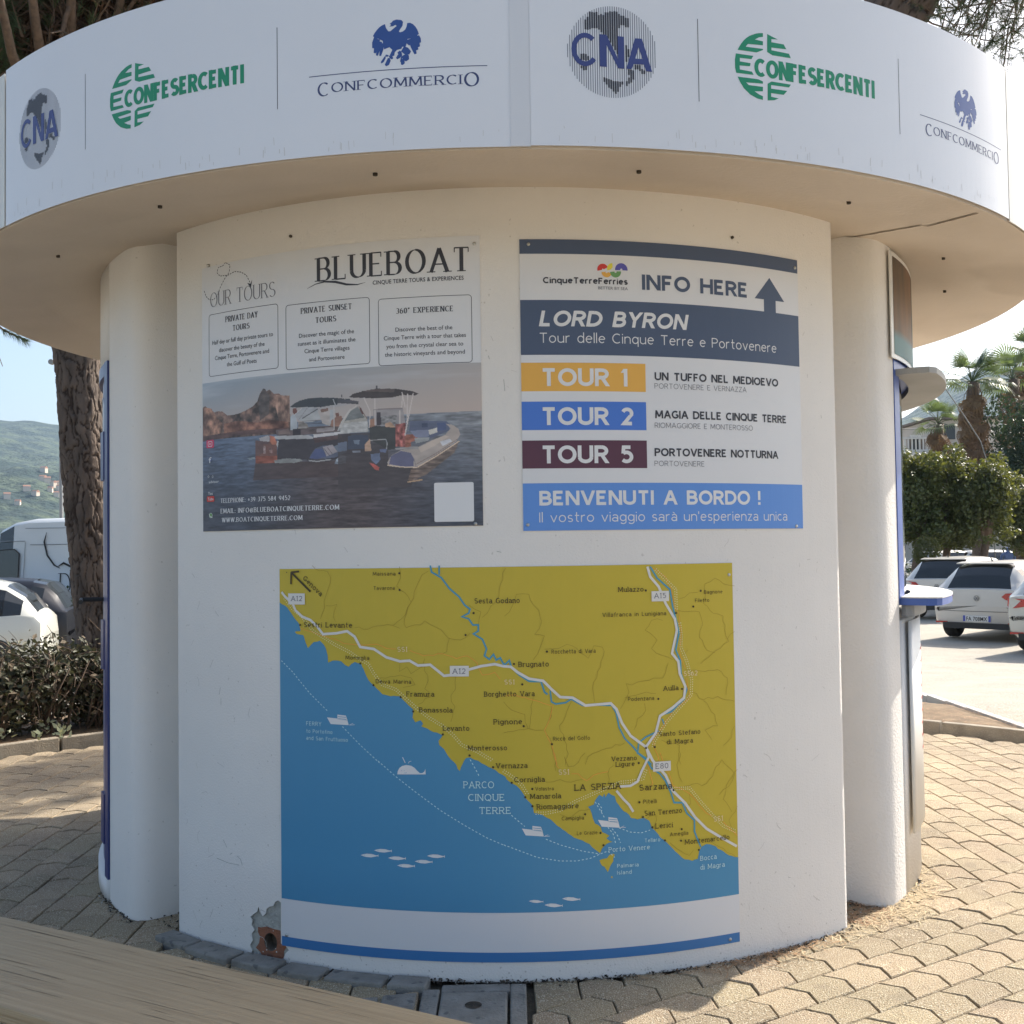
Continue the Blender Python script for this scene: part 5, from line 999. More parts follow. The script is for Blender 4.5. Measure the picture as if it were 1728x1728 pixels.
# leave room for the cast slab and the wall-foot bricks
def in_slab(c): return -.36 < c[0] < .03 and c[1] < 4.2
def in_bricks(c):
    rk = math.hypot(c[0], c[1]-KC.y); a = math.degrees(math.atan2(c[0], KC.y-c[1])); return -43 < a < -2 and rk < 2.24
pavers = [p for p in pavers if not in_slab(p[1]) and not in_bricks(p[1])]
def vis(c):
    x, y = c; 
    return y > 2.6 and abs(x) < .5*y+.05 and math.hypot(x, y-KC.y) > 2.0
pavers.sort(key=lambda p: (0 if vis(p[1]) else 1, p[1][1]))
def paver_geo(pl, c, z=0., jit=0.):
    n_ = len(pl); ar = sum(pl[i][0]*pl[(i+1) % n_][1]-pl[(i+1) % n_][0]*pl[i][1] for i in range(n_))
    if ar < 0: pl = pl[::-1]
    tx, ty_ = random.uniform(-jit, jit), random.uniform(-jit, jit)
    zt = lambda x, y, e: z-.004*e+tx*(x-c[0])+ty_*(y-c[1])
    ins = [(c[0]+(x-c[0])*.955, c[1]+(y-c[1])*.955) for x, y in pl]
    v = [(x, y, -.04) for x, y in pl]+[(x, y, zt(x, y, 1.2)) for x, y in pl]+[(x, y, zt(x, y, 0)) for x, y in ins]
    f = [(i, (i+1) % n_, (i+1) % n_+n_, i+n_) for i in range(n_)]+[(i+n_, (i+1) % n_+n_, (i+1) % n_+2*n_, i+2*n_) for i in range(n_)]+[tuple(range(2*n_, 3*n_))]
    return v, f
base_me = {}
for i, (pl, c) in enumerate(pavers[:300]):
    z = random.gauss(0, .0014); kd = 'A' if c[0] > .03 and (nA[0]*(c[0]-BP[0])+nA[1]*(c[1]-BP[1])) < 0 else 'D'
    if len(pl) == 6 and kd in base_me:
        o = bpy.data.objects.new('paver', base_me[kd]); col.objects.link(o); o.parent = pav
    else:
        v, f = paver_geo([(a-c[0], b-c[1]) for a, b in pl], (0, 0)); o = pydata('paver', v, f, pav, M['paver'])
        if len(pl) == 6: base_me[kd] = o.data
    o.location = (c[0], c[1], z); o.rotation_euler = (random.gauss(0, .006), random.gauss(0, .006), random.gauss(0, .008))
mb = MB()
for pl, c in pavers[300:]:
    v, f = paver_geo(pl, c, random.gauss(0, .0014), .008); mb.add(v, f)
o = pydata('paver_field', mb.v, mb.f, pav, M['paver']); tag(o, kind='stuff')
# cast slab with its hollow, border bands and old wall-foot bricks
def block(name, pts, z0, z1, m_, parent, bv=.006):
    n_ = len(pts); v = [(a, b, z0) for a, b in pts]+[(a, b, z1) for a, b in pts]
    o = recalc(pydata(name, v, [tuple(range(n_))[::-1], tuple(range(n_, 2*n_))]+[(i, (i+1) % n_, (i+1) % n_+n_, i+n_) for i in range(n_)], parent, m_)); return bevel(o, bv, 2)
block('slab', [(-.348, 3.45), (-.285, 3.45), (-.285, 3.955), (-.348, 3.955)], -.04, .004, M['slab'], pav)
block('slab', [(-.03, 3.45), (.028, 3.45), (.028, 4.0), (-.03, 4.0)], -.04, .003, M['slab'], pav)
sl_ = block('drain_cover', [(-.278, 3.45), (-.04, 3.45), (-.04, 3.925), (-.278, 3.925)], -.04, .006, M['slab'], pav, .008)
block('slab', [(-.28, 3.935), (-.03, 3.94), (-.03, 4.01), (-.28, 4.0)], -.04, .001, M['slab'], pav)
mb = MB(); mb.lathe([(.001, .0065), (.024, .0068), (.030, .0075)], 20, c=(-.159, 3.807)); mb.build('lifting_hollow', M['dirt'], pav)
aa = -42.6
while aa < -9:
    wA_ = random.uniform(3.6, 7.5); a1_ = min(aa+wA_, -8.6); r0_, r1_ = RW+.012, RW+.105+random.uniform(-.012, .012)
    z_ = .022+random.uniform(-.008, .006)-.012*max(0, (aa+26)/18 if aa > -26 else 0)
    pts = [(KC.x+r*math.sin(rad(t)), KC.y-r*math.cos(rad(t))) for r, t in ((r0_, aa+.25), (r1_, aa+.25), (r1_, (aa+a1_)/2), (r1_, a1_-.1), (r0_, a1_-.1))]
    block('kerb_brick', pts, -.04, z_, M['slab'], pav, .007); aa = a1_+.15
for k in range(2): block('slab', [(-.62+.135*k, 3.5), (-.50+.135*k, 3.5), (-.50+.135*k, 3.88+.03*k), (-.62+.135*k, 3.86+.03*k)], -.04, .012, M['slab'], pav)
# ring kerb: stones, each a part
kb = empty('kerb', (KX, KY, 0)); tag(kb, kind='structure')
a = -40.
while a < 220:
    st = 8.2; o = arcwall(KR+.006, KR+.085, rad(90+a+.10), rad(90+a+st-.10), -.04, .085+random.uniform(-.006, .006), 5)
    q = o.build('kerbstone', M['kerb'], kb); bevel(q, .008, 2); q.rotation_euler = (0, 0, 0); a += st
# bed between kerb and car park / hedge
mb = MB(); v = []; f = []
NB = 60
for i in range(NB+1):
    t = rad(-10+200*i/NB)
    for j in range(7):
        r = KR+.08+(.0, .06, .3, .7, 1.1, 1.5, 1.9)[j]; x, y = KX+r*math.cos(t), KY+r*math.sin(t); x = min(x, 4.34)
        hgt = (.0, .052, .055, .06, .07, .06, -.05)[j]
        edge = min(1, max(0, (4.34-x)/.25)) if x > 3 else 1
        v.append((x, y, hgt*edge+.018*mnoise.noise(Vector((x*2.2, y*2.2, 0)))*edge - .01 + (zg(x, y) if j > 3 else 0)))
for i in range(NB):
    for j in range(6): f.append((i*7+j, i*7+j+1, (i+1)*7+j+1, (i+1)*7+j))
mb.add(v, f); bed = mb.build('planting_bed', M['soil'], smooth=True); tag(bed, kind='structure')
ek = empty('edging', (4.36, 0, 0)); tag(ek, kind='structure')
y = 4.0
while y < 13: 
    mb = MB(); mb.box((0, y+.245, -.035+zg(4.36, y)), (.075, .485, .10)); q = mb.build('edging_stone', M['stone_trim'], ek); bevel(q, .006); y += .49
# fallen needles (stuff)
def needles(name, label, spots, n, m_, lmin=.04, lmax=.1, zf=None, wdt=.0014):
    mb = MB()
    for _ in range(n):
        x, y = spots(); L_ = random.uniform(lmin, lmax); a = random.uniform(0, PI*2); z = (zf(x, y) if zf else 0)+random.uniform(.001, .010)
        d = Vector((math.cos(a), math.sin(a), random.uniform(-.05, .12))); p = Vector((-d.y, d.x, 0))*wdt; c = Vector((x, y, z)); b = Vector((-d.y, d.x, 0))*random.uniform(-.3, .3)*L_
        mb.add([c-p, c+p, c+d*L_*.5+b*.4+p, c+d*L_*.5+b*.4-p, c+d*L_+b*.1], [(0, 1, 2, 3), (3, 2, 4)])
    o = mb.build(name, m_); tag(o, label, None, None, 'stuff'); return o
def ring(a0, a1, r0, r1, cx_, cy_):
    def fn():
        t = rad(random.uniform(a0, a1)); r = random.uniform(r0, r1); return cx_+r*math.cos(t), cy_+r*math.sin(t)
    return fn
needles('needle_litter', 'brown pine needles covering the planting bed behind the kerb', ring(25, 160, KR+.1, KR+1.3, KX, KY), 9000, M['needles'], zf=lambda x, y: .05)
needles('needle_scatter', 'brown needles scattered over the paving', ring(10, 170, 3.6, KR-.03, KX, KY), 1100, M['needles'])
needles('needle_drift', 'pale needles gathered at the foot of the right side wall', lambda: (lambda a, r: (KC.x+r*math.sin(a), KC.y-r*math.cos(a)))(rad(random.gauss(52, 7)), 2.14+abs(random.gauss(0, .07))), 900, M['straw'], .03, .09)
needles('needle_drift', 'dry needles caught against the kiosk wall in its shadow', lambda: (lambda a, r: (KC.x+r*math.sin(a), KC.y-r*math.cos(a)))(rad(random.gauss(27, 6)), 2.135+abs(random.gauss(0, .04))), 260, M['needles'], .03, .08)
def few(n, xs, ys):
    P_ = [(random.uniform(*xs), random.uniform(*ys)) for _ in range(n)]
    return lambda: (lambda p: (p[0]+random.gauss(0, .025), p[1]+random.gauss(0, .025)))(random.choice(P_))
needles('needle_scatter', 'pale dry needles lying in small bunches on the sunlit paving', few(26, (.7, 2.6), (3.2, 6)), 170, M['straw'], .03, .08)
needles('needle_litter', 'orange needles heaped in the recess beside the right side wall', lambda: (lambda a, r: (KC.x+r*math.sin(a), KC.y-r*math.cos(a)))(rad(random.uniform(41.5, 49)), random.uniform(1.96, 2.2)), 420, M['needles'], .02, .06)
# plank bench in the lower left corner
bn = empty('bench', tuple(onz(300, 1665, 0))); bz = .45
q = [onz(0, 1545, bz), onz(640, 1690, bz)]; dB = (q[1]-q[0]).normalized(); nB = Vector((dB.y, -dB.x, 0)); p0 = q[0]-dB*.75; p1 = q[0]+dB*2.3
tag(bn, 'weathered wooden bench plank crossing the lower left corner in the shade', 'bench')
zz_ = math.atan2(dB.y, dB.x); mid = (p0+p1)/2+nB*.225
mb = MB(); mb.box((0, 0, -.022), (3.05, .45, .044)); o = mb.build('seat_board', M['wood'], bn); bevel(o, .006); o.location = mid-bn.location; o.rotation_euler = (0, 0, zz_)
mb = MB()
for _ in range(70):
    x = random.uniform(-1.5, 1.4); y = random.uniform(-.215, .215); l = random.uniform(.05, .45); w_ = random.uniform(.0006, .0018); dy = random.uniform(-.004, .004); mb.add([(x, y-w_, .0006), (x+l*.5, y+dy-w_*.8, .0006), (x+l, y+dy*1.5, .0006), (x+l*.5, y+dy+w_*.8, .0006)], [(0, 1, 2, 3)])
o = mb.build('grain_cracks', M['wood_end'], bn); o.location = mid-bn.location; o.rotation_euler = (0, 0, zz_); o['kind'] = 'stuff'
for s_ in (-1.2, 1.2):
    for y in (-.13, .13): mb = MB(); mb.tube([(s_, y, -.002), (s_, y, .0035)], [.011, .009], 12); o = mb.build('bolt', M['screw'], bn); o.location = mid-bn.location; o.rotation_euler = (0, 0, zz_)
for s_ in (-1.2, 1.2):
    mb = MB(); mb.tube([(0, -.18, bz-.05), (0, -.18, .01)], .018); mb.tube([(0, .18, bz-.05), (0, .18, .01)], .018); mb.box((0, 0, bz-.058), (.05, .42, .025)); o = mb.build('leg_frame', M['steel'], bn); o.location = mid+dB*s_-bn.location-Vector((0, 0, bz)); o.rotation_euler = (0, 0, zz_)

# ------------------------------------------------------------------ trees
def bark_mat():
    mt = mat('pine_bark', (.072, .056, .047), .95, (.155, .118, .094), 6., .8, 60., detail=8, stretch=(1, 1, .4))
    n = mt.node_tree; b = n.nodes['Principled BSDF']; at = n.nodes.new('ShaderNodeAttribute'); at.attribute_name = 'crack'
    mx = n.nodes.new('ShaderNodeMixRGB'); n.links.new(at.outputs['Fac'], mx.inputs[0]); n.links.new(b.inputs['Base Color'].links[0].from_socket, mx.inputs[1]); mx.inputs[2].default_value = (.035, .022, .016, 1)
    n.links.new(mx.outputs[0], b.inputs['Base Color']); return mt
M['bark'] = bark_mat()
def bark_trunk(name, pts, radii, parent, nu=170, nv=560, plate=(.062, .30), depth=.026, seed=3):
    pts = [Vector(p) for p in pts]; L_ = [0.]
    for a, b in zip(pts, pts[1:]): L_.append(L_[-1]+(b-a).length)
    r = np.random.default_rng(seed); H_ = L_[-1]; rm = float(np.mean(radii))
    U = np.linspace(0, 2*PI*rm, nu, endpoint=False); V_ = np.linspace(0, H_, nv); UU, VV = np.meshgrid(U, V_)
    per = 2*PI*rm; cu_, cv_ = max(5, int(per/plate[0])), max(4, int(H_/plate[1])); f1 = np.full(UU.shape, 9.); f2 = np.full(UU.shape, 9.); idn = np.zeros(UU.shape)
    jx = r.random((cv_+3, cu_)); jy = r.random((cv_+3, cu_)); hh_ = r.random((cv_+3, cu_))
    gu, gv = UU/per*cu_, VV/H_*cv_; wn = fbm(UU*9+3, VV*5, 4, seed); wn2 = fbm(UU*14+9, VV*9, 4, seed+1); gu = gu+wn*1.3; gv = gv+wn2*.9; iu, iv = np.floor(gu).astype(int), np.floor(gv).astype(int)
    for du in (-1, 0, 1):
        for dv in (-1, 0, 1):
            cx_ = (iu+du); cy_ = iv+dv; a = jx[(cy_+1) % (cv_+3), cx_ % cu_]; b = jy[(cy_+1) % (cv_+3), cx_ % cu_]
            d = np.hypot(gu-(cx_+a), gv-(cy_+b)); h = hh_[(cy_+1) % (cv_+3), cx_ % cu_]
            nf = d < f1; f2 = np.where(nf, f1, np.minimum(f2, d)); idn = np.where(nf, h, idn); f1 = np.where(nf, d, f1)
    e = np.clip((f2-f1)/.20, 0, 1); disp = depth*(e*(.45+.55*idn))+.010*fbm(UU*40, VV*22, 3, seed+2)
    v = []; R0 = np.interp(V_, L_, radii)
    for j in range(nv):
        t = V_[j]; i = min(len(pts)-2, max(0, np.searchsorted(L_, t)-1)); k = (t-L_[i])/(L_[i+1]-L_[i]); p = pts[i].lerp(pts[i+1], k)
        a = pts[max(i-1, 0)]; tg = (pts[i+1]-pts[i]).normalized(); x = (Vector((1, 0, 0))-tg*tg.x).normalized(); y = tg.cross(x)
        for i2 in range(nu):
            q = U[i2]/rm; rr = R0[j]*(1+.06*math.sin(3*q+t*1.3)+.04*math.sin(5*q-t*2))+disp[j, i2]; v.append(p+x*math.cos(q)*rr+y*math.sin(q)*rr)
    f = [(j*nu+i, j*nu+(i+1) % nu, (j+1)*nu+(i+1) % nu, (j+1)*nu+i) for j in range(nv-1) for i in range(nu)]
    o = pydata(name, v, f, parent, M['bark'], True)
    ca = o.data.attributes.new('crack', 'FLOAT', 'POINT'); ca.data.foreach_set('value', (1-np.clip((e-.15)/.5, 0, 1)).ravel().astype(np.float32)); return o
def needle_tuft(mb, c, d, n, L_, w_, spread=1., mi=0):
    d = d.normalized(); x = d.orthogonal().normalized(); y = d.cross(x)
    for _ in range(n):
        a = random.uniform(0, 2*PI); s_ = random.uniform(.25, 1.)*spread; dd = (d+(x*math.cos(a)+y*math.sin(a))*s_).normalized(); l = L_*random.uniform(.7, 1.1)
        p = c+d*random.uniform(-.35, .25)*L_; t = dd.orthogonal().normalized()*w_; q = p+dd*l+Vector((0, 0, -.12*l)); mb.add([p-t, p+t, q], [(0, 1, 2)], mi)
def proj(p):
    d = Vector(p)-Vector((0, 0, CAMH)); return 864+FPX*d.dot(R_)/d.dot(F_), 864-FPX*d.dot(U_)/d.dot(F_)
def clear(p):                                                            # keep stray sprays out of the open sky beside and under the roof
    a, b = proj(p); return not ((a < 190 and 125 < b < 900) or (a > 1560 and b > 125))
def limbs(mb, start, dirs, L_, r, depth, tips, sag=0.):
    for d in dirs:
        pts = [start]; p = start.copy(); dd = d.normalized(); k = 5
        for i in range(k):
            dd = (dd+Vector((random.gauss(0, .12), random.gauss(0, .12), random.gauss(0, .08)-sag))).normalized(); p = p+dd*L_/k; pts.append(p.copy())
        mb.tube(pts, [r*(1-.7*i/k) for i in range(k+1)], 5, cap=False)
        if depth > 0:
            for i in (2, 3, 4, 5):
                nd = [(dd+Vector((random.gauss(0, .75), random.gauss(0, .75), random.gauss(0, .4)))) for _ in range(2)]
                limbs(mb, pts[i], nd, L_*random.uniform(.45, .62), r*.42, depth-1, tips, sag)
        else: tips += [(pts[j], (pts[j]-pts[j-1])) for j in (2, 4, 5)]
# left pine, leaning, its foot hidden by the hedge
pine = empty('pine_tree', (-3.86, 10.1, 0)); tag(pine, 'scaly leaning pine trunk behind the hedge at the left side of the kiosk', 'tree')
Y_ = 10.1; c0 = Vector((-3.86, Y_, 0)); TP = []
for yy, xl, xr in ((1260, 140, 212), (1140, 137, 205), (1050, 130, 196), (950, 123, 186), (850, 114, 181), (760, 107, 178), (680, 101, 172), (600, 95, 168), (400, 78, 150), (200, 62, 132), (0, 45, 112), (-250, 20, 90)):
    a, b = ony(xl, yy, Y_), ony(xr, yy, Y_); TP.append(((a+b)/2, (b-a).length/2-.012))
bark_trunk('trunk', [p-c0 for p, r in TP], [r for p, r in TP], pine)
mbt = MB(); tips = []; top = TP[-1][0]-c0
for z_, n_ in ((-3, 3), (-4, 5), (-2, 4), (-1, 5)):
    base = (TP[z_][0] if z_ != -1 else TP[-1][0])-c0
    limbs(mbt, base, [Vector((math.cos(a), math.sin(a), random.uniform(.0, .5))) for a in [random.uniform(0, 2*PI) for _ in range(n_)]], random.uniform(2., 2.8), .075, 2, tips, .01)
# heavy low boughs seen over the roof's left edge
for px, py, Y2 in ((60, 40, 8.7), (120, 10, 8.9), (200, 20, 9.3), (255, -30, 9.5), (20, 90, 8.6), (150, 60, 9.6)):
    q = ony(px, py, Y2)-c0; s_ = TP[-4][0]-c0; dq = q-s_
    mbt.tube([s_, s_.lerp(q, .5)+Vector((0, 0, .15)), q, q+dq.normalized()*.8+Vector((0, 0, .3))], [.09, .06, .04, .02], 7); 
    for _ in range(5): limbs(mbt, s_.lerp(q, random.uniform(.35, 1.1)), [Vector((random.gauss(0, 1), random.gauss(0, .7), random.gauss(.0, .8)))], random.uniform(.5, 1.), .025, 1, tips, 0)
mbt.build('branch', M['twig'], pine, True)
mbn = MB()
random.shuffle(tips)
for p, d in tips[:1500]:
  if clear(p+c0): needle_tuft(mbn, p, d, 22, .15, .0028)
# brown inner twigs that close the crown
def twigmass(mb, c, rad_, n, L_=(.15, .45), r=.006, mi=0):
    for _ in range(n):
        p = c+Vector((random.gauss(0, rad_.x), random.gauss(0, rad_.y), random.gauss(0, rad_.z))); d = Vector((random.gauss(0, 1), random.gauss(0, 1), random.gauss(0, .7))).normalized(); l = random.uniform(*L_)
        t = d.orthogonal().normalized()*r; b = d.cross(t).normalized()*r; q = p+d*l; mb.add([p-t, p+t, p+b, q], [(0, 1, 3), (1, 2, 3), (2, 0, 3)], mi)
cm = ony(140, 20, 9.6)-c0
mbd = MB(); twigmass(mbd, cm+Vector((0, .5, .1)), Vector((.75, .35, .45)), 5200, (.2, .6), .013); twigmass(mbd, ony(210, 0, 9.9)-c0, Vector((.7, .4, .4)), 4200, (.2, .6), .013); twigmass(mbd, ony(60, 60, 9.7)-c0, Vector((.35, .4, .35)), 2400, (.2, .5), .012)
mbd.build('dead_twigs', M['pine_dead'], pine)
for _ in range(260): needle_tuft(mbn, ony(random.gauss(0, 14), random.gauss(45, 40), random.uniform(8.6, 9.4))-c0, Vector((random.gauss(0, 1), random.gauss(0, 1), random.gauss(0, 1))), 16, .13, .0026)
# the spray hanging under the roof edge at the far left
tw = [ony(-40, 520, 8.9)-c0, ony(5, 556, 8.9)-c0, ony(28, 568, 8.9)-c0, ony(42, 573, 8.9)-c0]
mb = MB(); mb.tube([TP[8][0]-c0, TP[8][0]-c0+Vector((-.5, -.1, .25)), tw[0], tw[1], tw[2], tw[3]], [.03, .022, .012, .008, .005, .003], 6); mb.build('branch', M['twig'], pine, True)
for t in (0, .2, .35, .5, .65, .8, .92, 1.):
    p = tw[0].lerp(tw[1], t*2) if t < .5 else tw[1].lerp(tw[3], (t-.5)*2)
    for _ in range(3): needle_tuft(mbn, p, (tw[3]-tw[0])+Vector((0, 0, random.gauss(0, .1))), 16, .085, .0018, 1.1)
mbn.build('needles', M['pine_leaf'], pine)
# right pine: leaning stem that clears the roof at the upper right
p2 = empty('pine_tree', (1.35, 10.2, 0)); tag(p2, 'pine tree behind the kiosk whose thick stem leans over the roof at upper right', 'tree'); c0 = Vector((1.35, 10.2, 0))
T2 = [(Vector((1.35, 10.2, 0)), .36), (Vector((1.9, 10.1, 2)), .32), (ony(1400, 320, 9.8), .30), (ony(1468, 120, 9.6), .285), (ony(1512, 15, 9.5), .28), (ony(1575, -110, 9.3), .27), (ony(1650, -300, 9.1), .22), (ony(1690, -480, 9.), .15)]
bark_trunk('trunk', [p-c0 for p, r in T2], [r for p, r in T2], p2, 120, 300, (.07, .2), .022, 5)
mbt = MB(); tips = []
for i, n_ in ((5, 3), (6, 5), (7, 6)):
    limbs(mbt, T2[i][0]-c0, [Vector((math.cos(a), math.sin(a), random.uniform(.1, .6))) for a in [random.uniform(-1.2, 2.2) for _ in range(n_)]], random.uniform(1.8, 2.6), .07, 2, tips, .0)
mbn = MB(); random.shuffle(tips)
for p, d in tips[:900]:
  if clear(p+c0): needle_tuft(mbn, p, d, 20, .15, .0028)
for k in range(520):
    px, py = random.uniform(1580, 1760), random.uniform(-20, 100)
    if py < 118-(1728-px)*.30+random.gauss(0, 9) or px > 1650: needle_tuft(mbn, ony(px, py, random.uniform(8.2, 9.8))-c0, Vector((random.gauss(0, 1), random.gauss(0, 1), random.gauss(-.3, .8))), 15, .10, .0022, 1.)
SHADE_CLUMPS = [Vector((random.uniform(2.9, 5.0), random.uniform(12.9, 15.6), random.gauss(7.6, .3))) for _ in range(30)]  # unseen needle clumps behind the roof, added to throw dappled shade on the left paving
for _ in range(900):
    q = random.choice(SHADE_CLUMPS); p = Vector((random.gauss(q.x, .17), random.gauss(q.y, .17), random.gauss(q.z, .12)))-c0
    if (p.x+c0.x)/(p.y+c0.y) < .34: needle_tuft(mbn, p, Vector((random.gauss(0, 1), random.gauss(0, 1), .5)), 30, .2, .010)
# hanging boughs at the upper right corner
for k in range(30):
    tgt = ony(random.uniform(1580, 1800), random.uniform(-30, 92), random.uniform(8.3, 9.6))-c0; s_ = ony(random.uniform(1690, 1990), random.uniform(-420, -60), random.uniform(8.6, 9.4))-c0
    m1 = s_.lerp(tgt, .6)+Vector((0, 0, .35)); mbt.tube([s_, m1, tgt], [.014, .009, .004], 5)
    for _ in range(16):
        t = random.uniform(.35, 1.05); q = s_.lerp(m1, t/.6) if t < .6 else m1.lerp(tgt, (t-.6)/.4); e_ = q+Vector((random.gauss(0, .16), random.gauss(0, .16), random.gauss(-.03, .12))); mbt.tube([q, (q+e_)/2+Vector((0, 0, .02)), e_], [.006, .004, .002], 4)
        for _ in range(3): needle_tuft(mbn, q.lerp(e_, random.uniform(.5, 1.1)), e_-q, 17, .10, .0023, .9)
for px, py in ((1690, 100), (1695, 108), (1686, 112), (1700, 112), (1693, 116), (1640, 80), (1660, 86)):
    q = ony(px, py, 9.)-c0; mbt.tube([q+Vector((.05, 0, .35)), q], [.006, .003], 4)
    for _ in range(5): needle_tuft(mbn, q+Vector((random.gauss(0, .03), 0, random.gauss(0, .03))), Vector((.2, 0, -1)), 15, .10, .0018, .7)
mbt.build('branch', M['twig'], p2, True); mbn.build('needles', M['pine_leaf'], p2)
# ------------------------------------------------------------------ leaves
def leafmass(mb, blobs, n, size, mi=0, shell=.55, aspect=.5, flat=0.):
    tot = sum(b[1].x*b[1].y*b[1].z for b in blobs)
    for c, r in blobs:
        for _ in range(int(n*r.x*r.y*r.z/tot)):
            d = Vector((random.gauss(0, 1), random.gauss(0, 1), random.gauss(0, 1))).normalized(); k = (shell+(1-shell)*random.random())*(1+.09*random.gauss(0, 1))
            p = c+Vector((d.x*r.x, d.y*r.y, d.z*r.z))*k; s_ = size*random.uniform(.6, 1.25)
            nn = (d+Vector((random.gauss(0, .7), random.gauss(0, .7), random.gauss(0, .7)))).normalized(); x = nn.orthogonal().normalized(); a = random.uniform(0, PI); x = (x*math.cos(a)+nn.cross(x)*math.sin(a)); y = nn.cross(x)
            mb.add([p-x*s_, p-y*s_*aspect+nn*s_*.12, p+x*s_, p+y*s_*aspect+nn*s_*.12], [(0, 1, 2), (0, 2, 3)], mi)
# hedge behind the kerb, left
hg = empty('hedge', (-5.2, 8.95, 0)); tag(hg, 'ragged dry-leaved hedge between the left kerb and the parked cars', 'hedge'); c0 = hg.location.copy()
mb = MB(); bl = []
for i in range(30):
    t = rad(104+62*i/29); rr_ = KR+.68+.06*math.sin(i*1.7); bl.append((Vector((KX+rr_*math.cos(t), KY+rr_*math.sin(t), .43+random.uniform(-.05, .05)))-c0, Vector((.34, .40, .42))))
leafmass(mb, bl, 24000, .034, 0, .55); leafmass(mb, bl, 16000, .036, 1, .1)
for _ in range(900):
    c, r = random.choice(bl); p = c+Vector((random.uniform(-.3, .3), -r.y*random.uniform(.4, 1.), random.uniform(-.45, .4))); e_ = p+Vector((random.gauss(0, .09), -abs(random.gauss(0, .07)), random.gauss(.06, .09))); mb.tube([p, (p+e_)/2+Vector((.01, 0, .01)), e_], [.004, .003, .0015], 4, 2)
fo = mb.build('foliage', [M['hedge'], M['hedge_dry'], M['twig']], hg)
mb = MB()
for px, py in ((78, 1225), (100, 1236), (108, 1232), (68, 1243), (30, 1225), (60, 1200), (14, 1240), (105, 1245), (45, 1180), (20, 1190)):
    p = onz(px, py+6, .10)-c0; p.y -= .0
    for _ in range(9):
        s_ = random.uniform(.02, .045); d = Vector((random.gauss(0, 1), random.gauss(0, .6), abs(random.gauss(.3, .6)))).normalized(); x = d*s_; y = d.orthogonal().normalized()*s_*.4; q = p+Vector((random.gauss(0, .03), random.gauss(0, .03), random.uniform(0, .07)))
        mb.add([q, q+x*.6+y, q+x*1.6, q+x*.6-y], [(0, 1, 2, 3)])
tag(mb.build('fresh_sprig', M['hedge_pale'], hg), kind='stuff')
mb = MB()
for i in range(60):
    t = rad(random.uniform(106, 160)); p = Vector((KX+(KR+.5)*math.cos(t), KY+(KR+.5)*math.sin(t), .02))-c0; q = p+Vector((random.gauss(0, .15), -.05, random.uniform(.4, .75))); mb.tube([p, p.lerp(q, .5)+Vector((random.gauss(0, .04), 0, 0)), q], [.014, .010, .005], 5)
mb.build('stem', M['twig'], hg, True)
# second, greener hedge beyond the cars
h2 = empty('hedge', (-7.3, 19.2, -.27)); tag(h2, 'dark green hedge behind the small white car and under the white van', 'hedge')
mb = MB(); bl = [(Vector((-4+i*.55, .0, .62)), Vector((.5, .45, .62))) for i in range(16)]
leafmass(mb, bl, 7000, .055, 0, .7); mb.build('foliage', M['oak'], h2)
# right: low dark hedge behind the cars, clipped trees, dark evergreen, bush
h3 = empty('hedge', (13, 34, -.27)); tag(h3, 'low dark hedge behind the white cars on the right', 'hedge')
mb = MB(); bl = [(Vector((-6+i*.7, .0, .5)), Vector((.6, .6, .72))) for i in range(24)]
leafmass(mb, bl, 9000, .07, 0, .75); mb.build('foliage', M['oak'], h3)
def clipped(px, Yd, ptop, pbot, wpx, label, seed, n=13000):
    random.seed(seed); b = onz(px, 1000, 0); b = ony(px, 900, Yd); e = empty('clipped_tree', (b.x, Yd, -.27)); tag(e, label, 'tree', 'clipped trees in a row behind the parked cars')
    zt = ony(px, ptop+12, Yd).z+.27; zb = ony(px, pbot+9, Yd).z+.27; wr = wpx/FPX*Yd/2
    mb = MB(); tr = [Vector((0, 0, 0)), Vector((random.gauss(0, .1), 0, zb*.6)), Vector((random.gauss(0, .12), 0, zb+.4))]; mb.tube(tr, [.14, .12, .11], 8)
    for _ in range(7):
        a = random.uniform(0, 2*PI); q = tr[-1]+Vector((math.cos(a)*wr*.6, math.sin(a)*wr*.5, (zt-zb)*random.uniform(.3, .7))); mb.tube([tr[-1]-Vector((0, 0, .3)), tr[-1].lerp(q, .5), q], [.08, .05, .02], 6)
    mb.build('trunk', M['twig'], e, True)
    bl = []; zc = (zt+zb)/2; hz_ = (zt-zb)/2
    for i in range(9): a = random.uniform(0, 2*PI); bl.append((Vector((math.cos(a)*wr*.5, math.sin(a)*wr*.5, zc+random.uniform(-.5, .4)*hz_)), Vector((wr*.66, wr*.66, hz_*.6))))
    for i in range(20): a = random.uniform(0, 2*PI); k_ = random.uniform(.6, 1.05); bl.append((Vector((math.cos(a)*wr*k_, math.sin(a)*wr*k_, zc+random.uniform(-.9, .95)*hz_)), Vector((1, 1, .8))*random.uniform(.2, .48)))
    mb = MB(); leafmass(mb, bl, n, .062, 0, .5, .6); mb.build('crown', M['ficus'], e)
clipped(1550, 31, 760, 912, 78, 'clipped round tree nearest the kiosk window, its sunny top pale yellow green', 11)
clipped(1600, 32, 748, 915, 92, 'clipped round tree in front of the villa, beside the one next to the kiosk', 12)
clipped(1655, 31, 752, 918, 96, 'clipped round tree with the brightest top standing under the tall palm', 13)
clipped(1718, 33, 775, 925, 96, 'clipped round tree at the right edge of the photo under the dark evergreen', 14)
random.seed(21)
bu = empty('round_bush', tuple(ony(1564, 935, 29.5)[:2])+(-.27,)); tag(bu, 'small sunlit round bush behind the roof of the white estate car', 'bush')
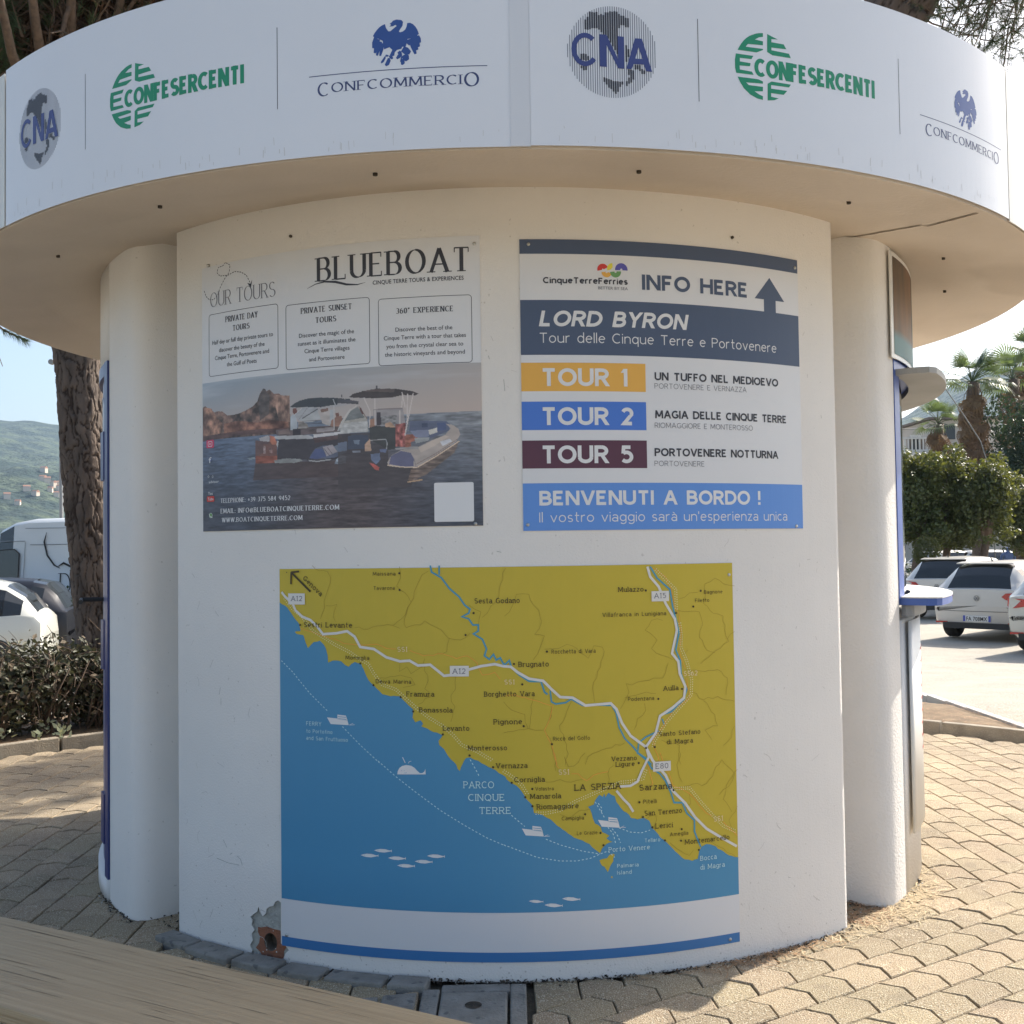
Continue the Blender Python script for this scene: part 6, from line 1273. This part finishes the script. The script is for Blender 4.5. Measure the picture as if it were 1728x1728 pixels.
mb = MB(); leafmass(mb, [(Vector((0, 0, ony(1564, 932, 29.5).z+.27)), Vector((.38, .38, .42)))], 1500, .045, 0, .7); mb.build('foliage', M['ficus'], bu); mb = MB(); mb.tube([(0, 0, 0), (0, 0, .9)], .03); mb.build('stem', M['twig'], bu)
ev = empty('evergreen_tree', tuple(ony(1722, 800, 40)[:2])+(-.27,)); tag(ev, 'dense dark evergreen tree rising behind the clipped trees at the right edge', 'tree')
zt = ony(1722, 670, 40).z; bl = [(Vector((random.uniform(-1.1, 1.5), random.uniform(-.8, .8), random.uniform(2.2, zt-.4))), Vector((.85, .8, .9))) for _ in range(22)]
mb = MB(); leafmass(mb, bl, 14000, .085, 0, .65, .5); mb.build('crown', M['oak'], ev); mb = MB(); mb.tube([(0, 0, 0), (.1, 0, 3)], [.2, .15], 8); mb.build('trunk', M['twig'], ev)
# palms
def frond_mesh(Lp, n=15, fan=.75, w_=.05, droop=.25):
    mb = MB(); mb.tube([(0, 0, 0), (Lp*.5, 0, .06), (Lp, 0, 0)], [.018, .014, .01], 4)
    for i in range(n):
        a = rad(-85+170*i/(n-1)); l = fan*(1-.22*abs(a)); d = Vector((math.cos(a), math.sin(a), 0)); p = Vector((Lp, 0, 0)); s_ = Vector((-d.y, d.x, 0))*w_*.5
        m1 = p+d*l*.55+Vector((0, 0, .03)); q = p+d*l+Vector((0, 0, -droop*l)); mb.add([p-s_*.3, p+s_*.3, m1+s_, m1-s_, q], [(0, 1, 2, 3), (3, 2, 4)])
    me = bpy.data.meshes.new('frond'); me.from_pydata([tuple(v) for v in mb.v], [], mb.f); me.update(); return me
frA = frond_mesh(.75); frA.materials.append(M['palm_leaf']); frB = frond_mesh(.55, 11, .6, .06, .7); frB.materials.append(M['palm_dead'])
def palm(px, pcr, Yd, label, nf=26, sc=1., skirt=2.2, seed=1, nd=70):
    random.seed(seed); b = ony(px, pcr, Yd); H_ = b.z+.27; e = empty('palm_tree', (b.x, Yd, -.27)); tag(e, label, 'palm tree', 'tall fan palms beyond the car park')
    mb = MB(); pts = [Vector((.12*math.sin(i*.7), 0, H_*i/10)) for i in range(11)]; mb.tube(pts, [.26*sc*(1-.25*i/10)+.02*(i % 2) for i in range(11)], 12); mb.build('trunk', M['twig'], e, True)
    for i in range(nf):
        o = bpy.data.objects.new('frond', frA); col.objects.link(o); o.parent = e; el = random.uniform(-.35, 1.35); az = random.uniform(0, 2*PI); o.location = (0, 0, H_); o.rotation_euler = (random.uniform(-.4, .4), -el, az); o.scale = (sc*random.uniform(.8, 1.15),)*3
    for i in range(nd):
        o = bpy.data.objects.new('dead_frond', frB); col.objects.link(o); o.parent = e; az = random.uniform(0, 2*PI); o.location = (.16*sc*math.cos(az), .16*sc*math.sin(az), H_-random.uniform(.0, skirt)); o.rotation_euler = (random.uniform(-.3, .3), random.uniform(1.0, 1.5), az); o.scale = (sc*random.uniform(.7, 1.1),)*3
palm(1640, 645, 40, 'tall fan palm with a long brown skirt in front of the villa', 30, 1.05, 2.3, 3, 80)
palm(1708, 640, 44, 'fan palm with a brown crown just right of the long-skirted palm', 24, 1.1, 2.2, 4, 60)
palm(1736, 600, 47, 'fan palm cut by the right edge of the photo, highest of the three', 26, 1.15, 2.4, 5, 60)
palm(1583, 715, 48, 'low fan palm in front of the villa balcony, left of the tall palm', 22, .9, .9, 6, 34)
random.seed(5)
lp = empty('leaning_pole', tuple(ony(1592, 651, 36)[:2])+(-.27,)); tag(lp, 'thin dark pole slanting in front of the palms from the tip of the raised hatch', 'pole')
a, b = ony(1586, 643, 36)-lp.location, ony(1655, 745, 36)-lp.location; bt = ony(1672, 800, 36)-lp.location
mb = MB(); mb.tube([a, ony(1592, 651, 36)-lp.location, ony(1624, 697, 36)-lp.location, b, bt, Vector((bt.x+.1, 0, 0))], [.018, .02, .02, .02, .02, .02], 6); mb.build('pole', M['steel'], lp, True)

# ------------------------------------------------------------------ vehicles
def wheel(parent, x, y, r, w_, name='wheel'):
    e = empty(name, (x, y, r)); e.parent = parent; s_ = 1 if y > 0 else -1
    mb = MB(); v = []; f = []; prof = [(r*.62, -w_/2), (r*.93, -w_/2), (r, -w_*.35), (r, w_*.35), (r*.93, w_/2), (r*.62, w_/2)]; n_ = 28
    for i in range(n_):
        a = 2*PI*i/n_
        for rr, yy in prof: v.append((rr*math.cos(a), yy, rr*math.sin(a)))
    k = len(prof)
    for i in range(n_):
        for j in range(k): f.append((i*k+j, i*k+(j+1) % k, ((i+1) % n_)*k+(j+1) % k, ((i+1) % n_)*k+j))
    mb.add(v, f); mb.build('tyre', M['tyre'], e, True)
    mb = MB()
    for i in range(5):
        a = 2*PI*i/5; mb.box((math.cos(a)*r*.33, s_*w_*.40, math.sin(a)*r*.33), (r*.62, .02, r*.16), 0, 0, Matrix.Rotation(-a, 3, 'Y'))
    mb.tube([(0, s_*w_*.3, 0), (0, s_*w_*.45, 0)], r*.16, 10); mb.tube([(0, s_*w_*.2, 0), (0, s_*w_*.3, 0)], r*.63, 20); mb.build('rim', M['rim'], e); return e
def car(name, label, loc, heading, paint, st, wx, belt, glass_rng, rear, wr=.31, W=.89, catg='car', windscreen=None, rear_details=True, plate=None):
    """st = stations (x from tail, z low, z top of body, z roof, half width top) ; heading = direction of travel"""
    e = empty(name, loc, heading); tag(e, label, catg)
    xs = [s_[0] for s_ in st]; L_ = xs[-1]
    def sect(i):
        x, zl, zb, zr, wt, wb = st[i]; full = zr > zb+.05
        half = [(0, zl), (wb*.8, zl), (wb*.97, zl+.12), (wb, zl+.32), (wb*1.0, (zl+zb)/2+.08), (wb*.975, zb-.03), (wb*.955, zb)]
        if full: h = zr-zb; half += [(wb*.955+(wt-wb*.955)*.5, zb+h*.5), (wt, zr-.09), (wt-.07, zr-.03), (wt*.6, zr), (0, zr+.015)]
        else: half += [(wb*.90, zb+.012), (wb*.82, zb+.02), (wb*.7, zb+.025), (wb*.45, zb+.035), (0, zb+.04)]
        return [(x, y, z) for y, z in half]
    S_ = [sect(i) for i in range(len(st))]; k = len(S_[0]); body = MB(); sg = MB(); rg = MB(); wg = MB(); arch = MB()
    for side in (1, -1):
        V = [[(x, y*side, z) for x, y, z in s_] for s_ in S_]
        for i in range(len(st)-1):
            for j in range(k-1):
                q = [V[i][j], V[i+1][j], V[i+1][j+1], V[i][j+1]]; xm = (xs[i]+xs[i+1])/2
                tgt = body
                if j in (6, 7) and glass_rng[0] <= xm <= glass_rng[1] and i not in glass_rng[2]: tgt = sg
                if j in (9, 10) and i in rear: tgt = rg
                if windscreen and j in (9, 10) and i in windscreen: tgt = wg
                tgt.add(q, [(0, 1, 2, 3)])
        for s_ in (0, len(st)-1): body.add(V[s_], [tuple(range(k))])
    bb = MB(); bb.v = body.v; bb.f = body.f
    me = bpy.data.meshes.new('body'); me.from_pydata(body.v, [], body.f); bm = bmesh.new(); bm.from_mesh(me); bmesh.ops.remove_doubles(bm, verts=bm.verts, dist=.0005); bmesh.ops.recalc_face_normals(bm, faces=bm.faces); bm.to_mesh(me); bm.free()
    bo = link('body', me, e, paint, True); md = bo.modifiers.new('e', 'EDGE_SPLIT'); md.split_angle = rad(38)
    for g_, nme in ((sg, 'side_window'), (rg, 'rear_window'), (wg, 'windscreen')):
        if not g_.v: continue
        sides = [1, -1] if nme == 'side_window' else [0]
        pil = xs[glass_rng[2][0]] if len(glass_rng[2]) else 1e9
        for sd_, fr_ in [(a_, b_) for a_ in sides for b_ in ((0, 1) if nme == 'side_window' and pil < 1e8 else (None,))]:
            v = []; f = []
            for q in range(0, len(g_.v), 4):
                pts = g_.v[q:q+4]
                if sd_ and pts[0][1]*sd_ < 0: continue
                if fr_ is not None and (sum(p_[0] for p_ in pts)/4 > pil) != bool(fr_): continue
                f.append(tuple(range(len(v), len(v)+4))); v += pts
            if f: pydata(nme, v, f, e, M['glass'], True)
    for x in wx:
        for y in (1, -1):
            wheel(e, x, y*(W-.115), wr, .2)
            mb = MB(); n_ = 18; v = []
            for i in range(n_+1): a = PI*i/n_; v += [(x+(wr+.015)*math.cos(a), y*(W+.004), wr+(wr+.015)*math.sin(a)), (x+(wr+.05)*math.cos(a), y*(W+.006), wr+(wr+.05)*math.sin(a))]
            mb.add(v, [(2*i, 2*i+1, 2*i+3, 2*i+2) for i in range(n_)]); v = [(x+(wr+.02)*math.cos(PI*i/n_), y*(W+.0025), max(.16, wr+(wr+.02)*math.sin(PI*i/n_))) for i in range(n_+1)]; mb.add(v, [tuple(range(n_+1))]); mb.build('wheel_arch', M['black'], e)
    return e
HATCH = [(0, .30, .62, .62, .5, .74), (.03, .27, .93, .93, .5, .82), (.10, .25, .95, .97, .62, .86), (.24, .22, .96, 1.22, .60, .885), (.42, .22, .965, 1.40, .585, .89), (.62, .22, .965, 1.445, .59, .89), (1.1, .2, .96, 1.475, .60, .895), (1.9, .2, .95, 1.48, .60, .895), (2.45, .2, .945, 1.44, .585, .895), (2.95, .2, .94, 1.18, .64, .89), (3.3, .2, .93, .96, .7, .885), (3.9, .22, .84, .84, .6, .86), (4.15, .27, .72, .72, .5, .80), (4.24, .32, .6, .6, .4, .66)]
def lamps(e, z0=.74, z1=.93, xa=.07, inner=.42, mir=1.):
    for y in (1, -1):
        mb = MB(); pts = [(-.008, y*(inner+.04), (z0+z1)/2), (-.008, y*(inner+.12), z1-.03), (-.004, y*.70, z1-.02), (.05, y*.83, z1-.02), (.13, y*.875, z1-.04), (.13, y*.878, z0+.04), (.05, y*.835, z0+.01), (-.004, y*.72, z0+.01), (-.008, y*(inner+.12), z0+.04)]
        v = pts+[(x+.06, yy*.95, z) for x, yy, z in pts]; n_ = len(pts); mb.add(v, [tuple(range(n_))]+[(i, (i+1) % n_, (i+1) % n_+n_, i+n_) for i in range(n_)]); mb.build('tail_lamp', M['redlamp'], e)
def numberplate(e, text, z=.42, x=-.012, wp=.52):
    mb = MB(); mb.box((x, 0, z), (.012, wp, .112)); pl = mb.build('number_plate', M['plate'], e)
    for y in (1, -1): mb = MB(); mb.box((x-.0075, y*(wp/2-.022), z), (.003, .042, .108)); mb.build('plate_band', M['plateblue'], pl)
    V, F, W_, H_ = sans(text, 'bold'); s_ = .39/W_; sz = .078/H_
    v = [(x-.010, .195-a*s_, z-.039+b*sz) for a, b in V]; pydata('plate_lettering', v, F, pl, M['black'])
def badge(e, x, z, r=.055):
    mb = MB(); n_ = 20; v = []
    for i in range(n_): a = 2*PI*i/n_; v += [(x, r*math.cos(a), z+r*math.sin(a)), (x, r*.8*math.cos(a), z+r*.8*math.sin(a))]
    mb.add(v, [(2*i, 2*i+1, (2*i+3) % (2*n_), (2*i+2) % (2*n_)) for i in range(n_)])
    for a, b in (((.5, .75), (.12, .0)), ((.12, 0), (0, .25)), ((.85, .3), (.38, -.65)), ((.38, -.65), (0, .0))):
        for y in (1, -1): mb.tube([(x, y*a[0]*r, z+a[1]*r), (x, y*b[0]*r, z+b[1]*r)], .005, 4)
    mb.build('badge', M['chrome'], e)
def rear_kit(e, text=None, bz=.42):
    lamps(e); badge(e, -.004+.02, .87) if False else badge(e, -.006, .80)
    mb = MB(); mb.box((-.0, 0, .285), (.05, 1.30, .11)); mb.build('lower_bumper', M['black'], e)
    mb = MB(); mb.tube([(.005, -.66, .56), (-.012, -.4, .555), (-.014, .4, .555), (.005, .66, .56)], .004, 4); mb.build('tailgate_seam', M['black'], e)
    for y in (1, -1): mb = MB(); mb.box((-.005, y*.68, .34), (.02, .22, .035)); mb.build('reflector', M['redlamp'], e)
    mb = MB(); mb.box((.50, 0, 1.455), (.24, 1.08, .022), 0, 0, Matrix.Rotation(rad(-6), 3, 'Y')); bevel(mb.build('roof_spoiler', M['carwhite'], e), .008)
    mb = MB(); mb.tube([(.75, 0, 1.48), (.66, 0, 1.56)], [.016, .006], 6); mb.build('roof_aerial', M['black'], e)
    if text: numberplate(e, text)
def atg(px, py, z=-.27): return onz(px, py, z)
hd = lambda phi: rad(90-phi)                                              # heading phi: clockwise from +Y
def place(px, py, phi, back=0): p = atg(px, py); return (p.x, p.y, -.27)
A = car('parked_car', 'white hatchback seen from behind with number plate FA 708MX', place(1650, 1082, 0), hd(47), M['carwhite'], HATCH, (.72, 3.35), .95, (.5, 3.0, (5,)), (2, 3, 4), windscreen=(8, 9), catg='car'); rear_kit(A, 'FA 708MX')
pB = atg(1606, 1052); B = car('parked_car', 'white estate car behind the counter shelf, to the left of the plated hatchback', (pB.x+.15, pB.y+1.2, -.27), hd(44), M['carwhite'], [(a[0], a[1], a[2], min(a[3]+.02, 1.49) if i > 3 else a[3], a[4], a[5]) for i, a in enumerate(HATCH)], (.78, 3.4), .95, (.5, 3.0, (5,)), (2, 3, 4), windscreen=(8, 9)); rear_kit(B)
pC = atg(1778, 1108); Cc = car('parked_car', 'white car cut by the right edge of the photo, red tail lamp showing', (pC.x+.12, pC.y, -.27), hd(47), M['caroff'], HATCH, (.72, 3.35), .95, (.5, 3.0, (5,)), (2, 3, 4), windscreen=(8, 9)); rear_kit(Cc)
pD = atg(1492, 1030); D_ = car('parked_car', 'silver car showing only its mirror beside the blue window frame', (pD.x-.5, pD.y+2.6, -.27), hd(40), M['cargrey'], HATCH, (.72, 3.35), .95, (.5, 3.0, (5,)), (2, 3, 4), windscreen=(8, 9)); rear_kit(D_)
mb = MB(); mb.box((2.7, -.98, 1.0), (.12, .2, .13)); bevel(mb.build('mirror', M['cargrey'], D_), .03)
for px, py, phi, lab_ in ((1620, 935, 80, 'distant pale car glimpsed under the clipped trees left of the trunks'), (1685, 940, 80, 'distant white car glimpsed through the gap between the clipped tree trunks')):
    p = ony(px, py, 47); q = car('parked_car', lab_, (p.x-2, 47, -.27), hd(phi), M['carwhite'], HATCH, (.72, 3.35), .95, (.5, 3.0, (5,)), (2, 3, 4), windscreen=(8, 9))
# person in blue between the trees
def person(px, Yd):
    p = ony(px, 900, Yd); e = empty('person', (p.x, Yd, -.27)); tag(e, 'person in blue clothes standing in the shade under the clipped trees', 'person')
    me = bpy.data.meshes.new('body'); J = [(0, 0, .95), (0, 0, 1.2), (0, 0, 1.42), (0, 0, 1.52), (0, -.02, 1.66), (.20, 0, 1.40), (.25, .02, 1.12), (.24, -.08, .88), (-.20, 0, 1.40), (-.26, .03, 1.12), (-.24, -.08, .88), (.10, 0, .88), (.12, -.02, .50), (.12, .03, .08), (.13, -.12, .03), (-.10, 0, .88), (-.12, .02, .50), (-.12, .05, .08), (-.13, -.1, .03)]
    E_ = [(0, 1), (1, 2), (2, 3), (3, 4), (2, 5), (5, 6), (6, 7), (2, 8), (8, 9), (9, 10), (0, 11), (11, 12), (12, 13), (13, 14), (0, 15), (15, 16), (16, 17), (17, 18)]; RR_ = [.14, .14, .15, .055, .10, .06, .045, .03, .06, .045, .03, .09, .06, .045, .04, .09, .06, .045, .04]
    me.from_pydata(J, E_, []); o = link('body', me, e, M['clothes']); sk = o.modifiers.new('s', 'SKIN')
    for i, r in enumerate(RR_): me.skin_vertices[0].data[i].radius = (r, r*.8)
    me.skin_vertices[0].data[0].use_root = True; o.modifiers.new('u', 'SUBSURF').levels = 1
person(1700, 36)
# left: small white car and white van
SMALL = [(0, .30, .62, .62, .5, .70), (.03, .27, .86, .86, .5, .78), (.12, .24, .95, 1.02, .55, .81), (.30, .22, .97, 1.26, .55, .825), (.55, .22, .96, 1.42, .54, .83), (.9, .2, .94, 1.50, .55, .835), (1.4, .2, .92, 1.53, .56, .835), (2.0, .2, .90, 1.51, .55, .835), (2.4, .2, .89, 1.40, .55, .835), (2.85, .2, .88, 1.14, .60, .83), (3.15, .2, .88, .93, .66, .825), (3.55, .22, .80, .80, .6, .80), (3.75, .27, .68, .68, .5, .72), (3.82, .32, .56, .56, .4, .6)]
pE = ony(101, 1000, 16.6); Ec = car('parked_car', 'small white hatchback with a curved side window behind the hedge', (pE.x-.20, 16.8, -.27), hd(-103), M['caroff'], SMALL, (.66, 3.0), .92, (.22, 2.75, (6,)), (2, 3), .29, .83, windscreen=(8, 9))
lamps(Ec, .70, .90) if False else None
mb = MB(); mb.box((2.55, .90, .93), (.16, .13, .12)); bevel(mb.build('mirror', M['black'], Ec), .03); mb = MB(); mb.box((2.55, -.90, .93), (.16, .13, .12)); bevel(mb.build('mirror', M['black'], Ec), .03)
for y in (1, -1):
    mb = MB(); mb.box((1.28, y*.842, .80), (.16, .02, .025)); bevel(mb.build('door_handle', M['chrome'], Ec), .006)
    mb = MB(); mb.tube([(2.52, y*.838, .90), (2.50, y*.842, .5), (2.45, y*.83, .25)], .004, 4); mb.tube([(1.12, y*.836, .93), (1.02, y*.842, .6), (1.08, y*.83, .25)], .004, 4); mb.build('door_seam', M['black'], Ec)
pF = ony(135, 1000, 18.2); Fc = car('parked_car', 'dark blue car mostly hidden between the white hatchback and the pine trunk', (pF.x+.0, 18.2, -.27), hd(-100), M['cardark'], HATCH, (.72, 3.35), .95, (.5, 3.0, (5,)), (2, 3, 4), windscreen=(8, 9))
# van
VAN = [(0, .35, 1.1, 1.1, .8, .90), (.02, .33, 1.2, 2.30, .80, .98), (.12, .3, 1.2, 2.50, .84, 1.0), (1.2, .3, 1.2, 2.56, .84, 1.0), (3.0, .3, 1.2, 2.56, .84, 1.0), (3.65, .3, 1.2, 2.55, .84, 1.0), (3.95, .3, 1.2, 2.50, .83, 1.0), (4.25, .3, 1.2, 2.36, .80, 1.0), (4.55, .3, 1.18, 1.98, .78, .99), (4.95, .3, 1.12, 1.46, .80, .97), (5.1, .32, 1.05, 1.12, .75, .95), (5.45, .35, .92, .92, .7, .9), (5.55, .4, .75, .75, .6, .8)]
vy = 20.4; pv = ony(46, 940, vy); VR = rad(180-6)
vn = car('van', 'tall white delivery van with DoubleJ lettering parked beyond the hedge', (pv.x+3.78, vy+.4, -.27), VR, M['vanwhite'], VAN, (.95, 4.45), 1.2, (3.98, 4.25, ()), (), .34, .985, catg='van', windscreen=(7, 8))
# door window, seams and lettering, on the side that faces the camera (+y in the van's own axes)
for ys in (1,):
    fy = lambda z: 1.0*.955+(.84-.955)*(max(0, z-1.2)/1.36) if z > 1.2 else .978
    for x0_, x1_, name_ in ((3.78, 4.42, 'door_window'),):
        P_ = [(3.80, 1.26), (4.62, 1.24), (4.50, 1.50), (4.32, 1.86), (4.22, 1.95), (3.90, 1.97), (3.80, 1.88)]
        pydata(name_, [(x, ys*(fy(z)+.028), z) for x, z in P_], [tuple(range(len(P_)))], vn, M['glass'])
        mb = MB(); Q_ = P_+[P_[0]]; mb.tube([(x, ys*(fy(z)+.03), z) for x, z in Q_], .012, 4); mb.build('window_rubber', M['black'], vn)
    mb = MB(); mb.tube([(3.70, ys*(fy(z)+.014), z) for z in (.4, 1.2, 1.7, 2.1)], .006, 4); mb.tube([(3.7, ys*(fy(2.12)+.014), 2.12), (4.2, ys*(fy(2.12)+.012), 2.12)], .006, 4); mb.tube([(0.2, ys*(fy(2.05)+.014), 2.05), (3.6, ys*(fy(2.05)+.014), 2.05)], .006, 4); mb.tube([(0.2, ys*(fy(2.38)+.03), 2.36), (3.7, ys*(fy(2.38)+.03), 2.36)], .005, 4); mb.tube([(0.2, ys*.995, .72), (3.7, ys*.995, .72)], .02, 6); mb.build('body_seam', M['lampgrey'], vn)
    mb = MB()
    for pts, r in (([(3.28, 2.28), (3.32, 2.1), (3.25, 1.85), (3.10, 1.66), (2.98, 1.60)], .016), ([(3.05, 1.62), (2.92, 1.70), (2.75, 1.62), (2.55, 1.52), (2.35, 1.52), (2.25, 1.62), (2.2, 1.85), (2.05, 2.05), (1.95, 2.25)], .02)):
        mb.tube([(x, ys*(fy(z)+.02), z) for x, z in pts], [.004]+[r]*(len(pts)-2)+[.004], 5)
    mb.build('curl_drawing', M['black'], vn)
    PS = Print(1e5); gl, adv = PS.glyphs('DoubleJ', (.09, .4, True, .14, 0)); sx_ = 1.35/adv; v = []; f = []
    st_ = Print(1e5)
    for P_, Wd in gl: st_.stroke('x', [(a*sx_, b*.46) for a, b in P_], [q*.3 for q in Wd] if Wd[0] != 'h' else .03)
    for V_, F_2, lay in st_.parts['x']:
        n0 = len(v); v += [(2.98-a, ys*(fy(1.05+b)+.022), 1.05+b) for a, b in V_]; f += [tuple(i+n0 for i in t) for t in F_2]
    pydata('van_lettering', v, f, vn, M['black'])
# street lamp behind the pine
sl_e = empty('street_lamp', tuple(ony(104, 870, 30)[:2])+(-.27,)); tag(sl_e, 'slim street lamp pole with a small round head beside the pine trunk', 'street lamp')
o0 = sl_e.location; hz = ony(100, 560, 30)-o0
mb = MB(); mb.tube([(0, 0, 0), (0, 0, 2), ony(102, 640, 30)-o0, hz], [.06, .055, .05, .04], 10); mb.build('pole', M['lampgrey'], sl_e, True)
hh_ = ony(87, 611, 30)-o0; mb = MB(); mb.tube([ony(101, 611, 30)-o0, hh_], .02, 6); mb.build('arm', M['lampgrey'], sl_e); mb = MB(); mb.tube([hh_+Vector((0, -.06, 0)), hh_+Vector((0, .06, 0))], .075, 14); mb.build('lamp_head', M['steel'], sl_e)

# ------------------------------------------------------------------ villa behind the palms
vd = 78.; v0_ = ony(1500, 720, vd); v1_ = ony(1625, 700, vd)
vl = empty('villa', (v0_.x, vd, -.27)); tag(vl, 'grand pale villa with a balustraded roof terrace behind the palms', 'building'); zt_ = ony(1560, 718, vd).z+.27
mb = MB(); mb.box((4, 4, zt_/2-1.1), (15, 8, zt_-2.2)); mb.build('wall', M['stucco'], vl)
mb = MB(); mb.box((4, -.15, zt_-2.1), (15.6, .9, .3)); mb.box((4, -.1, zt_-5.3), (15.4, .7, .3)); mb.build('cornice', M['stone_trim'], vl)
mb = MB(); mb.box((6.4, 5, zt_-.6), (5.2, 6, 2.4)); up = mb.build('upper_storey', M['stucco'], vl)
mb = MB(); mb.box((6.4, 4.9, zt_+.72), (5.8, 6.6, .16)); mb.build('roof', M['shutter'], vl)
bal = MB(); bal.box((.6, -.35, zt_-.95), (7, .16, .12)); bal.box((.6, -.35, zt_-1.85), (7, .16, .14))
for i in range(26): bal.box((-2.8+i*.27, -.35, zt_-1.4), (.10, .10, .82))
bal.build('balustrade', M['stone_trim'], vl)
for x, z, w_, h_ in ((1.9, zt_-1.3, .5, .9), (.9, zt_-4.0, .7, 1.8), (2.6, zt_-4.0, .7, 1.8), (4.2, zt_-4.0, .7, 1.8), (.9, zt_-7.2, .7, 1.8), (2.6, zt_-7.2, .7, 1.8), (4.2, zt_-7.2, .7, 1.8), (6.0, zt_-4., .7, 1.8)):
    yy = -.02
    e = MB(); e.box((x, yy-.03, z), (w_+.3, .08, h_+.3)); fr_ = e.build('window', M['stone_trim'], vl); e = MB(); e.box((x, yy-.08, z), (w_, .04, h_)); e.build('pane', M['winglass'], fr_)
    for s_ in (1, -1): e = MB(); e.box((x+s_*(w_/2+.26), yy-.06, z), (.3, .06, h_)); e.build('shutter', M['shutter'], fr_)
for x in (5.2, 7.3): e = MB(); e.box((x, 1.95, zt_-.3), (.8, .08, 1.1)); e.build('window', M['winglass'], vl)
for x in (.1, 1.75, 3.4): e = MB(); e.box((x, -.15, zt_-3.7), (.35, .3, 3.0)); e.build('pilaster', M['stone_trim'], vl)
mb = MB(); mb.tube([(-1.5, -.2, zt_-.9), (-1.5, -.2, zt_-.2)], .04, 6); mb.tube([(3.2, -.2, zt_-.9), (3.2, -.2, zt_-.2)], .04, 6); mb.tube([(-1.5, -.2, zt_-.25), (3.2, -.2, zt_-.25)], .035, 6); mb.build('terrace_rail', M['steel'], vl)
# ------------------------------------------------------------------ hills with far houses
def hill(name, crest, y0, y1, seed, back=1.25, n=110, m_=44):
    """crest: list of (px, py) of the skyline at distance y1"""
    cx_ = [ony(px, py, y1) for px, py in crest]; X_ = [p.x for p in cx_]; Z_ = [p.z for p in cx_]; v = []; f = []
    for j in range(m_+1):
        t = j/m_; Y2 = y0+(y1*back-y0)*t
        for i in range(n+1):
            u_ = X_[0]+(X_[-1]-X_[0])*i/n; k = (Y2-y0)/(y1-y0); x = u_*(Y2/y1)*.7+u_*.3; zc = float(np.interp(u_, X_, Z_))
            s_ = min(k, 1.); s_ = s_**1.15 if k <= 1 else 1-.9*(k-1)/(back-1)*.4; rg_ = mnoise.fractal(Vector((u_*.0016+seed, Y2*.0016, 0)), .9, 2.1, 6)
            z = zc*s_+rg_*zc*.16*math.sin(PI*min(k, 1.)) + mnoise.noise(Vector((u_*.022, Y2*.022, seed)))*4*min(1, k*4)
            v.append((x, Y2, z-3))
    for j in range(m_):
        for i in range(n): f.append((j*(n+1)+i, j*(n+1)+i+1, (j+1)*(n+1)+i+1, (j+1)*(n+1)+i))
    o = pydata(name, v, f, None, M['hill_green'], True); tag(o, kind='structure'); return o
hm2 = M['hill_green'].node_tree; hl = hill('hill', [(-700, 760), (-300, 735), (-100, 715), (0, 706), (40, 708), (95, 713), (160, 722), (300, 740), (600, 770), (900, 790)], 700, 2600, 3.3, n=300, m_=150)
hr_ = hill('hill', [(1300, 770), (1450, 735), (1530, 700), (1575, 668), (1610, 640), (1680, 600), (1780, 590), (2100, 640), (2600, 700)], 500, 1700, 8.1, n=200, m_=100)
dgp = bpy.context.evaluated_depsgraph_get(); dgp.update()
def drop(o, px, py):
    d = ray(px, py); ok, loc_, nn, fi = o.ray_cast(Vector((0, 0, CAMH)), d.normalized()); return loc_ if ok else None
hs = [(72, 812), (80, 815), (90, 822), (97, 820), (100, 828), (85, 830), (74, 797), (60, 836), (30, 852), (95, 838), (45, 828), (12, 842)]
for i, (px, py) in enumerate(hs):
    p = drop(hl, px, py)
    if not p: continue
    e = empty('house', p, random.uniform(-.5, .5)); tag(e, 'tiny pale house on the wooded hillside, %s' % ['above the van roof by the lamp pole', 'just left of the lamp pole', 'in the bright cluster beside the lamp pole', 'touching the left side of the lamp pole', 'lowest of those beside the lamp pole', 'below the bright cluster', 'highest of all', 'low above the van roof', 'close to the van roof on the left', 'low and close to the lamp pole', 'halfway between lamp pole and photo edge', 'near the left edge of the photo'][i], 'house', 'houses on the hillside')
    s_ = random.uniform(4, 6); h_ = random.uniform(3.5, 5.5); mb = MB(); mb.box((0, 0, h_/2), (s_*1.3, s_, h_+2)); mb.build('wall', M['housewall'], e)
    mb = MB(); mb.add([(-s_*.7, -s_*.55, h_), (s_*.7, -s_*.55, h_), (s_*.7, s_*.55, h_), (-s_*.7, s_*.55, h_), (-s_*.7, 0, h_+2.5), (s_*.7, 0, h_+2.5)], [(0, 1, 5, 4), (2, 3, 4, 5), (0, 4, 3), (1, 2, 5), (0, 3, 2, 1)]); mb.build('roof', M['rooftile'], e)
# ------------------------------------------------------------------ haze
hb = MB(); hb.box((0, 1700, 350), (9000, 4600, 720)); hz_o = hb.build('haze', []); tag(hz_o, kind='stuff')
hm = bpy.data.materials.new('haze'); hm.use_nodes = True; hn = hm.node_tree; hn.nodes.clear(); ho = hn.nodes.new('ShaderNodeOutputMaterial'); hv_ = hn.nodes.new('ShaderNodeVolumePrincipled')
hv_.inputs['Color'].default_value = (.55, .76, 1, 1); hv_.inputs['Density'].default_value = .00011; hv_.inputs['Anisotropy'].default_value = .3; hn.links.new(hv_.outputs[0], ho.inputs['Volume']); hz_o.data.materials.append(hm)
